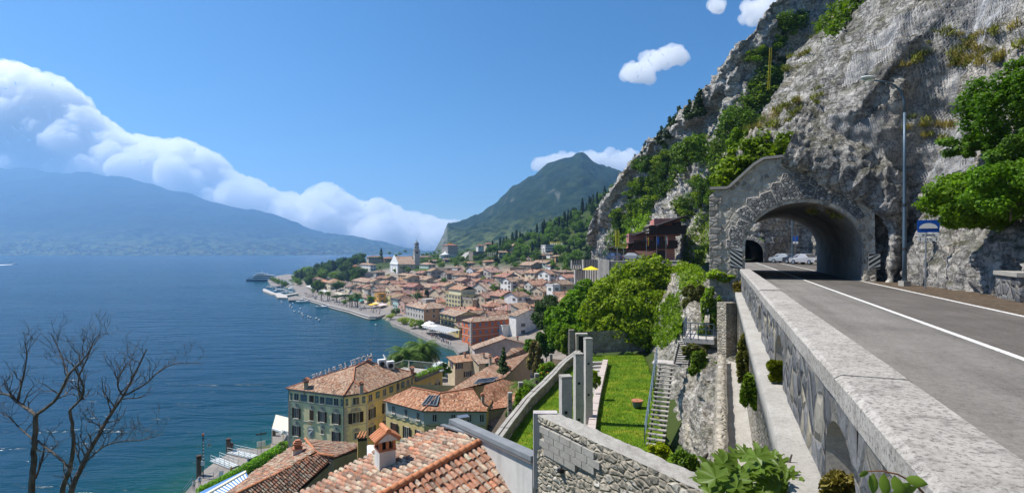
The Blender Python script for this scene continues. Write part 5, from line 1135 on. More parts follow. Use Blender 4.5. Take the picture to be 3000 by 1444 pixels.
for fr, ss in ((YL, (.22, .55, .86)), (YR, (.17, .47, .73, .93))):
    for s in ss: hwin(fr, s, 1.25, .75, 1.15, False, False, False, yh, ez2); hwin(fr, s+.02, 4.4, .9, 1.9, True, s in (.22, .17), False, yh, ez2); hwin(fr, s+.02, 7.6, .9, 1.9, True, False, False, yh, ez2)
    a, u, n, L, rz = fr; MB().bar(np.array((*(a+n*.02)[:2], ez2-1.3)), np.array((*(a+u*L+n*.02)[:2], ez2-1.3)), .03, 1.9).build('frieze', MAT['frescopale'], yh)
    MB().tube([np.array((*(a+u*L*i/24+n*.05)[:2], ez2-2.5+.12*math.sin(i*1.5))) for i in range(25)], .05, 4).build('painted_garland', MAT['fresco'], yh)
    MB().bar(np.array((*(a+n*.02)[:2], ez2-5.9)), np.array((*(a+u*L+n*.02)[:2], ez2-5.9)), .06, .4).build('string_course', MAT['frescopale'], yh)
n_ = np.cross(B2-B1, K1-B1); n_ = np.cross(B3-B2, K2-B2); n_ /= np.linalg.norm(n_)
sk = [on_plane(x, y, B2+n_*.12, n_) for x, y in ((1236, 1184), (1279, 1187), (1287, 1160), (1258, 1157))]
mesh('skylight', sk, [(0, 1, 2, 3)], MAT['glass'], yr)
b = MB()
for i in range(4): b.bar(sk[i], sk[(i+1) % 4], .16)
for k in (.25, .5, .75): b.bar(sk[0]+(sk[1]-sk[0])*k+n_*.05, sk[3]+(sk[2]-sk[3])*k+n_*.05, .08)
b.build('skylight_frame', MAT['zinc'], yr)
# ---- cluster of houses right of it: irregular roofs over the lanes
def slab(label, polys, wall, roofc=(1, 1, 1), zb=2.0, name='house', drop_=True, fine='rooffine'):
    pts = [[Q(*p) for p in poly] for poly in polys]; t = thing(name, label, 'house', (*np.mean(pts[0], 0)[:2], zb))
    roof_mesh('roof', pts, MAT[fine], t, roofc)
    for poly in pts:
        c = np.mean(poly, 0); q = [p+(c-p)*np.array((.05, .05, 0))-np.array((0, 0, .25)) for p in poly]; walls_down(q, zb, t, wall)
    return t
s1_ = slab('long brick red roof climbing from the yellow house to the lane', [[(1300, 1152, 15.2), (1420, 1122, 15.0), (1478, 1106, 15.4), (1426, 1074, 16.6)], [(1478, 1106, 15.4), (1521, 1064, 14.6), (1556, 1030, 14.4), (1426, 1074, 16.6)]], (.34, .27, .2), (1.05, .9, .82))
s2_ = slab('orange tiled roof with a small roof window above the palm', [[(1400, 1204, 14.6), (1520, 1186, 14.0), (1540, 1128, 14.6), (1474, 1110, 16.4), (1420, 1128, 16.6)]], (.36, .28, .2), (1.2, .85, .7))
s3_ = slab('salmon tiled roof below the orange one, beside the citrus garden', [[(1398, 1225, 12.6), (1462, 1262, 12.0), (1478, 1222, 12.8), (1500, 1196, 13.4), (1440, 1196, 13.8)]], (.40, .30, .22), (1.25, .9, .8))
s4_ = slab('pinkish roof with two chimneys behind the long brick red roof', [[(1470, 1050, 12.6), (1478, 1042, 13), (1500, 1018, 14.4), (1548, 1016, 14.2), (1552, 1030, 13)]], (.4, .3, .25), (1.0, .9, .85))
n_ = np.array((0, -.3, 1.0)); n_ /= np.linalg.norm(n_); o_ = Q(1408, 1118, 16.2)
sp_ = [on_plane(x, y, o_, n_) for x, y in ((1388, 1125), (1444, 1118), (1460, 1105), (1402, 1112))]; t = thing('solar_panel', 'dark solar panel lying on the ridge of the orange roof', 'solar panel', sp_[0]); b = MB(); b.prism(sp_, (0, 0, 0), n_*.12); b.build('panel', MAT['glass'], t); b = MB()
for i in range(4): b.bar(sp_[i]+n_*.1, sp_[(i+1) % 4]+n_*.1, .14)
b.build('frame', MAT['zinc'], t)
chimney(1457, 1044, 1082, 108, 1.3, 'stout dark chimney on the long brick red roof', col=(.25, .2, .17)); chimney(1491, 1070, 1090, 106, .9, 'small tiled chimney behind the stout dark chimney'); chimney(1436, 1036, 1062, 120, .7, 'thin pale chimney between two brown roofs'); chimney(1414, 1150, 1172, 84, .6, 'little vent pipe chimney on the orange roof')
house(1318, 1333, 1404, 1061, 1114, 's', (.60, .47, .31), 'cream house with brown shutters and a mosaic panel by the pier', ang=30, rows=2, cols=(3, 1), shut=(.10, .05, .025), pitch=.18, winscale=1.1, base=Q(1333, 1114, 3.0), roofm='rooffine', roofc=(1.15, .95, .8), sink=3)
house(1398, 1403, 1450, 1064, 1086, 's', (.48, .40, .28), 'low house with green door next to the cream house', ang=30, rows=1, cols=(1, 0), win='c', shut=(.01, .12, .06), base=Q(1403, 1086, 6.0), roofm='rooffine', sink=6)
house(1384, 1391, 1566, 1022, 1052, 'G', (.50, .42, .39), 'wide lilac grey gable wall under a low brown roof', ang=14, win=None, pitch=.30, base=Q(1391, 1052, 7.0), roofm='rooffine', sink=8, maxL=30)
# ---- roof of the house in front of the hotel
r2 = thing('house', 'brown tiled roof with orange ridge and chimneys in front of the hotel', 'house', (-20, 50, 8))
TT, TM, TR = Q(894, 1286, 20.2), Q(931, 1330, 20.2), Q(977, 1336, 20.1); LW = [Q(849, 1313, 19.3), Q(731, 1394, 18.3), Q(640, 1460, 17.7)]; HB_ = Q(672, 1456, 18.7); RR = [Q(1050, 1312, 18.8), Q(1047, 1298, 18.9)]; LR = [Q(960, 1357, 19.4), Q(896, 1415, 18.4), Q(835, 1456, 17.9)]
planes2 = [([TT, TM, HB_, LW[2], LW[1], LW[0]], LW[1]-(TM+TT)/2, 'l'), ([TM, TR, LR[0], LR[1], LR[2], HB_], LR[1]-TM*.5-HB_*.5, 'd'), ([TT, RR[1], RR[0], TR, TM], RR[0]-(TT+TM)/2, 'r')]
for poly, dn, k in planes2:
    dd = {'l': (TM-HB_)*0+(LW[1]-TM)-(HB_-TM)*((LW[1]-TM)@(HB_-TM))/((HB_-TM)@(HB_-TM))*.55, 'd': LR[1]-HB_*.35-TM*.65, 'r': RR[0]-TT*.6-TM*.4}[k]
    V, bed, *_ = tile_field(poly, dd, .225, .40, .085, .03, 1, 3); mesh('roof_bed', bed, [list(range(len(bed)))], MAT['terracotta'], r2); o = mesh('tiles', V.reshape(-1, 3), tile_faces(len(V)), MAT['tile'], r2); o['kind'] = 'stuff'
for pl in ([TT, TM], [TM, HB_], [TM, TR]):
    a_, c_ = pl; n = int(np.linalg.norm(c_-a_)/.42)+1
    for i in range(n): MB().tube([a_+(c_-a_)*i/n+np.array((0, 0, .08)), a_+(c_-a_)*(i+1)/n+np.array((0, 0, .05))], [.13, .11], 7).build('ridge_tile', MAT['ridgetile'], r2)
walls_down([p-np.array((0, 0, .3)) for p in (LW[2], LW[1], LW[0], TT+(TM-TT)*.1, RR[1], RR[0], TR, LR[0], LR[1], LR[2])], 5, r2, (.38, .30, .2))
def tall_chimney(x, y0, y1, Y, w_, label, col):
    p = P(x, y1, Y); h = (y1-y0)/F*Y; t = thing('chimney', label, 'chimney', p); MB().box(p+np.array((0, 0, h*.42)), (w_, w_, h*.9), .35).build('stack', MAT['plaster'], t, color=col)
    MB().box(p+np.array((0, 0, h*.80)), (w_*1.01, w_*1.01, h*.12), .35).build('soot_band', MAT['black'], t)
    for k in (-1, 0, 1): MB().tube([p+np.array((k*w_*.34, -w_*.6, h*.88)), p+np.array((k*w_*.34, w_*.6, h*.98))], .09, 6).build('cap_tile', MAT['ridgetile'], t)
    return t
tall_chimney(1061, 1268, 1340, 48, .82, 'tall ochre chimney with sooty top and tile cap', (.46, .32, .12))
p = P(872, 1345, 51); t = thing('chimney', 'white chimney with tiered brick cap on the brown roof', 'chimney', p); w_ = .8
MB().box(p+np.array((0, 0, .35)), (w_, w_, 1.5), .35).build('stack', MAT['plaster'], t, color=(.55, .5, .46))
for k, (ww, zz_) in enumerate(((1.15, 1.15), (.75, 1.32), (.75, 1.48), (1.05, 1.62), (.8, 1.76), (.55, 1.9))): MB().box(p+np.array((0, 0, zz_)), (w_*ww, w_*ww, .12), .35).build('brick_course', MAT['terracotta'], t)
# ---- nearest roof: every tile a piece
nr = thing('house', 'nearest tile roof with a bright orange hip ridge', 'house', (-1, 18, 25))
A_ = P(1430, 1285, 20); B_ = P(1140, 1444, 17); rr = B_-A_; cR = np.array((.69, -.72, -.36)); cL = np.array((-.69, .72, -.15)); nR = np.cross(rr, cR); nL = np.cross(rr, cL)
pl_L = [on_plane(x, y, A_, nL) for x, y in ((1430, 1285), (1295, 1250), (1140, 1312), (1055, 1352), (840, 1462), (1100, 1466))]
pl_R = [on_plane(x, y, A_, nR) for x, y in ((1430, 1285), (1440, 1287), (1504, 1366), (1580, 1466), (1100, 1466))]
fld = []
for poly, dn in ((pl_L, cL), (pl_R, cR)):
    mesh('roof_bed', poly, [list(range(len(poly)))], MAT['terracotta'], nr)
    V, c, n, d_, a_ = tile_field(poly, dn, .212, .37, .088, .035, 1.3, 5, 7); fld.append(V)
V = np.concatenate(fld); ctr = V.mean(1); order = np.argsort(ctr[:, 1]); mx = HX+ctr[:, 0]/ctr[:, 1]*F; my = HY-(ctr[:, 2]-EYE)/ctr[:, 1]*F; vis = (my < 1444)
big = [i for i in order if vis[i]][:300]; rest = [i for i in range(len(V)) if i not in set(big)]
fT = tile_faces(1, 7)
for i in big: mesh('tile', V[i], fT, MAT['tile'], nr, sm=True)
o = mesh('tiles', V[rest].reshape(-1, 3), tile_faces(len(rest), 7), MAT['tile'], nr, sm=True); o['kind'] = 'stuff'
n = 17
for i in range(n):
    a_, c_ = A_+rr*1.12*i/n, A_+rr*1.12*(i+1)/n; up = np.array((0, 0, .10)); MB().tube([a_+up, c_+up-np.array((0, 0, .02))], [.135, .118], 9).build('ridge_tile', MAT['ridgetile'], nr, sm=True)
walls_down([p-np.array((0, 0, .25)) for p in (pl_L[1], pl_L[2], pl_L[3], pl_L[4])], 22, nr, (.5, .45, .4), closed=False)
walls_down([p-np.array((0, 0, .1)) for p in (pl_R[1], pl_R[2], pl_R[3])], 28, nr, (.5, .47, .43), closed=False)
MB().tube([p+np.array((0, 0, .05)) for p in pl_L[1:5]], .018, 5).build('cable', MAT['black'], nr)
# its chimney
p = on_plane(1128, 1366, A_, nL); t = thing('chimney', 'white chimney with red brick openings and a tiled cap on the nearest roof', 'chimney', p); w_ = .62; rz = .55; ux = np.array((math.cos(rz), math.sin(rz), 0)); uy = np.array((-math.sin(rz), math.cos(rz), 0)); up = np.array((0, 0, 1.0))
MB().box(p+up*.22, (w_, w_, .95), rz).build('stack', MAT['plaster'], t, color=(.68, .66, .63)); MB().box(p+up*.73, (w_*1.08, w_*1.08, .07), rz).build('sill', MAT['terracotta'], t)
for a_ in (-1, 0, 1):
    for b_ in (-1, 1): MB().box(p+up*.92+ux*a_*w_*.42+uy*b_*w_*.42, (.11, .11, .32), rz).build('brick', MAT['ridgetile'], t)
MB().box(p+up*.92, (w_*.6, w_*.6, .3), rz).build('flue', MAT['black'], t)
MB().prism([p+up*1.08-ux*w_*.62-uy*w_*.6, p+up*1.08+ux*w_*.62-uy*w_*.6, p+up*1.38-uy*w_*.6], (0, 0, 0), uy*w_*1.2).build('gable', MAT['plaster'], t, color=(.66, .63, .6))
for s in (-1, 1):
    for k in range(4): q0 = p+up*1.40-uy*w_*.6+uy*(k+.5)*w_*.3; MB().tube([q0, q0+ux*s*w_*.78-up*.33], [.085, .10], 7).build('cap_tile', MAT['ridgetile'], t)
MB().tube([p+up*1.46-uy*w_*.72, p+up*1.46+uy*w_*.72], .1, 8).build('cap_ridge', MAT['ridgetile'], t); MB().box(p-up*.12-ux*.2-uy*.1, (.9, .8, .12), rz).build('flashing', MAT['zinc'], t)
# zinc capped party wall and flat flashing
pw = thing('party_wall', 'pale rendered party wall with a dark zinc cap beside the nearest roof', 'wall', P(1450, 1300, 18))
z0, z1 = P(1328, 1230, 22.6), P(1571, 1340, 16.4); dd = (z1-z0)/np.linalg.norm(z1-z0); sd_ = np.cross(dd, (0, 0, 1)); sd_ /= np.linalg.norm(sd_)
MB().bar(z0, z1, .42, .16).build('zinc_cap', MAT['zinc'], pw); MB().bar(z0-np.array((0, 0, .13)), z1-np.array((0, 0, .13)), .5, .05).build('drip_edge', MAT['steel'], pw)
w0, w1 = z0-np.array((0, 0, .15)), z1-np.array((0, 0, .15)); b = MB()
b.add([w0+sd_*.15, w1+sd_*.15, w1+sd_*.15-np.array((0, 0, 3.2)), w0+sd_*.15-np.array((0, 0, 1.0)), w0-sd_*.15, w1-sd_*.15, w1-sd_*.15-np.array((0, 0, 3.2)), w0-sd_*.15-np.array((0, 0, 1.0))], [(0, 1, 2, 3), (7, 6, 5, 4), (1, 5, 6, 2), (0, 3, 7, 4)]); b.build('render_face', MAT['plaster'], pw, color=(.56, .54, .51))
fl = [P(1290, 1243, 22.0), P(1300, 1240, 22.4), P(1436, 1280, 20.2), P(1428, 1288, 19.9)]; mesh('flat_flashing', fl+[q-np.array((0, 0, .06)) for q in fl], [(0, 1, 2, 3), (4, 5, 1, 0), (5, 6, 2, 1), (6, 7, 3, 2), (7, 4, 0, 3)], MAT['zinc'], pw)
b = MB().box(P(1357, 1222, 23), (.5, .4, .12), .4); b.build('lead_patch', MAT['steel'], pw)
# ---------------------------------------------------------------- terraced garden below the road
LZ = EYE-11.6
lp = [(-1.9, 24), (-.7, 30), (2.6, 42), (7.2, 57), (14.6, 57), (13.0, 47.7), (10.2, 36), (9.2, 30), (8.5, 22), (0, 18)]
gx, gy = np.meshgrid(np.arange(-3, 16, .25), np.arange(17, 58, .25), indexing='ij'); g = np.stack([gx, gy, LZ+.09*fbm(np.stack([gx*.5, gy*.5, gx*0], -1), 3)], -1)
f = grid_faces(*gx.shape); c = g.reshape(-1, 3)[f].mean(1); f = f[in_poly(c[:, :2], lp)]
tag(mesh('lawn', g.reshape(-1, 3), f, MAT['lawn'], sm=True), kind='structure')
# grass on the lawn
r_ = np.random.default_rng(5); n = 60000; q = np.stack([r_.uniform(-3, 15, n), r_.uniform(22, 58, n)], -1); q = q[in_poly(q, lp)]; n = len(q)
z = LZ+.09*fbm(np.stack([q[:, 0]*.5, q[:, 1]*.5, q[:, 0]*0], -1), 3); an = r_.uniform(0, 6.28, n); h = r_.uniform(.05, .14, n)*(1+.6*noise(np.stack([q[:, 0], q[:, 1], z*0], -1))); w_ = .03
b0 = np.stack([q[:, 0]-w_*np.cos(an), q[:, 1]-w_*np.sin(an), z-.02], -1); b1 = np.stack([q[:, 0]+w_*np.cos(an), q[:, 1]+w_*np.sin(an), z-.02], -1); tp = np.stack([q[:, 0]+.06*np.sin(an*3), q[:, 1]+.06*np.cos(an*2), z+h], -1)
tag(mesh('grass', np.stack([b0, b1, tp], 1).reshape(-1, 3), np.arange(3*n).reshape(-1, 3), MAT['leafbright']), 'short bright lawn grass in the terrace garden', 'grass', None, 'stuff').color = (.55, .66, .55, 1)
# garden edge wall with a double coping
gw = thing('garden_wall', 'old garden wall with a double stone coping along the lawn', 'wall', (2, 42, LZ))
ln = [Q(1694, 1030, LZ+.85), Q(1650, 1064, LZ+.75), Q(1600, 1118, LZ+.75), Q(1545, 1170, LZ+.7), Q(1500, 1228, LZ+.7), Q(1452, 1292, LZ+.7), Q(1420, 1345, LZ+.7)]
for a_, c_ in zip(ln[:-1], ln[1:]):
    d = c_-a_; d /= np.linalg.norm(d); s = np.array((d[1], -d[0], 0)); m_ = (a_+c_)/2; L = np.linalg.norm(c_-a_)
    MB().box(m_-np.array((0, 0, 2.6)), (L, .42, 5.2), ax=(d, s, (0, 0, 1))).build('wall', MAT['rubblefar'], gw)
    k = max(2, int(L/1.6))
    for i in range(k):
        for o_ in (-.16, .16): MB().box(a_+d*L*(i+.5)/k+s*o_+np.array((0, 0, .06+random.uniform(-.02, .03))), (L/k-.03, .24, .15), ax=(d, s, (0, 0, 1))).build('coping_stone', MAT['concrete'], gw)
# lemon house pillars: three tall ones in the lawn
def pillar(x0, x1, yt, label, Y, name='stone_pillar', zb=LZ, mat='concretepale', lean=0):
    c = P((x0+x1)/2, yt, Y); w_ = (x1-x0)/F*Y*.86; h = c[2]-zb; t = thing(name, label, 'pillar', (c[0], c[1]+w_/2, zb)); rz = .18; cc = np.array((c[0], c[1]+w_/2, 0)); v, k = [], 10
    for i in range(k):
        zz_ = zb-1+(h+1)*i/(k-1)
        for a_, b_ in ((-1, -1), (1, -1), (1, 1), (-1, 1)):
            j = .02*noise(np.array([[a_*3.1+c[0], b_*2.2, zz_*1.3]]))[0]; ww = w_/2*(1.02-.04*i/k)+j; v.append((cc[0]+math.cos(rz)*a_*ww-math.sin(rz)*b_*ww, cc[1]+math.sin(rz)*a_*ww+math.cos(rz)*b_*ww, zz_))
    f = [(i*4+j, i*4+(j+1) % 4, (i+1)*4+(j+1) % 4, (i+1)*4+j) for i in range(k-1) for j in range(4)]+[tuple((k-1)*4+j for j in range(4))]
    mesh('shaft', v, f, MAT[mat], t); MB().box((cc[0], cc[1], c[2]+.05), (w_*1.04, w_*1.04, .12), rz).build('cap', MAT['concrete'], t)
    for fr in (.35, .72): MB().box((cc[0]-w_*.1-math.sin(-rz)*w_/2*1.0, cc[1]-w_/2*math.cos(rz)-.0, zb+h*fr), (.13, .06, .13), rz).build('beam_socket', MAT['black'], t)
    return t
pillar(1640, 1677, 1110, 'shortest looking and nearest of the three square lemon house pillars', 24); pillar(1682, 1711, 1042, 'middle one of the three square lemon house pillars', 29.3); pillar(1712, 1737, 996, 'tallest looking and farthest of the three square lemon house pillars', 34.3)
for x0, x1, yt, yb, Y, lb in ((1566, 1579, 1098, 1140, 46, 'short rough pillar among the citrus trees by the garden palm'), (1487, 1501, 1155, 1195, 36, 'short rough pillar at the lower end of the citrus row'), (1610, 1619, 1040, 1068, 56, 'short rough pillar at the upper end of the citrus row'), (1518, 1533, 1124, 1142, 42, 'stub of a pillar beside the fan palm')): pillar(x0, x1, yt, lb, Y, 'stone_post', EYE-(yb+30-HY)/F*Y, 'rubble')
# terrace for the citrus trees outside the wall
tp = [Q(1690, 1060, 26.2), Q(1600, 1150, 26.2), Q(1455, 1330, 26.2), Q(1400, 1330, 25.8), Q(1480, 1200, 25.8), Q(1560, 1120, 25.8), Q(1620, 1050, 25.8)]
tag(mesh('citrus_terrace', tp+[p-np.array((0, 0, 8)) for p in tp], [list(range(7))]+[(i, (i+1) % 7, 7+(i+1) % 7, 7+i) for i in range(7)], [MAT['earth']]), kind='structure')
# low wall and gravel path inside the lawn
lw = thing('low_wall', 'low pinkish stone wall beside the gravel path in the lawn', 'wall', (6, 44, LZ)); pts = [Q(1774, 1054, LZ+.5), Q(1762, 1100, LZ+.5), Q(1750, 1150, LZ+.45), Q(1738, 1215, LZ+.45), Q(1728, 1290, LZ+.4)]
for a_, c_ in zip(pts[:-1], pts[1:]):
    d = c_-a_; L = np.linalg.norm(d); d /= L; s = np.array((d[1], -d[0], 0)); k = max(3, int(L/.9))
    for i in range(k): MB().box(a_+d*L*(i+.5)/k-np.array((0, 0, .3)), (L/k-.02, .5, .65+random.uniform(-.04, .04)), ax=(d, s, (0, 0, 1))).build('stone', MAT['pinkstone'], lw)
pa = [p-np.array((0, 0, .42)) for p in pts]; tag(mesh('gravel_path', [p for q in pa for p in (q-np.array((1.1, 0, 0)), q-np.array((.2, 0, 0)))], [(2*i, 2*i+1, 2*i+3, 2*i+2) for i in range(len(pa)-1)], MAT['concrete']), kind='structure')
for k, y in enumerate((1062, 1074, 1086)): p = Q(1752, y, LZ+.25-.08*k); tag(MB().box(p, (1.3, .35, .2), .2).build('path_step', MAT['concretepale']), ('topmost', 'middle', 'lowest')[k]+' pale stone step of the garden path under the trees', 'step', 'steps of the garden path')
# wall with a doorway at the back
bw = thing('back_wall', 'tall rough stone wall with a dark doorway at the end of the lawn', 'wall', (10, 58, LZ)); a_, c_ = np.array((6.2, 57.5, LZ)), np.array((19, 60.5, LZ))
nu, nv = 90, 40; v = []; nrm = np.cross((c_-a_), (0, 0, 1)); nrm /= np.linalg.norm(nrm)
U, Vv = np.meshgrid(np.linspace(0, 1, nu), np.linspace(0, 1, nv), indexing='ij'); g = a_+U[..., None]*(c_-a_)+np.array((0, 0, 1))*(Vv*2.5)[..., None]; g = g+nrm*(.12*ridged(g*1.7, 3))[..., None]
mesh('stonework', g.reshape(-1, 3), grid_faces(nu, nv), MAT['rubblefar'], bw)
p = P(1704, 1036, 57); MB().box((p[0], p[1]+.25, LZ+1.05), (.75, .5, 2.1)).build('doorway', MAT['black'], bw)
for x in (-.5, .5): MB().box((p[0]+x, p[1]+.1, LZ+1.1), (.25, .6, 2.3)).build('door_jamb', MAT['stonetrim'], bw)
MB().box((p[0], p[1]+.1, LZ+2.3), (1.3, .6, .25)).build('lintel', MAT['stonetrim'], bw); MB().box((P(1676, 1036, 56)[0], 56.6, LZ+1.4), (.55, .6, 3.0)).build('corner_pier', MAT['rubble'], bw)
# flower bowl
p = PZ(1867, 1192, LZ+.05); t = thing('flower_bowl', 'large weathered terracotta bowl of plants on the lawn', 'pot', p); MB().lathe(p, [(.26, 0), (.30, .05), (.37, .35), (.38, .42)], 16).build('bowl', MAT['bluegrey'], t, sm=True); MB().lathe(p, [(.37, .40), (.43, .44), (.43, .52), (.36, .52)], 16).build('rim', MAT['terracotta'], t); MB().lathe(p, [(.36, .44), (.2, .5), (.02, .54)], 12).build('soil', MAT['leafdry'], t)
# open metal stairs
st = thing('metal_stairs', 'open staircase with pale treads and dark steel stringers climbing from the lawn', 'stairs', PZ(1920, 1304, LZ+.1)); s0, s1 = PZ(1920, 1302, LZ+.15), P(1952, 1066, 34.8); N_ = 19; run = s1-s0; run[2] = 0; run /= np.linalg.norm(run); wd = np.array((run[1], -run[0], 0))
for k in range(N_): c_ = s0+(s1-s0)*k/(N_-1); MB().box(c_, (.28, 1.05, .07), ax=(run, wd, (0, 0, 1))).build('tread', MAT['concrete'], st)
for o_ in (-.38, .38): MB().bar(s0+wd*o_-np.array((0, 0, .2)), s1+wd*o_-np.array((0, 0, .2)), .08, .22).build('stringer', MAT['darkmetal'], st)
hr_ = MB()
for k in range(0, N_, 3): c_ = s0+(s1-s0)*k/(N_-1)-wd*.62; hr_.bar(c_, c_+np.array((0, 0, 1.05)), .045)
for hh in (.35, .6, .85, 1.08): hr_.bar(s0-wd*.62+np.array((0, 0, hh)), s1-wd*.62+np.array((0, 0, hh)), .025 if hh < 1 else .045)
hr_.build('handrail', MAT['bluegrey'], st)
MB().box(s1+run*.6+np.array((0, 0, -.04)), (1.3, 1.9, .1), ax=(run, wd, (0, 0, 1))).build('landing', MAT['concretepale'], st)
f0, f1 = s1+run*.6+wd*.9, P(2012, 1000, 33.6); rn = f1-f0; rn[2] = 0; rn /= np.linalg.norm(rn); w2 = np.array((rn[1], -rn[0], 0))
for k in range(11): c_ = f0+(f1-f0)*k/10; MB().box(c_, (.28, 1.1, .06), ax=(rn, w2, (0, 0, 1))).build('upper_tread', MAT['concretepale'], st)
for o_ in (-.5, .5): MB().bar(f0+w2*o_-np.array((0, 0, .15)), f1+w2*o_-np.array((0, 0, .15)), .07, .2).build('upper_stringer', MAT['darkmetal'], st)
# platform with railing
pz = EYE-(990-HY)/F*33; pt = thing('stair_platform', 'concrete platform with dark railing between the two stairs', 'platform', P(2040, 990, 33)); pl = [P(2000, 990, 33), P(2092, 996, 32.2), P(2100, 975, 35.5), P(2012, 972, 36)]; pl = [np.array((*p[:2], pz)) for p in pl]
MB().prism(pl, (0, 0, 0), (0, 0, -.28)).build('slab', MAT['concretepale'], pt)
MB().box(np.mean(pl, 0)-np.array((-.6, -.4, 1.9)), (1.6, 1.5, 3.2), .2).build('pier', MAT['rubble'], pt)
b = MB(); rl = [pl[3], pl[0], pl[1]]
for a_, c_ in zip(rl[:-1], rl[1:]):
    for hh in (.3, .65, 1.0): b.bar(a_+np.array((0, 0, hh)), c_+np.array((0, 0, hh)), .04)
    for k in range(5): q = a_+(c_-a_)*k/4; b.bar(q, q+np.array((0, 0, 1.0)), .045)
b.build('railing', MAT['bluegrey'], pt)
b = MB(); a_, c_ = f0-w2*.55, pl[0]
for hh in (.5, .8, 1.05): b.bar(a_+np.array((0, 0, hh)), c_+np.array((0, 0, hh)), .04)
for k in range(5): q = a_+(c_-a_)*k/4; b.bar(q, q+np.array((0, 0, 1.05)), .045)
b.build('stair_railing', MAT['bluegrey'], pt)
# concrete steps up to the gate
cs = thing('concrete_steps', 'worn concrete steps rising to an iron gate beside the tunnel', 'stairs', P(2105, 985, 33.4)); a_, c_ = P(2112, 984, 33.6), P(2120, 838, 38.5); d = c_-a_; d[2] = 0; d /= np.linalg.norm(d); w2 = np.array((d[1], -d[0], 0))
for k in range(17): q = a_+(c_-a_)*k/16; MB().box(q-np.array((0, 0, .35)), (.36, 1.25, .8), ax=(d, w2, (0, 0, 1))).build('step', MAT['concrete'], cs)
MB().bar(a_-w2*.85+np.array((0, 0, .2)), a_*.45+c_*.55-w2*.85+np.array((0, 0, .2)), .3, 1.6).build('side_wall', MAT['rubble'], cs)
b = MB(); 
for hh in (.5, .95): b.bar(a_-w2*.8+np.array((0, 0, hh+.6)), a_*.5+c_*.5-w2*.8+np.array((0, 0, hh+.6)), .04)
b.build('handrail', MAT['bluegrey'], cs)
ga = thing('iron_gate', 'barred iron gate across the concrete steps', 'gate', P(2112, 895, 36)); g0, g1 = P(2090, 893, 36.2), P(2150, 893, 36.0); b = MB(); h_ = (893-805)/F*36
for k in range(13): q = g0+(g1-g0)*k/12; b.bar(q, q+np.array((0, 0, h_)), .025)
for hh in (.05, .5, 1.0): b.bar(g0+np.array((0, 0, h_*hh)), g1+np.array((0, 0, h_*hh)), .04)
b.build('bars', MAT['darkmetal'], ga); MB().box(g0+np.array((-.1, 0, h_/2)), (.22, .22, h_+.3)).build('gate_post', MAT['darkmetal'], ga); MB().box(g0+np.array((-.1, -.15, h_*.75)), (.16, .08, .2)).build('letter_box', MAT['cream'], ga)
# stone pillar
pi_ = thing('stone_pier', 'free standing rough stone pier beside the parapet', 'pillar', P(2136, 1060, 31)); c_ = P(2136, 1060, 31); h_ = (1060-887)/F*31; nr_, v = 30, []
for i in range(nr_):
    for k in range(16):
        a = k/16*2*math.pi; s_ = .42/max(abs(math.cos(a)), abs(math.sin(a))); j = .06*noise(np.array([[math.cos(a)*2.2, math.sin(a)*2.2, i*.5]]))[0]; v.append((c_[0]+math.cos(a+.3)*(s_*.95+j), c_[1]+.3+math.sin(a+.3)*(s_*.95+j), c_[2]-1.5+(h_+1.5)*i/(nr_-1)+.03*math.sin(k*2.1)*(i == nr_-1)))
mesh('stonework', v, [tuple(q) for q in np.concatenate([grid_faces(nr_, 16), np.array([(i*16+15, (i+1)*16+15, (i+1)*16, i*16) for i in range(nr_-1)])])]+[tuple((nr_-1)*16+k for k in range(16))], MAT['rubble'], pi_)
# block wall at the bottom of the picture
wl = thing('rubble_wall', 'broad topped rubble wall patched with grey concrete blocks', 'wall', (2, 14, LZ)); wz = EYE-5.12
w0, w1 = P(1572, 1216, 16.0), P(2075, 1446, 10.75); w0[2] = w1[2] = wz; w1 = w1+(w1-w0)*.35; d = (w1-w0)/np.linalg.norm(w1-w0); fn = np.array((-d[1]*-1, d[0]*-1, 0)); fn = np.array((d[1], -d[0], 0)); fn = fn if fn[0] < 0 else -fn; L = np.linalg.norm(w1-w0)
nu, nv = 260, 130; U, Vv = np.meshgrid(np.linspace(0, 1, nu), np.linspace(0, 1, nv), indexing='ij'); g = w0+U[..., None]*(w1-w0)-np.array((0, 0, 1))*(Vv*4.6)[..., None]
def cells(p, sc):                                          # distance to the nearest and second nearest stone centre
    q = p*sc; i = np.floor(q).astype(int); d1 = np.full(q.shape[:-1], 9.0); d2 = d1.copy()
    for a in (-1, 0, 1):
        for b_ in (-1, 0, 1):
            for c in (-1, 0, 1):
                k = i+np.array((a, b_, c)); kk = k & 255; h = _pm[_pm[_pm[kk[..., 0]]+kk[..., 1]]+kk[..., 2]]; r = np.stack([h/255., _pm[h+1]/255., _pm[h+7]/255.], -1); dd = np.linalg.norm(k+.15+.7*r-q, axis=-1)
                d2 = np.minimum(d2, np.maximum(dd, d1)); d1 = np.minimum(d1, dd)
    return d2-d1
st_ = cells(g*np.array((1, 1, 1.7)), 3.6); blk = (U*L < 2.4) & (Vv*4.6 > .22) & (Vv*4.6 < 1.05)
rel = np.clip(st_*.16, 0, .032)+.035*fbm(g*5, 4)+.06*noise(g*1.1); rel = np.where(blk, -.07, rel)*np.clip(Vv*14, .25, 1); g = g+fn*(rel-.02)[..., None]
mesh('rubble_face', g.reshape(-1, 3), grid_faces(nu, nv), MAT['rubble'], wl)
nt_ = 24; U2, T2_ = np.meshgrid(np.linspace(0, 1, nu), np.linspace(0, 1, nt_), indexing='ij'); g2 = w0+U2[..., None]*(w1-w0)-fn*(T2_*.62)[..., None]; g2[..., 2] += .05*fbm(g2*2.2, 4)+np.where(T2_ < .03, -.05, .02)+.03*np.clip(cells(g2, 2.3), 0, .5)
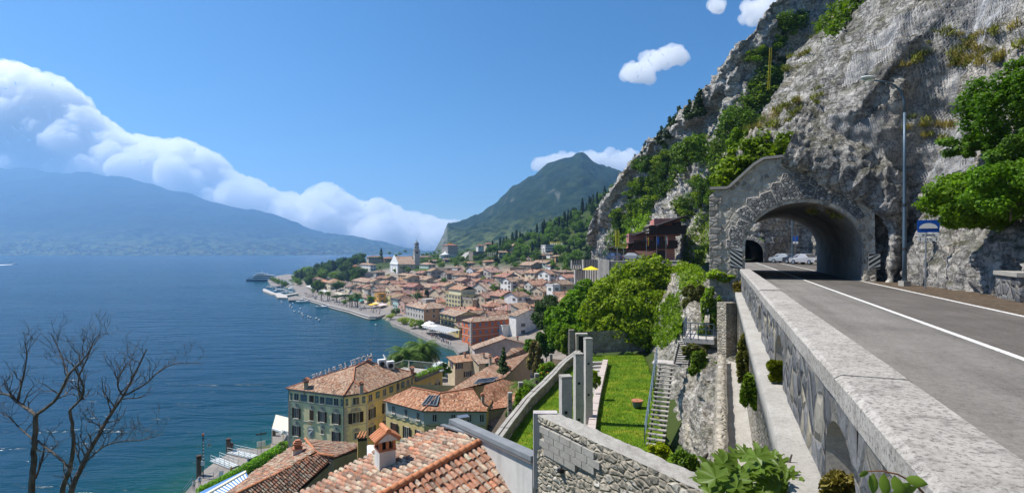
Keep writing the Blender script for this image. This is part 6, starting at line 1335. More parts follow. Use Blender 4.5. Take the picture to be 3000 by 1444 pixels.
g2[:, 0] = g[:, 0]; mesh('rough_top', g2.reshape(-1, 3), grid_faces(nu, nt_), MAT['concrete'], wl)
MB().add([w0+fn*.05-np.array((0, 0, 4.6)), w0+fn*.05, w0-fn*.62, w0-fn*.62-np.array((0, 0, 4.6))], [(0, 1, 2, 3)]).build('end_face', MAT['plaster'], wl, color=(.5, .46, .44))
MB().bar(w0-fn*.3+np.array((0, 0, -2.3))+d*.05, w0-fn*.3+np.array((0, 0, .06))+d*.05, .3, .75).build('end_pier', MAT['plaster'], wl, color=(.5, .46, .45))
for r_ in range(4):
    for k in range(5):
        if r_ == 3 and k > 2: continue
        u0 = .22+k*.5+(r_ % 2)*.22; c_ = w0+d*(u0+.24)-np.array((0, 0, .36+r_*.205)); MB().box(c_-fn*.03, (.475, .16, .19), ax=(d, fn, (0, 0, 1))).build('concrete_block', MAT['concrete'], wl)
for u0, h0, s in ((2.6, 1.9, .2), (3.9, 2.4, .26), (1.3, 1.25, .12)): c_ = w0+d*u0-np.array((0, 0, h0)); MB().box(c_+fn*.03, (s, .22, s*.9), ax=(d, fn, (0, 0, 1))).build('putlog_hole', MAT['black'], wl); v, f = ICO2; mesh('stone', c_+fn*.06-d*s*.7+v*np.array((s*.7, s*.6, s*.6))*(1+.3*noise(v*2.1))[:, None], f, MAT['rubblegrey'], wl)
# ---------------------------------------------------------------- waterfront
def quay(name, pts, z, mat='paving', face='concrete', depth=4.0, kind='structure'):
    v = [PZ(x, y, z) for x, y in pts]; n = len(v); lo = [p-np.array((0, 0, depth)) for p in v]
    o = mesh(name, v+lo, [list(range(n))]+[(i, n+i, n+(i+1) % n, (i+1) % n) for i in range(n)], [MAT[mat], MAT[face]], mi=[0]+[1]*n); tag(o, kind=kind); return v
pq = quay('promenade', [(1128, 921), (1104, 929), (1084, 928.5), (1057, 920.5), (1028, 910.5), (965, 894.5), (886, 870.5), (872, 857), (858, 843), (836, 836), (815, 838), (798, 839), (782, 817), (786, 813), (810, 808), (845, 803), (868, 806), (900, 832), (935, 850), (985, 866), (1040, 884), (1095, 896), (1150, 905), (1160, 915)], 1.5)
quay('harbour_mole', [(770, 846), (776, 845.5), (807, 858.4), (820, 857), (842, 867), (842, 872), (813.5, 871), (805.5, 862.4), (797, 861), (770, 851)], 1.3, 'concretepale')
quay('harbour_platform', [(843, 871), (866, 866), (890, 870), (887, 878), (846, 879)], 1.4, 'paving', 'darkconcrete')
quay('inner_mole', [(826, 863), (871, 856.5), (873, 860), (828, 867)], 1.1, 'concrete')
quay('garden_quay', [(1128, 920), (1150, 948), (1200, 967), (1236, 984), (1268, 998), (1330, 1016), (1345, 1034), (1372, 1026), (1372, 1004), (1300, 972), (1235, 950), (1180, 920)], 1.5, 'paving', 'rubblefar')
quay('hotel_dock', [(520, 1470), (598, 1376), (640, 1345), (700, 1311), (748, 1316), (792, 1311), (800, 1268), (856, 1262), (870, 1330), (786, 1343), (724, 1380), (640, 1450)], 1.2, 'paving', 'darkconcrete')
quay('jetty', [(1262, 1040), (1272, 1034), (1306, 1078), (1330, 1100), (1300, 1118), (1275, 1090)], 1.3, 'paving', 'darkconcrete')
# rail edge of the promenade
ed = thing('quay_kerb', 'pale stone kerb along the promenade edge', 'kerb', pq[3])
for a_, c_ in zip(pq[1:6], pq[2:7]):
    MB().bar(a_+np.array((0, 0, .15)), c_+np.array((0, 0, .15)), .7, .5).build('kerb_stone', MAT['concretepale'], ed); MB().bar(a_+np.array((-.6, -.6, -.9)), c_+np.array((-.6, -.6, -.9)), 1.0, .25).build('lower_step', MAT['concretepale'], ed)
# ---- ferry
Yf = 684.0; fp = P(768, 823, Yf); fy = thing('ferry', 'white car ferry with dark hull moored at the pier', 'ferry', fp); fx = np.array((.985, .17, 0)); fs = np.array((-.17, .985, 0)); X_ = lambda l, s, z: fp+fx*l+fs*s+np.array((0, 0, z))
def hull(prof, z0, z1, mat, nm, k=1.0):
    n = len(prof); v = [X_(l, s*w_, z0) for s in (-1,) for l, w_ in prof]+[X_(l, w_, z0) for l, w_ in prof[::-1]]; m_ = len(v); v2 = [p+np.array((0, 0, z1-z0)) for p in v]
    return mesh(nm, v+v2, [list(range(m_, 2*m_))]+[(i, (i+1) % m_, m_+(i+1) % m_, m_+i) for i in range(m_)], MAT[mat], fy)
hp = [(-20, .4), (-16, 3.2), (-8, 5), (14, 5), (22, 4.4), (24, 2)]
hull(hp, -.5, 2.0, 'navy', 'hull'); hull([(-17, 2.6), (-8, 4.9), (14, 4.9), (21.5, 4.3)], 2.0, 2.6, 'white', 'bulwark')
mesh('ramp', [X_(-19, -3, 2), X_(-19, 3, 2), X_(-10, 4, 6), X_(-10, -4, 6)], [(0, 1, 2, 3)], MAT['white'], fy)
for l0, l1, z0, z1, w_ in ((-11, 16, 2.6, 5.2, 4.8), (-9.5, 14, 5.5, 7.8, 4.4), (-7, 3, 8.0, 10.0, 3.2)):
    MB().box(X_((l0+l1)/2, 0, (z0+z1)/2), (l1-l0, w_*2, z1-z0), math.atan2(fx[1], fx[0])).build('deck_house', MAT['white'], fy); MB().box(X_((l0+l1)/2, 0, (z0+z1)/2+.2), ((l1-l0)*.94, w_*2.02, (z1-z0)*.42), math.atan2(fx[1], fx[0])).build('window_band', MAT['glass'], fy)
    MB().box(X_((l0+l1)/2, 0, z1+.15), (l1-l0+1.5, w_*2.1, .2), math.atan2(fx[1], fx[0])).build('deck', MAT['lampwhite'], fy)
MB().tube([X_(0, 0, 10), X_(0, 0, 14)], .12, 6).build('mast', MAT['white'], fy); MB().box(X_(6, 0, 9), (2.5, 3, 2.2), .17).build('funnel', MAT['white'], fy)
# ---- boats
def boat_proto(kind):
    t = thing('boat', 'boat', 'boat', (0, 0, 0), None, 0, True); prof = [(-3, 1.0), (-1, 1.2), (1.2, 1.05), (2.6, .5), (3.4, .05)]; v = []
    for z, k in ((-.2, .75), (.75, 1.0)): v += [(x, -w_*k, z+(.25 if x > 2 else 0)*(z > 0)) for x, w_ in prof]+[(x, w_*k, z+(.25 if x > 2 else 0)*(z > 0)) for x, w_ in prof[::-1]]
    n = 10; mesh('hull', v, [list(range(n, 2*n))]+[(i, (i+1) % n, n+(i+1) % n, n+i) for i in range(n)], MAT['paint'], t, color=(.75, .74, .71))
    if kind == 0: MB().box((-.2, 0, 1.15), (2.2, 1.5, .8)).build('cabin', MAT['white'], t); MB().box((-.1, 0, 1.25), (1.9, 1.54, .35)).build('window_band', MAT['glass'], t)
    elif kind == 1: mesh('windscreen', [(.9, -.9, .75), (.9, .9, .75), (.4, .8, 1.3), (.4, -.8, 1.3)], [(0, 1, 2, 3)], MAT['glass'], t); MB().box((-1.4, 0, .9), (1.6, 1.7, .3)).build('seat', MAT['bluegrey'], t)
    else: MB().tube([(0, 0, .7), (0, 0, 9)], [.08, .04], 6).build('mast', MAT['white'], t); MB().tube([(0, 0, 1.8), (-2.6, 0, 1.8)], .12, 6).build('boom', MAT['blue'], t); MB().box((-.4, 0, .95), (2.4, 1.2, .4)).build('cabin', MAT['white'], t)
    return t
bp = [boat_proto(k) for k in range(3)]; used = [0, 0, 0]
def boat(k, x, y, rz, sc, label, group=None):
    p = PZ(x, y, .05)
    if not used[k]:
        o = bp[k]; o.location = Vector(p); o.rotation_euler = (0, 0, rz); o.scale = (sc,)*3; o['label'] = label; used[k] = 1
        if group: o['group'] = group
    else: o = copy_tree(bp[k], p, rz, label, sc, group)
    return o
boat(0, 886, 886, .15, 1.6, 'white cabin boat lying off the promenade'); boat(1, 946, 901, .05, 1.5, 'slim open motorboat lying off the promenade'); boat(2, 822, 850, .8, 1.5, 'sailing yacht with bare mast inside the harbour'); boat(0, 853, 848, 2.4, 1.8, 'largest white motor yacht in the harbour')
for k, (x, y, rz) in enumerate(((800, 843, .3), (808, 846, .4), (836, 858, .1), (830, 852, .9), (843, 857, .2), (850, 859, .1), (815, 853, .5), (862, 853, 1.9), (790, 842, .2))): boat((0, 1)[k % 2], x, y, rz, 1.3, 'small white boat moored inside the harbour', 'boats moored in the harbour')
for k in range(16): boat((0, 1)[k % 2], 818+(k % 4)*8+(k//4)*3, 825+(k//4)*3.2+(k % 4)*1.2, .2+.1*(k % 3), 1.3, 'small boat laid up in rows on the quay behind the harbour trees', 'boats on the quay').location.z = 1.6
boat(0, 42, 774, 3.0, 2.2, 'distant motorboat trailing a white wake'); w_ = [PZ(36, 774.4, .06), PZ(-40, 776.5, .06), PZ(-40, 779.5, .06), PZ(36, 775.2, .06)]; tag(mesh('boat_wake', w_, [(0, 1, 2, 3)], MAT['white']), 'white wake behind the distant motorboat', 'wake')
# buoys
t0 = None
for x, y in ((824, 883), (827, 886.5), (858, 889), (850, 893.5), (850, 898), (855.5, 902), (881, 904), (862.5, 913), (876, 914.5), (885, 919), (887, 924.5), (903, 927.5), (910, 930.5), (927, 933), (935, 938)):
    p = PZ(x, y, .1)
    if t0 is None:
        t0 = thing('mooring_buoy', 'white round mooring buoy in the line off the promenade', 'buoy', (0, 0, 0), 'mooring buoys', 0, True); v, f = ICO2; mesh('float', v*np.array((.62, .62, .5))+np.array((0, 0, .2)), f, MAT['white'], t0, sm=True); MB().tube([(0, 0, .6), (0, 0, 1.0)], .08, 6).build('ring', MAT['steel'], t0); t0.location = Vector(p)
    else: copy_tree(t0, p, 0)
copy_tree(t0, PZ(1101, 952, .1), 0, 'orange buoy floating alone near the garden wall', .9, color=(.8, .2, .05))
# ---- awnings and parasols
def awning(x, y, w_, d_, mat, label, z=1.5, h=3.0, rz=R(126), group=None, stripe=None):
    p = PZ(x, y, z); t = thing('awning', label, 'awning', p, group); u = np.array((math.cos(rz), math.sin(rz), 0)); s = np.array((-u[1], u[0], 0)); top = p+np.array((0, 0, h))
    n = max(2, int(w_/.8))
    for k in range(n):
        a_, c_ = u*(w_*(k/n-.5)), u*(w_*((k+1)/n-.5)); m_ = mat if not (stripe and k % 2) else stripe
        mesh('cloth', [top+a_-s*d_/2, top+c_-s*d_/2, top+c_+s*d_/2-np.array((0, 0, .7)), top+a_+s*d_/2-np.array((0, 0, .7)), top+a_+s*d_/2-np.array((0, 0, 1.0)), top+c_+s*d_/2-np.array((0, 0, 1.0))], [(0, 1, 2, 3), (3, 2, 5, 4)], MAT[m_], t)
    for k in (-.5, .5):
        for e in (-.5, .5): q = p+u*w_*k+s*d_*e; MB().bar(q, q+np.array((0, 0, h-(.0 if e < 0 else .8))), .08).build('post', MAT['steel'], t)
    return t
for k in range(7): awning(906+k*8, 845+k*2.9, 9, 5, 'cloth_white', 'long white cafe awning before the cream lakefront houses', group='white cafe awnings')
awning(1045, 885, 7, 5, 'teal', 'teal awning nearer the palm on the promenade'); awning(1062, 889, 8, 5, 'teal', 'teal awning beside the tan gabled house')
awning(1082, 893, 8, 5, 'pinkcloth', 'pink and white striped awning behind the yellow one', stripe='cloth_white'); awning(1093, 902, 7, 5, 'cloth_yellow', 'bright yellow awning on the crowded promenade end'); awning(1107, 897, 8, 5, 'cloth_cream', 'cream awning right of the yellow one'); awning(1118, 903, 9, 5, 'pinkcloth', 'pink striped awning at the end of the promenade', stripe='cloth_white')
rs = awning(1292, 985, 22, 7, 'cloth_white', 'long black and white striped restaurant awning over the water', h=4.0, rz=R(128), stripe='darkmetal')
def parasol_proto():
    t = thing('parasol', 'p', 'parasol', (0, 0, 0), None, 0, True); MB().tube([(0, 0, 0), (0, 0, 2.6)], .04, 6).build('pole', MAT['white'], t); b = MB(); n = 8; rim = [(1.6*math.cos(a), 1.6*math.sin(a), 2.15) for a in np.linspace(0, 2*math.pi, n, endpoint=False)]
    b.add([(0, 0, 2.75)]+rim, [(0, i+1, (i+1) % n+1) for i in range(n)]); b.build('canopy', MAT['cloth'], t, color=(.75, .74, .71)); return t
pp = parasol_proto(); pu = [0]
def parasol(loc, label, sc=1.0, col=(.75, .74, .71), group=None):
    if not pu[0]: o = pp; o.location = Vector([float(a) for a in loc]); o.scale = (sc,)*3; o['label'] = label; pu[0] = 1; 
    else: o = copy_tree(pp, loc, .3, label, sc, group, col)
    if group: o['group'] = group
    return o
for k, (x, y) in enumerate(((1277, 1098), (1290, 1090), (1306, 1102), (1285, 1112))): parasol(PZ(x, y, 1.3), 'white parasol on the jetty by the cream house', 1.3, group='white parasols on the jetty')
for k, (x, y) in enumerate(((1250, 975), (1268, 978), (1258, 968))): parasol(PZ(x, y, 1.5), 'white parasol beside the fountain at the peach palace', 1.7, group='white parasols by the fountain')
parasol(drop(1020, 797), 'white parasol on the terrace of the white villa', 2.6); parasol(drop(1036, 797), 'orange red parasol on the terrace of the white villa', 2.6, (.75, .14, .05))
parasol(P(1732, 826, 168), 'bright yellow parasol on the lemon house terrace', 1.9, (.8, .62, .03)); parasol(P(1085, 1322, 60)-np.array((0, 0, 2.5)), 'white parasol in the courtyard behind the ochre chimney', 1.2); parasol(P(1075, 1335, 58)-np.array((0, 0, 2.5)), 'second white parasol in the courtyard behind the ochre chimney', 1.2)
for k, (x, y) in enumerate(((1000, 876), (1012, 880), (990, 872))): parasol(PZ(x, y, 1.5), 'cream parasol under the umbrella pines', 1.8, (.62, .55, .40), group='cream parasols under the pines')
# ---- people
def person_mesh(pose):
    J = {0: (0, 0, .95), 1: (0, 0, 1.15), 2: (0, .02, 1.40), 3: (0, .01, 1.52), 4: (0, -.01, 1.63), 5: (0, -.01, 1.74)}
    k = .14 if pose else .0
    J.update({6: (-.18, .01, 1.42), 7: (-.25, .02+k*.6, 1.14), 8: (-.24, -.10-k*.3, .90), 9: (.18, .01, 1.42), 10: (.25, .02-k*.6, 1.14), 11: (.24, -.10+k*.3, .90), 12: (-.10, 0, .90), 13: (-.11, -.04-k, .50), 14: (-.11, .02-k*1.0, .08), 15: (-.12, -.12-k, .04), 16: (.10, 0, .90), 17: (.11, -.04+k*.6, .50), 18: (.11, .02+k*1.8, .08), 19: (.12, -.12+k*1.8, .04)})
    E = [(0, 1), (1, 2), (2, 3), (3, 4), (4, 5), (2, 6), (6, 7), (7, 8), (2, 9), (9, 10), (10, 11), (0, 12), (12, 13), (13, 14), (14, 15), (0, 16), (16, 17), (17, 18), (18, 19)]
    rad = [.15, .14, .16, .06, .10, .08, .07, .05, .04, .07, .05, .04, .10, .065, .045, .035, .10, .065, .045, .035]
    m = bpy.data.meshes.new('person_source'); m.from_pydata([J[i] for i in range(20)], E, []); o = bpy.data.objects.new('person_source', m); COL.objects.link(o); md = o.modifiers.new('s', 'SKIN')
    for i, r in enumerate(rad): m.skin_vertices[0].data[i].radius = (r, r*.8)
    m.skin_vertices[0].data[0].use_root = True; sb = o.modifiers.new('b', 'SUBSURF'); sb.levels = 1; dg = bpy.context.evaluated_depsgraph_get(); dg.update(); r = bpy.data.meshes.new_from_object(o.evaluated_get(dg)); bpy.data.objects.remove(o); r.name = 'person'
    r.materials.clear()
    for q in (MAT['body'], MAT['skin'], MAT['navy'], MAT['darkwood']): r.materials.append(q)
    for p in r.polygons: c = p.center; p.material_index = 3 if c.z > 1.70 or (c.z > 1.6 and c.y > .04) else 1 if c.z > 1.5 or (abs(c.x) > .2 and c.z < 1.12 and c.z > .8) else 0 if c.z > .95 else 2
    r.polygons.foreach_set('use_smooth', np.ones(len(r.polygons), bool)); return r
PM = [person_mesh(0), person_mesh(1)]
def person(loc, rz, col, label, group=None, pose=0, sc=1.0):
    o = obj('person', PM[pose], None, col, [float(a) for a in loc], rz, sc); return tag(o, label, 'person', group)
SN = ['white', 'pale grey', 'navy', 'red', 'black', 'light blue', 'ochre', 'cream', 'dark grey']
SH = [(.7, .7, .7), (.65, .62, .6), (.1, .15, .35), (.5, .06, .05), (.02, .02, .03), (.25, .4, .6), (.6, .45, .2), (.7, .7, .68), (.3, .3, .32)]
rr = np.random.default_rng(11)
for k in range(150):
    u = rr.uniform(); x = 890+u*225; y = 872+u*50+rr.uniform(-14, 1)*(1.15 if u > .5 else .9); p = PZ(x, min(y, 868.5+(x-890)*.262 if x < 1084 else 926), 1.5); ci, po = int(rr.integers(9)), int(rr.integers(2)); person(p, rr.uniform(0, 6.3), SH[ci], 'person in %s %s on the promenade %s' % (SN[ci], ('standing', 'walking')[po], ('near the harbour platform', 'near the slim motorboat', 'under the umbrella pines', 'by the teal awnings', 'by the yellow awning')[int(u*4.99)]), 'people on the promenade', po)
for k in range(22): u = rr.uniform(); p = PZ(1266+u*30+rr.uniform(0, 8), 1042+u*42, 1.3); person(p, rr.uniform(0, 6.3), SH[k % 9], 'person in %s standing on the jetty behind the palms' % SN[k % 9], 'people on the jetty', int(rr.integers(2)))
for k in range(24): u = rr.uniform(); p = PZ(1262+u*60+rr.uniform(-4, 8), 985+u*28, 1.5); person(p, rr.uniform(0, 6.3), SH[k % 9], 'guest in %s on the restaurant terrace over the water' % SN[k % 9], 'guests on the restaurant terrace')
person(PZ(727, 1367, 1.2), 2.6, (.10, .16, .30), 'person in dark blue with a black backpack and cap on the hotel dock', None, 0, 1.03); person(PZ(677, 1392, 1.2), -.4, (.30, .22, .08), 'person in a mustard skirt with a handbag on the hotel dock', None, 1, .98)
person(PZ(568, 1436, 1.2), .8, (.7, .7, .72), 'person in a white shirt leaning at the dock railing'); person(PZ(585, 1424, 1.2), .8, (.2, .35, .6), 'person in a blue shirt at the dock railing')
q = PZ(731, 1357, 1.2); tag(MB().box(PZ(727, 1367, 1.2)+np.array((.22, .1, 1.2)), (.28, .22, .45)).build('backpack', MAT['black']), 'black backpack worn on the hotel dock', 'backpack')
# ---- things on the hotel dock
def pile(x, y0, y1, r, label): p = PZ(x, y1, 0); h = (y1-y0)/F*p[1]; t = thing('mooring_pile', label, 'pile', p); MB().lathe(p-np.array((0, 0, 1)), [(r*1.05, 0), (r, h*.5), (r, h*.88+1)], 10).build('timber', MAT['bark'], t); MB().lathe(p+np.array((0, 0, h*.88)), [(r*1.02, 0), (r*1.0, h*.12)], 10).build('worn_head', MAT['brownwood'], t)
pile(583, 1333, 1412, .42, 'thick mooring pile beside the lamp mast'); pile(669, 1284, 1342, .42, 'tall mooring pile by the first gangway'); pile(677, 1297, 1340, .38, 'shorter mooring pile by the first gangway'); pile(802, 1247, 1292, .36, 'mooring pile left of the white pavilion')
p = PZ(595, 1400, 1.2); t = thing('lamp_mast', 'dark lamp mast with orange beacon and hooded lamp on the dock', 'lamp post', p); h = (1400-1275)/F*p[1]; MB().tube([p, p+np.array((0, 0, h))], .09, 8).build('mast', MAT['black'], t); MB().box(p+np.array((0, 0, h+.15)), (.22, .22, .35)).build('beacon', MAT['orange'], t); MB().tube([p+np.array((0, 0, h-.8)), p+np.array((.4, 0, h-.5)), p+np.array((.9, 0, h-.7)), p+np.array((1.0, 0, h-1.3))], .04, 6).build('arm', MAT['steel'], t); MB().lathe(p+np.array((1.0, 0, h-1.7)), [(.32, 0), (.28, .25), (.08, .4)], 10).build('lamp_shade', MAT['steel'], t); MB().box(p+np.array((0, -.1, 2.6)), (.6, .08, .8)).build('plate', MAT['white'], t)
for k in range(6): MB().box(p+np.array((.12, -.1, 3.4+k*.55)), (.16, .16, .22)).build('bracket', MAT['lampwhite'], t)
def gangway(x, y, rz, label):
    p = PZ(x, y, 1.25); t = thing('gangway', label, 'gangway', p); u = np.array((math.cos(rz), math.sin(rz), 0)); s = np.array((-u[1], u[0], 0)); MB().box(p+np.array((0, 0, .15)), (6.4, 1.7, .16), rz).build('walkway', MAT['lampwhite'], t)
    for k in range(8): MB().box(p+u*(k-3.5)*.8+np.array((0, 0, .25)), (.06, 1.6, .05), rz).build('cleat', MAT['steel'], t)
    for o_ in (-.8, .8):
        b = MB()
        for k in range(5): q = p+u*(k-2)*1.5+s*o_; b.bar(q, q+np.array((0, 0, 1.25)), .06)
        for hh in (.7, 1.2): b.bar(p-u*3.1+s*o_+np.array((0, 0, hh)), p+u*3.1+s*o_+np.array((0, 0, hh)), .06)
        b.build('railing', MAT['lampwhite'], t)
gangway(657, 1358, -.55, 'white boarding gangway lying nearer the lamp mast'); gangway(710, 1332, -.40, 'white boarding gangway lying nearer the pavilion')
p = PZ(648, 1402, 1.2); t = thing('notice_stand', 'white folding notice board on the dock', 'sign', p); mesh('board', [p+np.array((-.35, -.2, 0)), p+np.array((.35, -.1, 0)), p+np.array((.35, .15, 1.3)), p+np.array((-.35, .05, 1.3))], [(0, 1, 2, 3)], MAT['white'], t); MB().bar(p+np.array((0, .5, 0)), p+np.array((0, .1, 1.2)), .05).build('strut', MAT['steel'], t)
p = PZ(765, 1325, 1.2); t = thing('timetable_board', 'white timetable board on dark posts at the water edge', 'sign', p); MB().box(p+np.array((0, 0, 1.7)), (1.5, .06, 1.0), .55).build('board', MAT['white'], t); MB().tube([p, p+np.array((0, 0, 4.2))], .05, 6).build('post', MAT['darkmetal'], t); MB().box(p+np.array((0, 0, 3.6)), (1.9, .06, .4), .55).build('arm_sign', MAT['bluegrey'], t)
b = MB(); t = thing('dock_railing', 'grey pipe railing along the dock edge', 'railing', PZ(560, 1432, 1.2)); pts = [PZ(x, y, 1.2) for x, y in ((535, 1452), (565, 1412), (625, 1400), (640, 1382))]
for a_, c_ in zip(pts[:-1], pts[1:]):
    for hh in (.45, .95): b.bar(a_+np.array((0, 0, hh)), c_+np.array((0, 0, hh)), .05)
    b.bar(a_, a_+np.array((0, 0, 1)), .05)
b.build('rails', MAT['bluegrey'], t)
# white pavilion with its arch
pv_ = thing('pavilion', 'white canvas restaurant pavilion with an arched sign at the dock', 'pavilion', PZ(825, 1318, 1.2)); a_ = [PZ(x, y, 1.2) for x, y in ((797, 1300), (849, 1318), (862, 1285), (808, 1270))]; c0 = np.mean(a_, 0)
for q in a_: MB().bar(q, q+np.array((0, 0, 3.2)), .14).build('post', MAT['white'], pv_)
mesh('canopy', [q+np.array((0, 0, 3.2+(.0 if i < 2 else .9))) for i, q in enumerate(a_)], [(0, 1, 2, 3)], MAT['cloth_cream'], pv_); MB().bar(a_[0]+np.array((0, 0, 3.05)), a_[1]+np.array((0, 0, 3.05)), .1, .35).build('fascia', MAT['white'], pv_)
e0, e1 = a_[0]*.45+a_[1]*.55, a_[1]*1.0; ax = (e1-e0); MB().tube([e0+ax*u+np.array((0, 0, 2.6+1.0*math.sin(u*math.pi))) for u in np.linspace(0, 1, 9)], .22, 6).build('arch', MAT['white'], pv_); letter('Bar Ristorante', .45, MAT['bluegrey'], pv_, (e0+e1)/2+np.array((.2, -.35, 3.5)), ax, (0, 0, 1))
for k in (.2, .8): MB().bar(e0+ax*k, e0+ax*k+np.array((0, 0, 3)), .1).build('arch_post', MAT['white'], pv_)
# blue striped awning in the corner
s0, s1, s2, s3 = P(730, 1378, 40), P(718, 1394, 39), P(560, 1470, 37), P(580, 1470, 38.5); sa = thing('striped_awning', 'blue and white striped awning with a white cassette at the picture foot', 'awning', s2); a0, a1 = P(722, 1383, 40), P(585, 1460, 38.5); lo0, lo1 = P(727, 1396, 38.6), P(620, 1470, 37.2); n = 30
for k in range(n):
    u0, u1 = k/n, (k+1)/n; mesh('stripe', [a0+(a1-a0)*u0, a0+(a1-a0)*u1, lo0+(lo1-lo0)*u1, lo0+(lo1-lo0)*u0], [(0, 1, 2, 3)], MAT['cloth_white' if k % 2 else 'stripeblue'], sa)
MB().bar(a0+np.array((0, 0, .05)), a1+np.array((0, 0, .05)), .35, .16).build('cassette', MAT['cream'], sa)
mesh('upper_slope', [a0, a1, P(575, 1446, 40), P(714, 1378, 41)], [(0, 1, 2, 3)], MAT['stripeblue'], sa)
# fountain by the palace
p = PZ(1242, 958, 1.5); t = thing('fountain', 'round stone fountain beside the peach palace', 'fountain', p); MB().lathe(p, [(2.4, 0), (2.6, .5), (2.3, .6), (2.2, .3)], 16).build('basin', MAT['concretepale'], t); MB().lathe(p, [(.3, 0), (.25, 1.2), (1.0, 1.5), (.2, 1.6), (.1, 2.2)], 12).build('bowl', MAT['concretepale'], t)
# far shore: scattered houses seen as pale specks
rr = np.random.default_rng(5); V, Fc = MB(), None
fm = MB()
for k in range(420):
    x = rr.uniform(0, 1150); cl = noise(np.array([[x*.012, 2.0, 0]]))[0]
    if rr.uniform() > .55+cl: continue
    Y = np.interp(x, [0, 800, 1300], [4300, 4750, 5550])+abs(rr.normal())*210; X = (x-HX)/F*Y; z = float(far_z(np.array([X]), np.array([Y]))[0]); s = rr.uniform(8, 15); fm.box((X, Y, max(z, 1)+s*.3), (s*1.3, s, s*.9), rr.uniform(0, 3), m=int(rr.integers(2)))
tag(fm.build('far_village', [MAT['cream'], MAT['terracotta']]), 'specks of houses scattered along the far shore', 'village', None, 'stuff')
# ---------------------------------------------------------------- beside the road
lb = PZ(2650, 838, RZ); Yl = lb[1]; lm = thing('street_lamp', 'tall blue grey street lamp with curved arm before the cliff', 'street lamp', lb)
MB().tube([P(2650, y, Yl) for y in (840, 700, 600, 480, 330)], [.12, .10, .085, .075, .065], 10).build('pole', MAT['bluegrey'], lm, sm=True)
MB().tube([P(x, y, Yl) for x, y in ((2650, 331), (2649, 295), (2640, 268), (2620, 250), (2595, 240), (2560, 236))], [.065, .06, .055, .05, .045, .04], 8).build('arm', MAT['bluegrey'], lm, sm=True)
hd = MB(); v, f = ICO2; c_ = P(2544, 229, Yl); hd.add(c_+v*np.array((.44, .17, .13))*np.where(v[:, 2:] < 0, .6, 1), f.tolist()); hd.build('lamp_head', MAT['lampwhite'], lm, sm=True); MB().add(c_-np.array((.05, 0, .07))+v*np.array((.3, .13, .09)), f.tolist()).build('lamp_glass', MAT['clearglass'], lm, sm=True); MB().box(lb+np.array((0, 0, .1)), (.4, .4, .35)).build('footing', MAT['concrete'], lm)
for y in (600, 730): MB().tube([P(2650, y-4, Yl), P(2650, y+4, Yl)], .115, 10).build('collar', MAT['darkmetal'], lm)
# tunnel sign
sb = PZ(2711, 847, RZ); Ys = sb[1]; sg = thing('tunnel_sign', 'blue tunnel sign with white name plates half hidden by leaves', 'sign', sb); ctr = P(2718, 672, Ys)
rx, uz = RD*.94+RT*-.0, np.array((0, 0, 1.0)); nn = -RT
px = lambda a: a/F*Ys
MB().tube([sb, P(2713, 640, Ys)], .035, 8).build('post', MAT['steel'], sg)
c1 = P(2718, 663, Ys)+nn*.06; MB().box(c1, (px(52), .02, px(36)), ax=(RD, RT, uz)).build('blue_panel', MAT['blue'], sg)
ov = [c1+nn*.014+RD*px(20)*math.cos(a)+uz*(px(20)*math.sin(a)*.72-px(6)) for a in np.linspace(0, math.pi, 15)]; mesh('white_outline', [c1+nn*.012+(p-c1)*1.1-uz*.0 for p in ov]+[c1+nn*.012-RD*px(22)-uz*px(9), c1+nn*.012+RD*px(22)-uz*px(9)][::-1][:0], [list(range(len(ov)))], MAT['white'], sg); mesh('tunnel_symbol', ov, [list(range(len(ov)))], MAT['black'], sg)
for y0, txt in ((688, 'di Eperla'), (701, '\u2191  15 m  \u2191')):
    c2 = P(2718, y0, Ys)+nn*.06; MB().box(c2, (px(52), .02, px(10.5)), ax=(RD, RT, uz)).build('name_plate', MAT['white'], sg)
    letter(txt.replace('\u2191', ' '), px(9), MAT['black'], sg, c2+nn*.014, RD, uz, .002)
    if '15' in txt:
        for s in (-1, 1):
            q = c2+nn*.014+RD*s*px(19); mesh('arrow', [q-uz*px(4)-RD*px(.7), q-uz*px(4)+RD*px(.7), q+uz*px(1)+RD*px(.7), q+uz*px(.6)+RD*px(2.4), q+uz*px(4), q+uz*px(.6)-RD*px(2.4), q+uz*px(1)-RD*px(.7)], [list(range(7))], MAT['black'], sg)
# low wall at the edge
a_ = PZ(2945, 873, RZ); c_ = PZ(3020, 890, RZ); lw = thing('roadside_wall', 'low grey stone wall with a slab top at the roadside', 'wall', a_); MB().bar(a_+np.array((.2, .2, .45)), c_+np.array((.2, .2, .45)), .6, 1.0).build('stonework', MAT['rubblegrey'], lw); MB().bar(a_+np.array((.15, .15, 1.02)), c_+np.array((.15, .15, 1.02)), .75, .16).build('slab', MAT['concrete'], lw)
# a sign beyond the tunnel
p = road(TP+53, 10.4); t = thing('far_tunnel_sign', 'small blue tunnel sign beyond the first tunnel', 'sign', p); MB().tube([p, p+np.array((0, 0, 4.2))], .05, 6).build('post', MAT['steel'], t); MB().box(p+np.array((0, 0, 3.8)), (.8, .04, .8), ax=(RD, RT, uz)).build('blue_panel', MAT['blue'], t); MB().box(p+np.array((0, 0, 3.2)), (.8, .04, .35), ax=(RD, RT, uz)).build('name_plate', MAT['white'], t)
p = road(TP+44, 9.0); t = thing('far_street_lamp', 'slim lamp post beyond the first tunnel', 'street lamp', p); MB().tube([p, p+np.array((0, 0, 9))], [.1, .06], 8).build('pole', MAT['bluegrey'], t); MB().box(p+np.array((-.5, 0, 9)), (1.2, .2, .12)).build('lamp_head', MAT['lampwhite'], t)
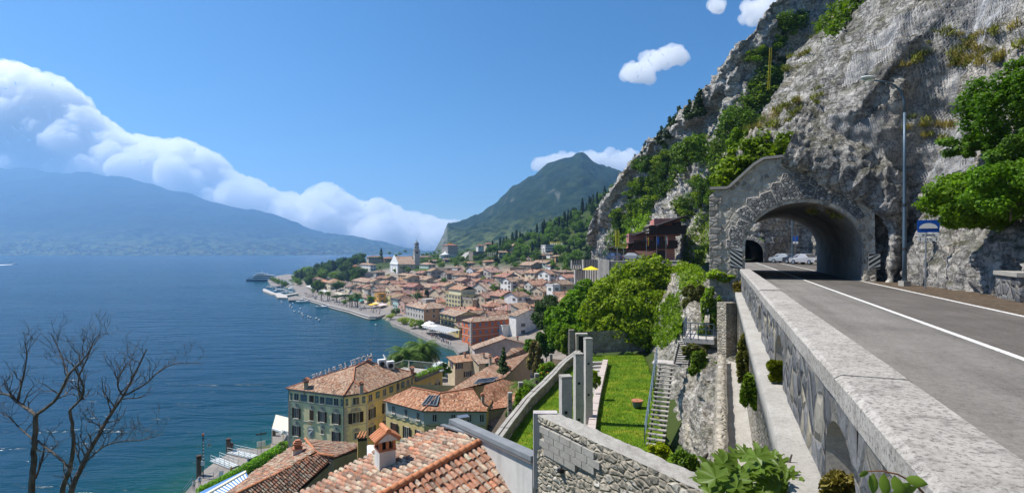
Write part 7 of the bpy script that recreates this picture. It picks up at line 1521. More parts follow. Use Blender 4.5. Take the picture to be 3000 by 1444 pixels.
# cars
def car_proto():
    t = thing('parked_car', 'silver grey saloon car parked in the lay by beyond the tunnel', 'car', (0, 0, 0), None, 0, True)
    prof = [(-2.15, .32), (-2.2, .62), (-2.1, .88), (-1.5, .95), (-.95, 1.38), (-.3, 1.46), (.45, 1.42), (1.05, .98), (1.85, .86), (2.18, .68), (2.2, .34)]
    v = [];
    for y, k in ((-.86, 0), (-.82, 1), (.82, 1), (.86, 0)):
        for x, z in prof: v.append((x*(1 if k == 0 else .985), y*(1 if z < 1.0 else .80), z if k == 0 else z+.03*(z > .9)))
    n = len(prof); f = [(i*n+j, i*n+j+1, (i+1)*n+j+1, (i+1)*n+j) for i in range(3) for j in range(n-1)]+[tuple(range(n)), tuple(range(4*n-1, 3*n-1, -1))]
    mesh('body', v, f, MAT['carpaint'], t, color=(.26, .28, .30))
    for s in (-1, 1):
        mesh('side_window', [(-1.25, s*.80, 1.0), (.9, s*.80, 1.0), (.4, s*.71, 1.36), (-.3, s*.705, 1.40), (-.88, s*.715, 1.33)], [(0, 1, 2, 3, 4)], MAT['glass'], t)
        for x in (-1.35, 1.35):
            w_ = MB().tube([(x, s*.70, .33), (x, s*.89, .33)], .33, 16).build('wheel', MAT['rubber'], t); MB().tube([(x, s*.88, .33), (x, s*.905, .33)], .2, 10).build('rim', MAT['steel'], w_)
        MB().box((2.14, s*.6, .68), (.14, .4, .16)).build('headlight', MAT['white'], t); MB().box((-2.13, s*.62, .78), (.12, .36, .16)).build('tail_light', MAT['red'], t)
    mesh('windscreen', [(1.08, -.72, 1.0), (1.08, .72, 1.0), (.5, .62, 1.42), (.5, -.62, 1.42)], [(0, 1, 2, 3)], MAT['glass'], t); mesh('rear_window', [(-1.5, .7, .99), (-1.5, -.7, .99), (-.98, -.62, 1.38), (-.98, .62, 1.38)], [(0, 1, 2, 3)], MAT['glass'], t)
    return t
car0 = car_proto(); p = road(TP+51, 8.8, .02); car0.location = Vector(p); car0.rotation_euler = (0, 0, -1.05)
def car(loc, rz, label, col, group=None):
    c = copy_tree(car0, loc, rz, label, None, group)
    for ch in c.children:
        if ch.name.startswith('body'): ch.color = (*col, 1)
    return c
car(road(TP+47, 10.2, .02), -1.25, 'dark parked car behind the silver saloon beyond the tunnel', (.02, .02, .025)); car(road(TP+43, 10.6, .02), -1.3, 'light grey parked car half hidden by the tunnel wall', (.3, .3, .32))
# ---- pink hotel on the road
hz_ = RZ+.05; YC = 105.0
hc = thing('hotel', 'pink hotel with dark wooden balconies and flags under the cliff', 'hotel', P(1930, 762, YC)); ang = -.18; ux = np.array((math.cos(ang), math.sin(ang), 0)); uy = np.array((-math.sin(ang), math.cos(ang), 0))
def pblock(x0, x1, y0, y1, dep, mat, nm, col=None, out_=0.0, Y=YC):
    a = P(x0, y1, Y); b_ = P(x1, y1, Y); w_ = (b_-a)[0]; h = (y1-y0)/F*Y; c = np.array(((a[0]+b_[0])/2, Y, a[2]+h/2))+np.array((0, dep/2-out_, 0)); return MB().box(c, (w_, dep, h), ang).build(nm, MAT[mat], hc, color=col)
PK = (.50, .22, .19)
pblock(1857, 1990, 726, 768, 12, 'plaster', 'ground_floor', (.44, .21, .18)); pblock(1859, 1992, 683, 726, 12, 'plaster', 'first_floor', PK, 0, YC+1); pblock(1930, 2004, 640, 690, 10, 'plaster', 'top_floor', PK, 0, YC+3)
pblock(1853, 1976, 705, 727, .3, 'darkwood', 'balcony', None, 1.6); pblock(1898, 2003, 661, 684, .3, 'darkwood', 'balcony', None, 1.4)
pblock(1855, 1976, 726, 729, 3, 'darkwood', 'balcony_floor', None, 1.6); pblock(1898, 2003, 683, 686, 3, 'darkwood', 'balcony_floor', None, 1.4)
a, b_ = P(1922, 663, YC-1), P(2008, 634, YC-1); MB().bar(a+np.array((0, 4, 0)), b_+np.array((0, 4, 0)), 11, .35).build('roof', MAT['darkwood'], hc)
a, b_ = P(1858, 690, YC-1), P(1905, 676, YC-1); MB().bar(a+np.array((0, 4, 0)), b_+np.array((0, 4, 0)), 10, .25).build('lower_roof', MAT['darkwood'], hc)
for x0, x1, y0, y1, mt in ((1887, 1899, 694, 708, 'glass'), (1924, 1937, 692, 708, 'glass'), (1916, 1923, 692, 708, 'brownwood'), (1938, 1945, 692, 708, 'brownwood'), (1952, 1960, 689, 706, 'glass'), (1984, 1996, 650, 662, 'glass'), (1972, 1982, 652, 662, 'black'), (1905, 1948, 734, 762, 'black'), (1955, 1962, 734, 760, 'glass')): pblock(x0, x1, y0, y1, .4, mt, 'window' if mt != 'black' else 'opening', None, .0, YC-.5 if y0 > 730 else YC+.6 if y0 > 670 else YC+2.6)
MB().lathe(P(1892, 738, YC-1.2), [(2.4, 0), (2.4, .2), (1.2, -.9)], 16).build('porch', MAT['plaster'], hc, color=(.5, .3, .26))
pblock(1790, 1862, 728, 733, 7, 'darkwood', 'canopy', None, 1, YC); a = P(1790, 727, YC-1); b_ = P(1880, 706, YC-1); MB().bar(a+np.array((0, 3, 0)), b_+np.array((0, 3, 0)), 7, .2).build('canopy_roof', MAT['darkwood'], hc)
pblock(1800, 1858, 733, 768, 5, 'glass', 'glazed_porch', None, -3, YC)
# deck and its ribbed supporting wall
dk = thing('car_terrace', 'raised car terrace on a ribbed grey wall below the pink hotel', 'terrace', P(1770, 815, 101)); a = [P(1753, 752, 100), P(1790, 764, 97), P(1990, 764, 97), P(2010, 764, 122), P(1753, 756, 118)]; a = [np.array((*q[:2], RZ)) for q in a]
MB().prism(a, (0, 0, 0), (0, 0, -.5)).build('deck', MAT['concrete'], dk)
for k in range(9): q = P(1755+k*3.6, 752, 100-k*.35); MB().box(np.array((q[0], q[1], RZ-2.6)), (.26, .35, 5.6), .1).build('rib', MAT['concretepale'], dk)
v = [a[0], a[1], a[2]]; walls_down([q-np.array((0, -.2, .1)) for q in v], 24, dk, (.34, .33, .34), closed=False)
for k in range(8): q = P(1757+k*4.5, 752, 100); MB().bar(np.array((q[0], q[1], RZ)), np.array((q[0], q[1], RZ+2.0)), .14).build('rail_post', MAT['bluegrey'], dk)
for hh in (.35, .65, .95): MB().bar(P(1790, 764, 97)*np.array((1, 1, 0))+np.array((0, 0, RZ+hh)), P(1815, 764, 97)*np.array((1, 1, 0))+np.array((0, 0, RZ+hh)), .16, .12).build('rail', MAT['steel'], dk)
# signs and flags
p = P(1808, 764, 98); t = thing('vertical_sign', 'tall yellow green upright hotel name sign on a post', 'sign', p); MB().box(P(1808.5, 699, 98), (.75, .15, 3.25)).build('board', MAT['yellowsign'], t); MB().box(P(1808.5, 742, 98)+np.array((0, .02, 0)), (.18, .12, 3.0)).build('post', MAT['steel'], t)
for k, c in enumerate('CASTELL'): letter(c, .56, MAT['black'], t, P(1808.5, 679.5+k*6.6, 97.9), (1, 0, 0), (0, 0, 1), .005)
p = P(1827, 764, 98); t = thing('hotel_sign', 'small yellow green sign reading hotel on a post', 'sign', p); MB().box(P(1827, 719, 98), (1.5, .1, .52)).build('board', MAT['yellowsign'], t); MB().box(P(1827, 745, 98.1), (.12, .1, 2.8)).build('post', MAT['steel'], t); letter('HOTEL', .42, MAT['black'], t, P(1827, 719, 97.9), (1, 0, 0), (0, 0, 1), .005)
MB().box(P(1808.5, 699, 98.2), (.1, .1, .1)).build('bracket', MAT['steel'], t)
for x, lbl, cols in ((1894, 'black red and gold flag on a pole before the pink hotel', ('black', 'red', 'yellow')), (1924, 'blue flag on a pole before the pink hotel', ('blue', 'blue', 'blue')), (1951, 'green white and red flag on a pole before the pink hotel', ('greenpaint', 'white', 'red'))):
    p = P(x, 768, 99); t = thing('flag', lbl, 'flag', p); MB().tube([p, P(x, 690, 99)], .04, 6).build('pole', MAT['steel'], t)
    for k, m_ in enumerate(cols): q = P(x+1+k*2.2, 702, 99); mesh('stripe', [q+np.array((dx, .12*math.sin(i*1.3+k), dz-.2*k)) for i, dz in enumerate((.8, .4, 0, -.4, -.8)) for dx in (-.08, .08)], [(2*i, 2*i+1, 2*i+3, 2*i+2) for i in range(4)], MAT[m_], t)
car(np.array((*P(1845, 764, 101)[:2], RZ+.02)), 3.05, 'silver estate car parked before the pink hotel', (.5, .52, .55)); car(np.array((*P(1800, 764, 102)[:2], RZ+.02)), 1.9, 'dark blue car at the end of the car terrace', (.03, .05, .12))
# yellow pole on the cliff and protective netting
p = P(2252, 262, 93); t = thing('cliff_mast', 'slender yellow lattice mast against the upper cliff', 'mast', p); b = MB(); q = P(2258, 140, 93)
for o_ in (-.18, .18): b.bar(p+np.array((o_, 0, 0)), q+np.array((o_, 0, 0)), .05)
for k in range(18): a = p+(q-p)*k/18; b.bar(a+np.array((-.18, 0, 0)), p+(q-p)*(k+1)/18+np.array((.18, 0, 0)), .03)
b.build('lattice', MAT['yellow'], t)
# rock netting: hexagonal wire just proud of the near cliff
g = SHEETS['cliff']; nu, nv = g.shape[:2]; nn_ = grid_normals(g); sgn = np.sign((nn_*(np.array((0, 0, EYE))-g)).sum(-1, keepdims=True)); nn_ = nn_*sgn
for k in range(6): nn_[1:-1, 1:-1] = (nn_[2:, 1:-1]+nn_[:-2, 1:-1]+nn_[1:-1, 2:]+nn_[1:-1, :-2])/4
gs = g+nn_*.16
for k in range(3): gs[1:-1, 1:-1] = (gs[2:, 1:-1]+gs[:-2, 1:-1]+gs[1:-1, 2:]+gs[1:-1, :-2]+gs[1:-1, 1:-1]*2)/6
lu = np.linalg.norm(np.diff(g, axis=0), axis=-1).mean(); lv = np.linalg.norm(np.diff(g, axis=1), axis=-1).mean(); su, sv = .30/lu, .26/lv
def on_sheet(a, b_):
    i, j = a.astype(int), b_.astype(int); fa, fb = (a-i)[:, None], (b_-j)[:, None]
    return (gs[i, j]*(1-fa)+gs[i+1, j]*fa)*(1-fb)+(gs[i, j+1]*(1-fa)+gs[i+1, j+1]*fa)*fb
A_g, C_g = np.meshgrid(np.arange(78, 290, su), np.arange(0, 10000), indexing='ij'); nc = int((236-64)/sv); A_g, C_g = A_g[:, :nc], C_g[:, :nc]; X_g = A_g+(C_g % 2)*su/2; Y_g = 64+C_g*sv
keep = noise(np.stack([X_g*.018, Y_g*.024, X_g*0+7], -1)) > -.02; X_g, Y_g = X_g[keep], Y_g[keep]; p0 = on_sheet(X_g, Y_g); V = []
for s_ in (-1, 1):
    q = on_sheet(X_g+s_*su/2, Y_g+sv); dd_ = q-p0; s = np.cross(dd_, nn_[X_g.astype(int), Y_g.astype(int)]); s = s/(np.linalg.norm(s, axis=-1, keepdims=True)+1e-9)*.009; V.append(np.stack([p0-s, p0+s, q+s, q-s], 1))
V = np.concatenate(V).reshape(-1, 3); Fc = np.arange(len(V)).reshape(-1, 4)
t = mesh('rock_netting', V, np.array(Fc), MAT['netwire']); tag(t, 'grey wire netting hung over the rock face above the road', 'netting', None, 'stuff')
# ---------------------------------------------------------------- plants
def quads(c, n, size, rg, asp=1.6, up=.0):
    """a small rhombic leaf at every point c, turned about its outward direction n"""
    m = len(c); d = n+rg.normal(size=(m, 3))*.75; d[:, 2] += up; d /= np.linalg.norm(d, axis=1)[:, None]+1e-9
    a = np.cross(d, rg.normal(size=(m, 3))); a /= np.linalg.norm(a, axis=1)[:, None]+1e-9; b_ = np.cross(d, a); s = (size*rg.uniform(.6, 1.3, m))[:, None]
    v = np.stack([c-a*s*.5*asp, c+b_*s*.5, c+a*s*.5*asp, c-b_*s*.5], 1); v[:, 2] -= d*s*.25; return v.reshape(-1, 3), np.arange(4*m).reshape(-1, 4)
def blob_points(blobs, n, rg, lump=.35, fill=.45, sc=1.0):
    """points through a heap of ellipsoids (cx, cy, cz, rx, ry, rz), denser to the outside and broken into clumps"""
    blobs = np.array(blobs, float); w_ = (blobs[:, 3]*blobs[:, 4]+blobs[:, 4]*blobs[:, 5]+blobs[:, 3]*blobs[:, 5]); k = rg.choice(len(blobs), n*2, p=w_/w_.sum()); v = rg.normal(size=(n*2, 3)); v /= np.linalg.norm(v, axis=1)[:, None]
    r = 1-fill*rg.uniform(0, 1, n*2)**2; B = blobs[k]; rad = B[:, 3:]; avg = rad.mean(1)
    q = B[:, :3]+v*rad*r[:, None]; nz = noise(q/(avg*.42)[:, None]*sc+3.1)+.5*noise(q/(avg*.19)[:, None]*sc); q = q+v*rad*(lump*nz)[:, None]
    ok = nz > -.22; q, v = q[ok][:n], v[ok][:n]; return q, v
def sub_blobs(c, r, n, rg, spread=.62):
    out = [(*c, r[0]*.5, r[1]*.5, r[2]*.5)]
    for k in range(n):
        v = rg.normal(size=3); v /= np.linalg.norm(v); s = rg.uniform(.2, .46); out.append((c[0]+v[0]*r[0]*spread, c[1]+v[1]*r[1]*spread, c[2]+v[2]*r[2]*spread, r[0]*s, r[1]*s, r[2]*s))
    return out
def limbs(b, base, blobs, r0, rg, n=6):
    base = np.array(base, float); top = np.mean([q[:3] for q in blobs], 0); fork = base+(top-base)*.45; b.tube([base, base+(fork-base)*.5+rg.normal(size=3)*r0*.6, fork], [r0*1.25, r0, r0*.85], 8)
    for k in range(min(n, len(blobs))):
        q = np.array(blobs[k][:3]); m_ = fork+(q-fork)*.5+rg.normal(size=3)*r0; b.tube([fork, m_, q], [r0*.6, r0*.42, r0*.15], 6)
    return b
def tree(name, label, base, blobs, n, leaf, mat, col, seed, trunk=.25, cat='tree', group=None, asp=1.6, lump=.35, bark_='bark', local=False):
    rg = np.random.default_rng(seed); t = thing(name, label, cat, base if not local else (0, 0, 0), group, 0, local); q, v = blob_points(blobs, n, rg, lump); V, Fq = quads(q, v, leaf, rg, asp, .25)
    mesh('crown', V, Fq, MAT[mat], t, color=col)
    if trunk: limbs(MB(), base, blobs, trunk, rg).build('trunk', MAT[bark_], t, sm=True)
    return t
# ---- prototypes about one metre high, copied over the slopes
PR = {}
def proto(key, name, blobs, n, leaf, mat, trunk, seed, asp=1.3):
    rg = np.random.default_rng(seed); q, v = blob_points(blobs, n, rg, .3); V, Fq = quads(q, v, leaf, rg, asp, .3); b = MB()
    if trunk: limbs(b, (0, 0, 0), blobs, trunk, rg, 5)
    PR[key] = (name, mesh('crown', V, Fq, MAT[mat], data_only=True), mesh('trunk', b.v, b.f, MAT['bark'], data_only=True) if trunk else None)
rg = np.random.default_rng(2)
for k in range(4): proto('round%d' % k, 'leafy_tree', sub_blobs((0, 0, .55), (.44, .44, .46), 12, rg), 1600, .052, 'leaf', .028, 10+k)
for k in range(2): proto('olive%d' % k, 'olive_tree', sub_blobs((0, 0, .45), (.6, .6, .42), 9, rg, .55), 1100, .06, 'leaf', .03, 20+k)
for k in range(2): proto('pine%d' % k, 'umbrella_pine', [(.0, 0, .78, .42, .42, .14), (.22, .1, .74, .25, .25, .12), (-.25, -.05, .76, .25, .25, .12), (.05, -.25, .72, .22, .22, .1), (0, .22, .8, .22, .22, .1)], 1800, .045, 'needle', .03, 30+k)
for k in range(2): proto('fir%d' % k, 'conifer', [(rg.normal()*.03, rg.normal()*.03, .16+.11*i, .22-.024*i, .22-.024*i, .09) for i in range(8)], 1300, .05, 'needle', .025, 40+k)
proto('cypress', 'cypress', [(0, 0, .08+.1*i, .10*math.sin(.35+2.5*(i+.4)/10)**.7, .10*math.sin(.35+2.5*(i+.4)/10)**.7, .09) for i in range(10)], 1300, .035, 'leafdark', .02, 50, 2.0)
for k in range(3): proto('bush%d' % k, 'shrub', sub_blobs((0, 0, .40), (.62, .62, .46), 11, rg, .75), 1000, .07, 'leaf', 0, 60+k)
def plant(key, loc, h, label, cat, group=None, col=(1, 1, 1), wide=1.0, name=None):
    nm, crown, trunk = PR[key]; t = thing(name or nm, label, cat, loc, group, random.uniform(0, 6.28), True); t.scale = (h*wide, h*wide, h); obj('crown', crown, t, tuple(np.array(col)*random.uniform(.8, 1.2)))
    if trunk: obj('trunk', trunk, t)
    return t
def far_of_houses(q, r): return all(np.linalg.norm(q-(h[1][:2]+h[2]/2*np.array((.81, .59))+h[3]/2*np.array((-.59, .81)))) > r+.5*max(h[2], h[3]) for h in HOUSES)
rr = np.random.default_rng(77)
# wooded hill behind the town
n = 0
while n < 298:
    X, Y = rr.uniform(-70, 200), rr.uniform(280, 600); s = float(shore_dist(X, Y)); a = (X+17)*-.59+(Y-203)*.81; px = HX+X/Y*F
    if s < 112 or a > 335 or px > 1860 or px < 1425 or (s < 150 and rr.uniform() < .3): continue
    if not far_of_houses(np.array((X, Y)), 2): continue
    z = float(ground_z(X, Y)); up = s > 185; k = rr.uniform()
    if k < (.30 if up else .10): plant('cypress', (X, Y, z-.4), rr.uniform(9, 15), 'dark slim cypress in the wooded slope above the town', 'tree', 'cypresses on the wooded slope', (.8, .9, .8))
    elif k < (.55 if up else .22): plant('fir%d' % rr.integers(2), (X, Y, z-.4), rr.uniform(8, 12), 'dark conifer in the wooded slope above the town', 'tree', 'conifers on the wooded slope', (.9, 1, .8), 1.2)
    else: plant('round%d' % rr.integers(4), (X, Y, z-.5), rr.uniform(7, 11), 'broad green tree in the wooded slope above the town', 'tree', 'broad trees on the wooded slope', (1.0, 1.15, .8) if rr.uniform() < .6 else (.7, .85, .7), 1.15)
    n += 1
# wooded knoll above the harbour
n = 0
while n < 150:
    X, Y = rr.uniform(-300, -95), rr.uniform(440, 790); s = float(shore_dist(X, Y)); px = HX+X/Y*F; a = (X+17)*-.59+(Y-203)*.81
    if s < 14 or s > 118 or px > 1062 or px < 868 or a < 270: continue
    if not far_of_houses(np.array((X, Y)), 1): continue
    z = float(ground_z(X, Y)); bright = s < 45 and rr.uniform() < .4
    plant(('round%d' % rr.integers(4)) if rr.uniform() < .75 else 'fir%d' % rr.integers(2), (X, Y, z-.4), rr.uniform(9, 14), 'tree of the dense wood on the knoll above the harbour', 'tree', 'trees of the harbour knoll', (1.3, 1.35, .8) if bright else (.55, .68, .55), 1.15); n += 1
# olive groves and garden trees in the upper town
n = 0
while n < 70:
    x, y = rr.uniform(1110, 1450), rr.uniform(738, 772); q = drop(x, y)
    if not far_of_houses(q[:2], 1): continue
    plant('olive%d' % rr.integers(2), q-np.array((0, 0, .3)), rr.uniform(4, 6.5), 'grey green olive tree on the terraces above the town', 'tree', 'olive trees on the terraces', (1.3, 1.3, 1.9)); n += 1
n = 0
while n < 60:
    x, y = rr.uniform(1020, 1690), rr.uniform(770, 905); q = drop(x, y)
    if not far_of_houses(q[:2], -1.0) or shore_dist(q[0], q[1]) < 14: continue
    plant('round%d' % rr.integers(4), q-np.array((0, 0, .3)), rr.uniform(4, 7), 'small green tree between the houses of the old town', 'tree', 'trees between the houses', (1.1, 1.2, .8)); n += 1
# trees one can name
for key, x, yb, yt, lb, col, wd in (
    ('cypress', 1117, 766, 729, 'tallest lone cypress against the lake', (.8, .8, .8), 1.0), ('cypress', 1012, 781, 754, 'cypress at the end of the wooded knoll', (.8, .8, .8), 1), ('cypress', 1044, 775, 758, 'slim cypress beside the white villa', (.8, .8, .8), 1), ('pine0', 1183, 800, 778, 'umbrella pine in front of the church', (.9, 1, .8), 1.2),
    ('pine0', 986, 885, 862, 'leftmost of the big umbrella pines on the promenade', (.8, .9, .8), 1.5), ('pine1', 1012, 884, 860, 'middle one of the big umbrella pines on the promenade', (.8, .9, .8), 1.6), ('pine0', 1034, 880, 862, 'rightmost of the big umbrella pines on the promenade', (.8, .9, .8), 1.4),
    ('round1', 1228, 895, 848, 'dark glossy magnolia behind the peach palace', (.55, .65, .5), 1.0), ('cypress', 1250, 885, 850, 'broad dark cypress beside the magnolia', (.8, .9, .7), 2.2), ('round2', 1160, 925, 898, 'round dark bush tree beside the mint green house', (.6, .75, .6), 1.2), ('round0', 1188, 915, 890, 'bright green tree leaning on the peach palace', (1.2, 1.3, .8), 1.1),
    ('olive0', 1145, 938, 914, 'pale tamarisk at the end of the promenade', (2.6, 2.0, 1.6), 1.3), ('olive1', 1182, 950, 918, 'pale tamarisk over the garden wall', (2.6, 2.0, 1.6), 1.3), ('olive0', 1215, 968, 930, 'pale tamarisk before the peach palace front', (2.4, 2.0, 1.4), 1.3), ('round3', 1230, 965, 935, 'dark leafy tree before the peach palace front', (.8, .95, .7), 1.1),
    ('round1', 1294, 790, 765, 'round bright tree right of the pale green house', (1.4, 1.4, .8), 1.1), ('round2', 1408, 762, 742, 'dark round tree beside the ramp road block', (.7, .8, .6), 1.2), ('round3', 1409, 778, 762, 'bright round tree below the ramp road block', (1.2, 1.3, .8), 1.1), ('fir0', 1666, 755, 716, 'dark conifer before the terrace wall', (.7, .8, .7), 1.6),
    ('round0', 1157, 800, 786, 'bright tree at the church front', (1.2, 1.3, .8), 1.2), ('round2', 1115, 815, 800, 'dark tree beside the square grey villa', (.7, .8, .6), 1.2), ('round0', 1092, 885, 868, 'bright little tree beside the orange promenade house', (1.4, 1.5, .8), 1.1), ('round1', 1010, 893, 876, 'bright tree shading the promenade crowd', (1.6, 1.6, .7), 1.4),
    ('round2', 1386, 992, 962, 'dark rounded shrub against the orange red hotel', (.55, .65, .5), 1.5), ('fir1', 1475, 1095, 1012, 'lean green tree climbing beside the long brick red roof', (1.2, 1.3, .8), .9)):
    q = drop(x, yb) if yb < 1000 else P(x, yb, 80); plant(key, q-np.array((0, 0, .2)), (yb-yt)/F*q[1], lb, 'tree', None, col, wd)
for k in range(7): q = PZ(797+k*6.5, 826+k*2.6, 1.5); plant('round%d' % (k % 4), q, 7, 'clipped green tree in the row beside the harbour', 'tree', 'row of trees by the harbour', (1.2, 1.25, .7), 1.1)
for k in range(6): q = PZ(858+k*4, 818+k*4, 1.5); plant('round%d' % (k % 4), q, 6, 'clipped green tree in the row beside the car park', 'tree', 'row of trees by the car park', (1.2, 1.25, .7), 1.1)
# ---- palms
def palm_proto(fr, L, trunk_h, seed, tr=.3, width=.05):
    rg = np.random.default_rng(seed); t = thing('palm_tree', 'p', 'palm', (0, 0, 0), None, 0, True); b = MB(); b.tube([(0, 0, 0), (.05, 0, trunk_h*.5), (0, 0, trunk_h)], [tr*1.2, tr, tr*1.15], 10); b.build('trunk', MAT['bark'], t)
    V, Fq = [], []
    for k in range(fr):
        az = k*2.4+rg.normal()*.2; el = rg.uniform(-.5, 1.35); d = np.array((math.cos(az), math.sin(az), 0)); pts = []
        p = np.array((0, 0, trunk_h)); e = el; st = L/10*rg.uniform(.85, 1.1)
        for i in range(11): pts.append(p.copy()); p = p+(d*math.cos(e)+np.array((0, 0, math.sin(e))))*st; e -= .13+.06*(el > .3)
        pts = np.array(pts); s = np.array((-d[1], d[0], 0)); o = len(V)
        for i in range(1, 11):
            w_ = L*.20*math.sin(math.pi*(i+.6)/11.8)**.7
            for sg_ in (-1, 1):
                for h_ in (0, .5):
                    q = pts[i-1]*(1-h_)+pts[i]*h_; tip = q+s*sg_*w_+(pts[i]-pts[i-1])*1.1-np.array((0, 0, w_*.35)); dr = (pts[i]-pts[i-1]); dr = dr/np.linalg.norm(dr)*width; o = len(V); V += [q-dr, q+dr, tip]; Fq.append((o, o+1, o+2))
    mesh('fronds', np.array(V), np.array(Fq), MAT['leaf'], t, color=(.75, .85, .6)); return t
pal = palm_proto(96, 4.6, 7.0, 3, .35, .11); pal.location = Vector(PZ(1192, 1108, 1.4)); q = PZ(1192, 1108, 1.4); pal.scale = ((1108-1080)/F*q[1]/7.0*1.9,)*3; pal.location = Vector(P(1190, 1046, 126)-np.array((0, 0, 7.0*1.3))); pal.scale = (1.3,)*3; pal['label'] = 'big date palm nearer the hotel terrace'
o = copy_tree(pal, P(1236, 1026, 134)-np.array((0, 0, 7.0*1.35)), 1.0, 'big date palm behind, by the jetty', 1.35)
sp = palm_proto(34, 2.4, 4.2, 9, .18, .06); q = PZ(1047, 902, 1.5); sp.location = Vector(q); sp.scale = (2.0,)*3; sp['label'] = 'tallest palm on the promenade near the teal awnings'
for x, y, s, lb in ((1025, 900, 1.5, 'bushy palm left of the tallest promenade palm'), (1031, 897, 1.4, 'second bushy palm left of the tallest promenade palm'), (960, 880, 1.4, 'palm in the middle of the promenade'), (941, 881, 1.5, 'palm at the promenade edge near the slim motorboat'), (917, 869, 1.3, 'palm at the far end of the promenade'), (965, 878, 1.2, 'small palm beside the middle promenade palm')): copy_tree(sp, PZ(x, y, 1.5), x, lb, s)
copy_tree(sp, P(1545, 1135, 45)-np.array((0, 0, 3.2)), .5, 'spiky palm at the corner of the citrus garden', (.9, .9, .75))
# ---- large trees behind the garden
def P3(x, y, Y): return tuple(P(x, y, Y))
def pxblob(x, y, Y, rx, ry, dep=.8): c = P(x, y, Y); return (*c, rx/F*Y, rx/F*Y*dep, ry/F*Y)
G = [(pxblob(x, y, Y, rx, ry)) for x, y, Y, rx, ry in ((1905, 805, 62, 70, 50), (1960, 835, 61, 55, 45), (1840, 822, 63, 62, 45), (1785, 862, 62, 55, 50), (1870, 885, 61, 105, 65), (1980, 905, 60, 60, 60), (1890, 955, 60, 90, 55), (1810, 960, 61, 70, 50), (1930, 1005, 59, 40, 30), (2022, 862, 58, 32, 38), (1750, 925, 62, 50, 55))]
tree('spreading_tree', 'big spreading yellow green tree behind the garden wall', P(1905, 1040, 59), G+[pxblob(*q) for q in ((1760, 985, 61, 50, 40), (2040, 890, 56, 28, 40), (2020, 935, 55, 34, 42), (1985, 975, 57, 42, 36), (2052, 835, 56, 26, 32), (2000, 800, 60, 34, 28))], 46000, .25, 'leafbright', (.85, .86, .5), 1, .32, lump=.6)
G = [(pxblob(x, y, Y, rx, ry)) for x, y, Y, rx, ry in ((1690, 900, 70, 48, 48), (1655, 945, 69, 48, 50), (1740, 940, 67, 50, 65), (1690, 1000, 66, 55, 45), (1720, 855, 71, 34, 36), (1640, 985, 67, 35, 35), (1620, 930, 72, 25, 30))]
tree('leafy_tree', 'dense mid green tree left of the big spreading tree', P(1690, 1060, 66), G, 24000, .26, 'leafbright', (.52, .72, .4), 2, .25, lump=.45)
G = [(pxblob(x, y, Y, rx, ry)) for x, y, Y, rx, ry in ((1600, 900, 84, 35, 22), (1585, 930, 83, 30, 20), (1622, 925, 84, 30, 20), (1600, 950, 82, 28, 18), (1635, 950, 82, 25, 18), (1612, 880, 85, 22, 16))]
tree('pine_tree', 'dark layered pine before the white gabled house', P(1625, 1010, 82), G, 9000, .2, 'needle', (1.0, 1.1, .8), 3, .22, asp=2.4)
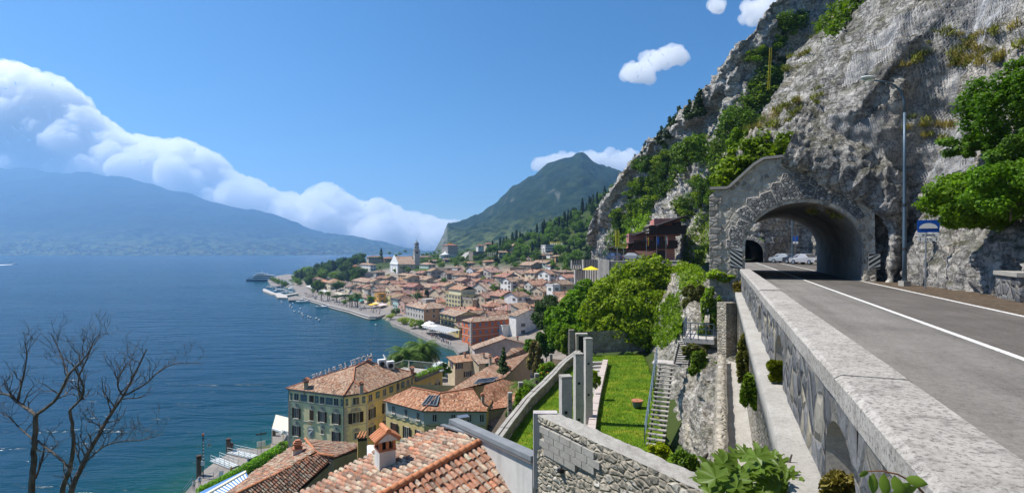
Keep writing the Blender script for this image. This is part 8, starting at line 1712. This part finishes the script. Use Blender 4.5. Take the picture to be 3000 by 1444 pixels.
for k, (x, y, Y, rx, ry, nm, lb, mt, col, nl) in enumerate((
    (1600, 1010, 76, 30, 45, 'ivy_column', 'dark ivy column under the layered pine', 'leaf', (.55, .8, .5), 5000), (1660, 1000, 64, 30, 38, 'garden_bush', 'light green bush at the corner of the garden wall', 'leafbright', (.7, .8, .6), 5000), (1560, 1010, 85, 28, 20, 'garden_bush', 'fig bush over the lilac gable roof', 'leaf', (1, 1.2, .8), 3000),
    (1540, 1170, 41, 30, 34, 'citrus_tree', 'orange tree heavy with fruit beside the garden wall', 'leafbright', (.6, .75, .5), 5000), (1612, 1085, 52, 34, 22, 'citrus_tree', 'orange tree with fruit at the upper end of the wall', 'leafbright', (.55, .7, .5), 4500), (1590, 1110, 50, 22, 20, 'citrus_tree', 'smaller orange tree in the middle of the wall', 'leafbright', (.55, .7, .5), 2600), (1508, 1210, 38, 22, 22, 'garden_bush', 'dark bush under the citrus trees', 'leaf', (.9, 1.1, .7), 2500),
    (1570, 1050, 62, 22, 45, 'dry_grass_bush', 'dry straw coloured grass hanging on the bank', 'leafdry', (1.2, 1.2, 1.1), 3500), (1850, 1060, 57, 40, 25, 'garden_bush', 'shaded bush at the foot of the back wall', 'leaf', (.6, .75, .5), 3000), (1300, 1085, 133, 22, 18, 'lemon_bush', 'bright lemon bush beside the cream house', 'leafbright', (.8, .95, .6), 2500),
    (1660, 1180, 30, 14, 30, 'yellow_shrub', 'yellow green shrub behind the nearest lemon house pillar', 'leafbright', (1.2, 1.2, .6), 1800), (1745, 1110, 40, 14, 26, 'yellow_shrub', 'yellow green shrub on the gravel path', 'leafbright', (1.1, 1.1, .6), 1500), (1925, 1322, 24, 30, 22, 'golden_shrub', 'golden leaved shrub at the foot of the metal stairs', 'leafbright', (1.4, 1.2, .4), 3000),
    (2010, 1365, 13, 34, 40, 'rock_shrub', 'small leaved shrub on the pale rock', 'leaf', (1.1, 1.2, .8), 3000), (2192, 1045, 18, 30, 75, 'creeper', 'reddish green creeper hanging between wall and ledge', 'leafdry', (.9, 1.1, .5), 9000), (2208, 1140, 13.6, 30, 80, 'creeper', 'green creeper over the drain channel', 'leaf', (1.2, 1.2, .6), 9000), (2275, 1085, 10.2, 26, 26, 'niche_plant', 'bushy red green plant growing from the second arch', 'leafbright', (.7, .6, .4), 3500),
    (2470, 1420, 4.9, 60, 30, 'niche_plant', 'low weedy plant before the nearest arch', 'leafdry', (1, 1.0, .5), 2500), (2060, 1080, 30, 36, 50, 'rock_shrub', 'hanging green shrub below the stair platform', 'leaf', (1.1, 1.1, .6), 5000), (2030, 1030, 32, 30, 24, 'rock_shrub', 'grey green shrub under the stair landing', 'leafdry', (.7, .9, .6), 2600),
    (2085, 905, 34.5, 26, 60, 'jasmine', 'white flowering jasmine left of the iron gate', 'leafbright', (.8, .9, .7), 7000), (2115, 808, 35.2, 42, 18, 'jasmine', 'jasmine arch over the iron gate', 'leafbright', (1.0, 1.05, .9), 6000), (2070, 985, 34, 22, 40, 'jasmine', 'jasmine trailing down by the stair platform', 'leafbright', (.7, .8, .6), 4000), (2168, 860, 33, 18, 40, 'roadside_weed', 'yellow flowering weed between gate and parapet', 'leafdry', (1.1, 1.1, .5), 3000),
    (2030, 870, 42, 30, 40, 'agave_bush', 'tangled shrub below the hanging creeper', 'leafdry', (.6, .8, .5), 4000),
    (2878, 590, 22.4, 140, 75, 'cliff_bush', 'large fresh green bush overhanging the tunnel sign', 'leafbright', (.55, .72, .42), 26000), (2960, 560, 20.5, 110, 80, 'cliff_bush', 'upper part of the fresh green thicket at the cliff foot', 'leafbright', (.46, .68, .48), 12000), (2915, 330, 24, 90, 100, 'cliff_shrub', 'open branched shrub on the netted cliff', 'leafbright', (.36, .56, .4), 6500), (2985, 240, 22.5, 70, 70, 'cliff_shrub', 'topmost shrub on the netted cliff', 'leafbright', (.36, .56, .4), 4000), (2830, 430, 25.5, 70, 30, 'cliff_shrub', 'low trailing shrub under the open branched shrub', 'leaf', (.9, 1.1, .7), 3000), (2970, 440, 22.5, 70, 60, 'cliff_shrub', 'shaded shrub between the two thickets on the cliff', 'leaf', (.7, .9, .6), 4500),
    (2190, 490, 37.5, 50, 40, 'cliff_bush', 'green bush spilling over the portal shoulder', 'leaf', (1.3, 1.3, .6), 7000), (2240, 455, 38, 50, 30, 'cliff_bush', 'yellow green bush along the portal coping', 'leafbright', (.7, .7, .45), 6500), (2310, 435, 38.5, 34, 16, 'cliff_bush', 'low green bush at the peak of the portal', 'leaf', (1.1, 1.2, .6), 3000), (2125, 530, 38, 40, 36, 'cliff_bush', 'broad bush at the left shoulder of the portal', 'leafbright', (.65, .7, .42), 6500), (2170, 420, 42, 36, 40, 'cliff_bush', 'upright saplings above the portal shoulder', 'leaf', (1.3, 1.4, .7), 4000))):
    c = P(x, y, Y); rg = np.random.default_rng(100+k); bl = sub_blobs(c, (rx/F*Y, rx/F*Y*.6, ry/F*Y), 16 if rx < 80 else 30, rg, .86); lf = min(max(.045+Y*.0022, .05), .24); t = tree(nm, lb, c-np.array((0, 0, ry/F*Y*1.1)), bl, nl, lf, mt, col, 100+k, (0 if nm in ('creeper', 'niche_plant', 'jasmine', 'rock_shrub') else .03) if Y < 36 else .06, 'tree' if 'tree' in nm else 'shrub', lump=.6 if Y < 36 else .4)
    if 'citrus' in nm:
        qs, _ = blob_points(bl, 26, rg); v, f = ICO2
        for q in qs: mesh('orange', q+v*.075, f, MAT['orange'], t, sm=True)
    if 'jasmine' in nm: qs, vv = blob_points(bl, 1500, rg, .35, .1); V, Fq = quads(qs, vv, .085, rg, 1.0); mesh('blossom', V, Fq, MAT['petal'], t, color=(.75, .74, .6))
# ---- scrub along the cliffs: copies of the shrub kinds
def visible(p): return HX+p[..., 0]/p[..., 1]*F, HY-(p[..., 2]-EYE)/p[..., 1]*F
EDGE = lambda y: np.interp(y, [-20, 60, 190, 300, 405, 470, 575, 700], [2470, 2410, 2310, 2245, 2185, 2150, 2095, 2070])
cf = SHEETS['cliff_face']; cand = [(i, j) for i in range(20, 258, 1) for j in range(8, 128, 2)]; rr.shuffle(cand); n = 0
for i, j in cand:
    p = cf[i, j]; x, y = visible(p)
    if x > EDGE(y)+15 or x < 1740 or y < -20 or y > 760: continue
    band = noise(np.array([[x*.004, (y+x*.8)*.011, 4.0]]))[0]+.5*noise(np.array([[x*.02, y*.02, 1.0]]))[0]
    if band < .12: continue
    h = rr.uniform(1.0, 3.6); plant('bush%d' % rr.integers(3) if rr.uniform() < .86 else 'fir%d' % rr.integers(2), p+np.array((-.3, -.3, -h*.2)), h, 'scrub growing on ledges of the tall cliff', 'shrub', 'scrub on the tall cliff', [(1.0, 1.1, .6), (.6, .75, .45), (1.5, 1.4, .6), (.45, .6, .4)][rr.integers(4)], 1.35); n += 1
    if n >= 290: break
for x, y, Y, h, key, lb in ((2046, 300, 108, 6, 'fir0', 'pine on the skyline of the cliff above the gully'), (2018, 320, 110, 4.5, 'fir1', 'smaller pine next to the skyline pine'), (1962, 372, 128, 6, 'fir0', 'spreading pine on the middle skyline of the cliff'), (1985, 350, 124, 7, 'fir1', 'dense pine clump on the middle skyline of the cliff'), (1935, 395, 132, 5, 'fir1', 'low pine on the middle skyline of the cliff'), (2020, 440, 95, 7, 'round1', 'round pine standing alone in the cliff'), (2160, 350, 86, 6, 'round2', 'dark round tree in the vegetated gully'), (1862, 470, 148, 4, 'fir0', 'tiny pine at the lower skyline of the cliff'), (1890, 430, 140, 3.5, 'fir0', 'wind bent pine at the lower skyline of the cliff')):
    p = P(x, y, Y); plant(key, p-np.array((0, 0, h*.55)), h, lb, 'tree', None, (.75, .85, .55), 1.2)
def cover(name, label, sheets, poly, n, leaf, col, thick, seed, mat='leafbright'):
    """foliage hugging the rock inside an outline"""
    rg = np.random.default_rng(seed); pts, nn = [], []
    for s in sheets:
        g = SHEETS[s]; N = grid_normals(g); N = N*np.sign((N*(np.array((0, 0, EYE))-g)).sum(-1, keepdims=True)); x, y = visible(g); w_ = 14*noise(g*.25); m = in_poly(np.stack([(x+w_).ravel(), (y+w_).ravel()], -1), poly); pts.append(g.reshape(-1, 3)[m]); nn.append(N.reshape(-1, 3)[m])
    pts, nn = np.concatenate(pts), np.concatenate(nn)
    if not len(pts): return
    k = rg.integers(0, len(pts), n*2); q = pts[k]+rg.normal(size=(n*2, 3))*thick*.35; cl = noise(q/(thick*1.3))+.5*noise(q/(thick*.5)); ok = cl > -.1; q, v, cl = q[ok][:n], nn[k][ok][:n], cl[ok][:n]; q = q+v*(thick*(.15+1.3*np.maximum(cl, 0)*rg.uniform(.5, 1, len(q))))[:, None]; q[:, 2] += thick*.3*np.maximum(cl, 0)
    V, Fq = quads(q, v, leaf, rg, 1.5, .3); tag(mesh(name, V, Fq, MAT[mat], color=col), label, 'shrub')
for k, a_ in enumerate((
    ('ivy', 'bright green ivy curtain behind the pink hotel', ['cliff_face'], [(1830, 740), (1840, 640), (1870, 590), (1915, 600), (1905, 650), (1880, 690), (1860, 740)], 9000, .42, (.75, .9, .5), 1.2),
    ('scrub', 'scrub filling the gully of the cliff', ['cliff_face'], [(2040, 470), (2090, 400), (2140, 330), (2200, 250), (2270, 215), (2330, 150), (2300, 260), (2220, 350), (2170, 440), (2120, 500)], 16000, .36, (.30, .40, .22), 1.6),
    ('scrub', 'band of scrub running down the middle cliff', ['cliff_face'], [(1900, 560), (1960, 480), (2020, 420), (2070, 400), (2060, 450), (1990, 520), (1940, 590)], 8000, .40, (.26, .36, .2), 1.6),
    ('creeper', 'bright creeper hanging left of the tunnel', ['rock_slope', 'cliff', 'cliff_face'], [(1990, 800), (2010, 690), (2045, 630), (2085, 600), (2082, 720), (2060, 800), (2050, 860), (2010, 860)], 12000, .22, (.62, .70, .45), .6),
    ('ivy', 'darker ivy under the far buttress', ['rock_buttress', 'rock_buttress.001', 'cliff_face'], [(1770, 760), (1780, 690), (1830, 640), (1840, 700), (1820, 760)], 5000, .45, (.3, .42, .25), 1.3),
    ('scrub', 'dark scrub in the crease of the upper cliff', ['cliff'], [(2400, 90), (2450, 30), (2500, -20), (2540, -10), (2500, 60), (2450, 110)], 6000, .2, (.30, .40, .2), .7),
    ('ivy', 'ivy climbing the rock beside the garden stairs', ['rock_slope'], [(1890, 1010), (1930, 900), (1990, 860), (2000, 960), (1960, 1010)], 8000, .2, (.5, .6, .35), .5),
    ('scrub', 'low scrub over the shoulder of the portal', ['cliff'], [(2090, 560), (2140, 470), (2200, 410), (2300, 400), (2350, 440), (2240, 480), (2160, 540)], 12000, .2, (.55, .62, .32), .7))): cover(*a_, 400+k)
# tufts on the near cliff
g = SHEETS['cliff']; n = 0; rg = np.random.default_rng(9); tm = []
for k in range(3):
    b = rg.normal(size=(90, 3))*np.array((.35, .2, .12)); tip = b+rg.normal(size=(90, 3))*np.array((.25, .15, .1))+np.array((0, 0, .45)); w_ = rg.normal(size=(90, 3))*.03; V = np.stack([b-w_, b+w_, tip], 1).reshape(-1, 3); tm.append(mesh('tuft', V, np.arange(270).reshape(-1, 3), MAT['leafdry'], data_only=True))
for k in range(2000):
    i, j = rg.integers(86, 370), rg.integers(52, 240); p = g[i, j]; x, y = visible(p)
    if x > 3000 or y < 0 or y > 640 or noise(np.array([[p[0]*.22, p[1]*.22, p[2]*.35]]))[0] < .22: continue
    tag(obj('grass_tuft', tm[n % 3], None, [(1.5, 1.5, 1.0), (1.0, 1.3, .6), (.8, 1.1, .5)][n % 3], [float(a) for a in p+np.array((-.1, -.1, 0))], rg.uniform(0, 6), rg.uniform(.25, .8)), 'dry grass tuft on the netted rock face', 'grass tuft', 'grass tufts on the netted rock'); n += 1
    if n > 140: break
# hedge on the dock
hp_ = [PZ(x, y, 1.2) for x, y in ((832, 1318), (786, 1346), (724, 1384), (660, 1420), (600, 1450))]; bl = [(*(a_+(c_-a_)*u+np.array((0, 0, .7))), 1.3, 1.3, .95) for a_, c_ in zip(hp_[:-1], hp_[1:]) for u in np.linspace(0, 1, 5)]
tree('hedge', 'bright green hedge along the hotel dock', hp_[2], bl, 12000, .2, 'leafbright', (.62, .95, .5), 5, 0, 'hedge', lump=.2)
h0 = [drop(1216+k*8, 794) for k in range(7)]; tree('hedge', 'clipped green hedge beside the bell tower', h0[3], [(*(q+np.array((0, 0, .8))), 2.6, 1.6, 1.0) for q in h0], 1500, .35, 'leafbright', (.5, .75, .4), 6, 0, 'hedge', lump=.1)
b0 = [A1+(A2-A1)*u+np.array((0, 0, 1.1)) for u in np.linspace(.05, .8, 5)]; tree('planter_hedge', 'low hedge in the terrace planter behind the hotel', b0[2], [(*q, 1.3, .5, .35) for q in b0], 1500, .18, 'leafbright', (.7, .9, .5), 7, 0, 'hedge', lump=.2)
for x in (826, 846): p = PZ(x, 1330-(846-x)*.25, 1.2); t = thing('potted_ball', ('left' if x < 840 else 'right')+' of the two clipped balls in white pots at the pavilion', 'pot plant', p); MB().lathe(p, [(.28, 0), (.42, 1.3)], 10).build('pot', MAT['white'], t); q, v = blob_points([(p[0], p[1], p[2]+1.65, .5, .5, .5)], 300, rg, .05, .2); V, Fq = quads(q, v, .14, rg); mesh('ball', V, Fq, MAT['leaf'], t)
# ---- fig tree and the leaf close to the lens
def fig_leaf():
    out = []
    for a, r in ((-2.6, .40), (-2.1, .66), (-1.75, .42), (-1.35, .80), (-1.15, .86), (-.92, .46), (-.72, .88), (-.52, .98), (-.3, .5), (-.14, 1.0), (0, 1.12), (.14, 1.0), (.3, .5), (.52, .98), (.72, .88), (.92, .46), (1.15, .86), (1.35, .80), (1.75, .42), (2.1, .66), (2.6, .40)): out.append((math.sin(a)*r, math.cos(a)*r, -.18*r*r+.05*math.sin(a*5)))
    v = [(0, -.05, 0)]+out; return mesh('leaf', v, [(0, i+1, i) for i in range(1, len(out))], MAT['figleaf'], data_only=True)
FL = fig_leaf(); fg = thing('fig_tree', 'fig tree with large lobed leaves rising below the parapet', 'tree', P(2230, 1480, 6.4)); rg = np.random.default_rng(14); b = MB(); root = P(2230, 1620, 6.6)
for k in range(170):
    x, y = rg.uniform(2065, 2350), rg.uniform(1290, 1455); e = abs(x-2205)/145
    if y < 1310+e*70 + (30 if x > 2300 else 0) or (2240 < x and y < 1310): continue
    Yk = rg.uniform(5.7, 6.9); p = P(x, y, Yk); s = rg.uniform(.15, .24); az = rg.uniform(0, 6.28); o = obj('leaf', FL, fg, None, [float(a) for a in p], (rg.uniform(.1, 1.0), rg.uniform(-.5, .5), rg.normal()*.9), s); o.matrix_parent_inverse = WORLD_INV[fg.name]
    if k % 9 == 0: b.tube([root, root*.4+p*.6-np.array((0, 0, .1)), p], [.022, .012, .004], 5)
b.tube([root, P(2290, 1400, 6.5), P(2310, 1360, 6.4), P(2320, 1330, 6.4)], [.03, .02, .015, .01], 6); b.build('branch', MAT['deadbark'], fg)
ll = thing('near_sprig', 'blurred green leaf sprig close to the lens', 'leaf sprig', P(2640, 1480, 2.2)); st_ = [P(x, y, 2.2) for x, y in ((2530, 1380), (2580, 1378), (2630, 1388), (2680, 1415), (2720, 1460))]; MB().tube(st_, [.002, .003, .004, .005, .006], 6).build('stem', MAT['rust'], ll)
for x, y, dx, dy, w_ in ((2560, 1385, -4, 62, 16), (2590, 1384, 4, 75, 18), (2620, 1390, 22, 70, 20), (2650, 1400, 70, 18, 16), (2670, 1412, -60, 60, 18), (2690, 1425, -95, 35, 16), (2545, 1380, -30, 14, 8)):
    a_, c_ = P(x, y, 2.2), P(x+dx, y+dy, 2.15); d = c_-a_; s = np.cross(d, (0, -1, 0.2)); s = s/np.linalg.norm(s)*w_/F*2.2; n_ = np.array((0, -.012, 0)); pts = [a_, a_+d*.25+s*.8, a_+d*.55+s, a_+d*.8+s*.6, c_, a_+d*.8-s*.6, a_+d*.55-s, a_+d*.25-s*.8]; mid = [a_+d*k+n_*1 for k in (.25, .55, .8)]
    mesh('leaflet', pts+mid, [(0, 1, 8), (1, 2, 9, 8), (2, 3, 10, 9), (3, 4, 10), (4, 5, 10), (5, 6, 9, 10), (6, 7, 8, 9), (7, 0, 8)], MAT['figleaf'], ll, sm=True)
# ---- bare tree by the lake
bt = thing('bare_tree', 'leafless grey tree standing over the lake', 'tree', P(150, 1600, 13)); rg = np.random.default_rng(31); b = MB(); YB = 13.0
def limb(pts, r0, r1, twig=True):
    q = catmull([P(x, y, YB+dy) for x, y, dy in pts], len(pts)*5); rad = np.linspace(r0, r1, len(q))*.7; q = q+rg.normal(size=q.shape)*rad[:, None]*.12; b.tube(list(q), list(rad), 7)
    if twig:
        for i in range(3, len(q)-1):
            if rg.uniform() < .6: branch(q[i], q[i]-q[i-1], rad[i]*.55, 0)
def branch(p, d, r, lv):
    d = d/np.linalg.norm(d); L = rg.uniform(.12, .34)*(1-.18*lv); u = rg.normal(size=3); u[1] *= .4; u[2] = abs(u[2])*.7; d = d*.55+u*.55; d /= np.linalg.norm(d); r = max(min(r, .02), .0045); pts = [np.array(p)]
    for k in range(5): d = d+rg.normal(size=3)*.22+np.array((0, 0, .07)); d /= np.linalg.norm(d); pts.append(pts[-1]+d*L/5*1.6)
    b.tube(pts, list(np.linspace(r, r*.45, 6)), 5)
    if lv < 2:
        for k in range(2 if lv else 3):
            if rg.uniform() < .8: i = rg.integers(2, 6); branch(pts[i], pts[i]-pts[i-1], r*.6, lv+1)
limb([(88, 1600, 0), (92, 1444, 0), (100, 1330, 0), (105, 1215, 0)], .115, .075, False); limb([(105, 1215, 0), (55, 1180, .3), (20, 1155, .4), (-40, 1150, .5)], .06, .03); limb([(105, 1215, 0), (165, 1168, -.2), (200, 1100, -.3), (235, 1062, -.3), (262, 1030, -.2)], .06, .022); limb([(50, 1176, .3), (68, 1105, .2), (78, 1040, .2), (72, 1005, .2)], .035, .012); limb([(200, 1100, -.3), (190, 1070, 0), (170, 1020, .2), (148, 975, .3)], .03, .01)
limb([(175, 1600, .6), (182, 1444, .6), (205, 1370, .5), (215, 1290, .4), (205, 1200, .3)], .10, .05, False); limb([(205, 1200, .3), (235, 1170, .2), (245, 1140, .1), (225, 1090, 0), (210, 1065, -.1), (175, 1045, 0)], .045, .015); limb([(235, 1170, .2), (230, 1110, .3), (255, 1050, .4), (280, 990, .5), (318, 975, .6)], .035, .01)
limb([(200, 1600, -.4), (208, 1444, -.4), (240, 1365, -.3), (280, 1290, -.2), (325, 1210, 0), (360, 1160, .1), (400, 1085, .2), (430, 1022, .3)], .105, .02); limb([(360, 1160, .1), (420, 1128, .2), (470, 1085, .3), (520, 1064, .4), (592, 1064, .5)], .035, .008); limb([(360, 1160, .1), (345, 1130, 0), (350, 1100, 0), (375, 1060, 0)], .03, .014); limb([(110, 1290, 0), (160, 1330, -.2), (205, 1370, -.2)], .04, .03); limb([(240, 1365, -.3), (300, 1310, -.5), (360, 1292, -.6), (420, 1288, -.6), (480, 1268, -.6)], .03, .007); limb([(105, 1400, .1), (125, 1340, .2), (130, 1300, .3)], .035, .02); limb([(300, 1250, -.1), (280, 1240, .2), (255, 1235, .2)], .03, .01); limb([(100, 1290, 0), (60, 1255, .3), (30, 1225, .4), (10, 1215, .5)], .03, .01)
b.build('trunk_and_limbs', MAT['deadbark'], bt)
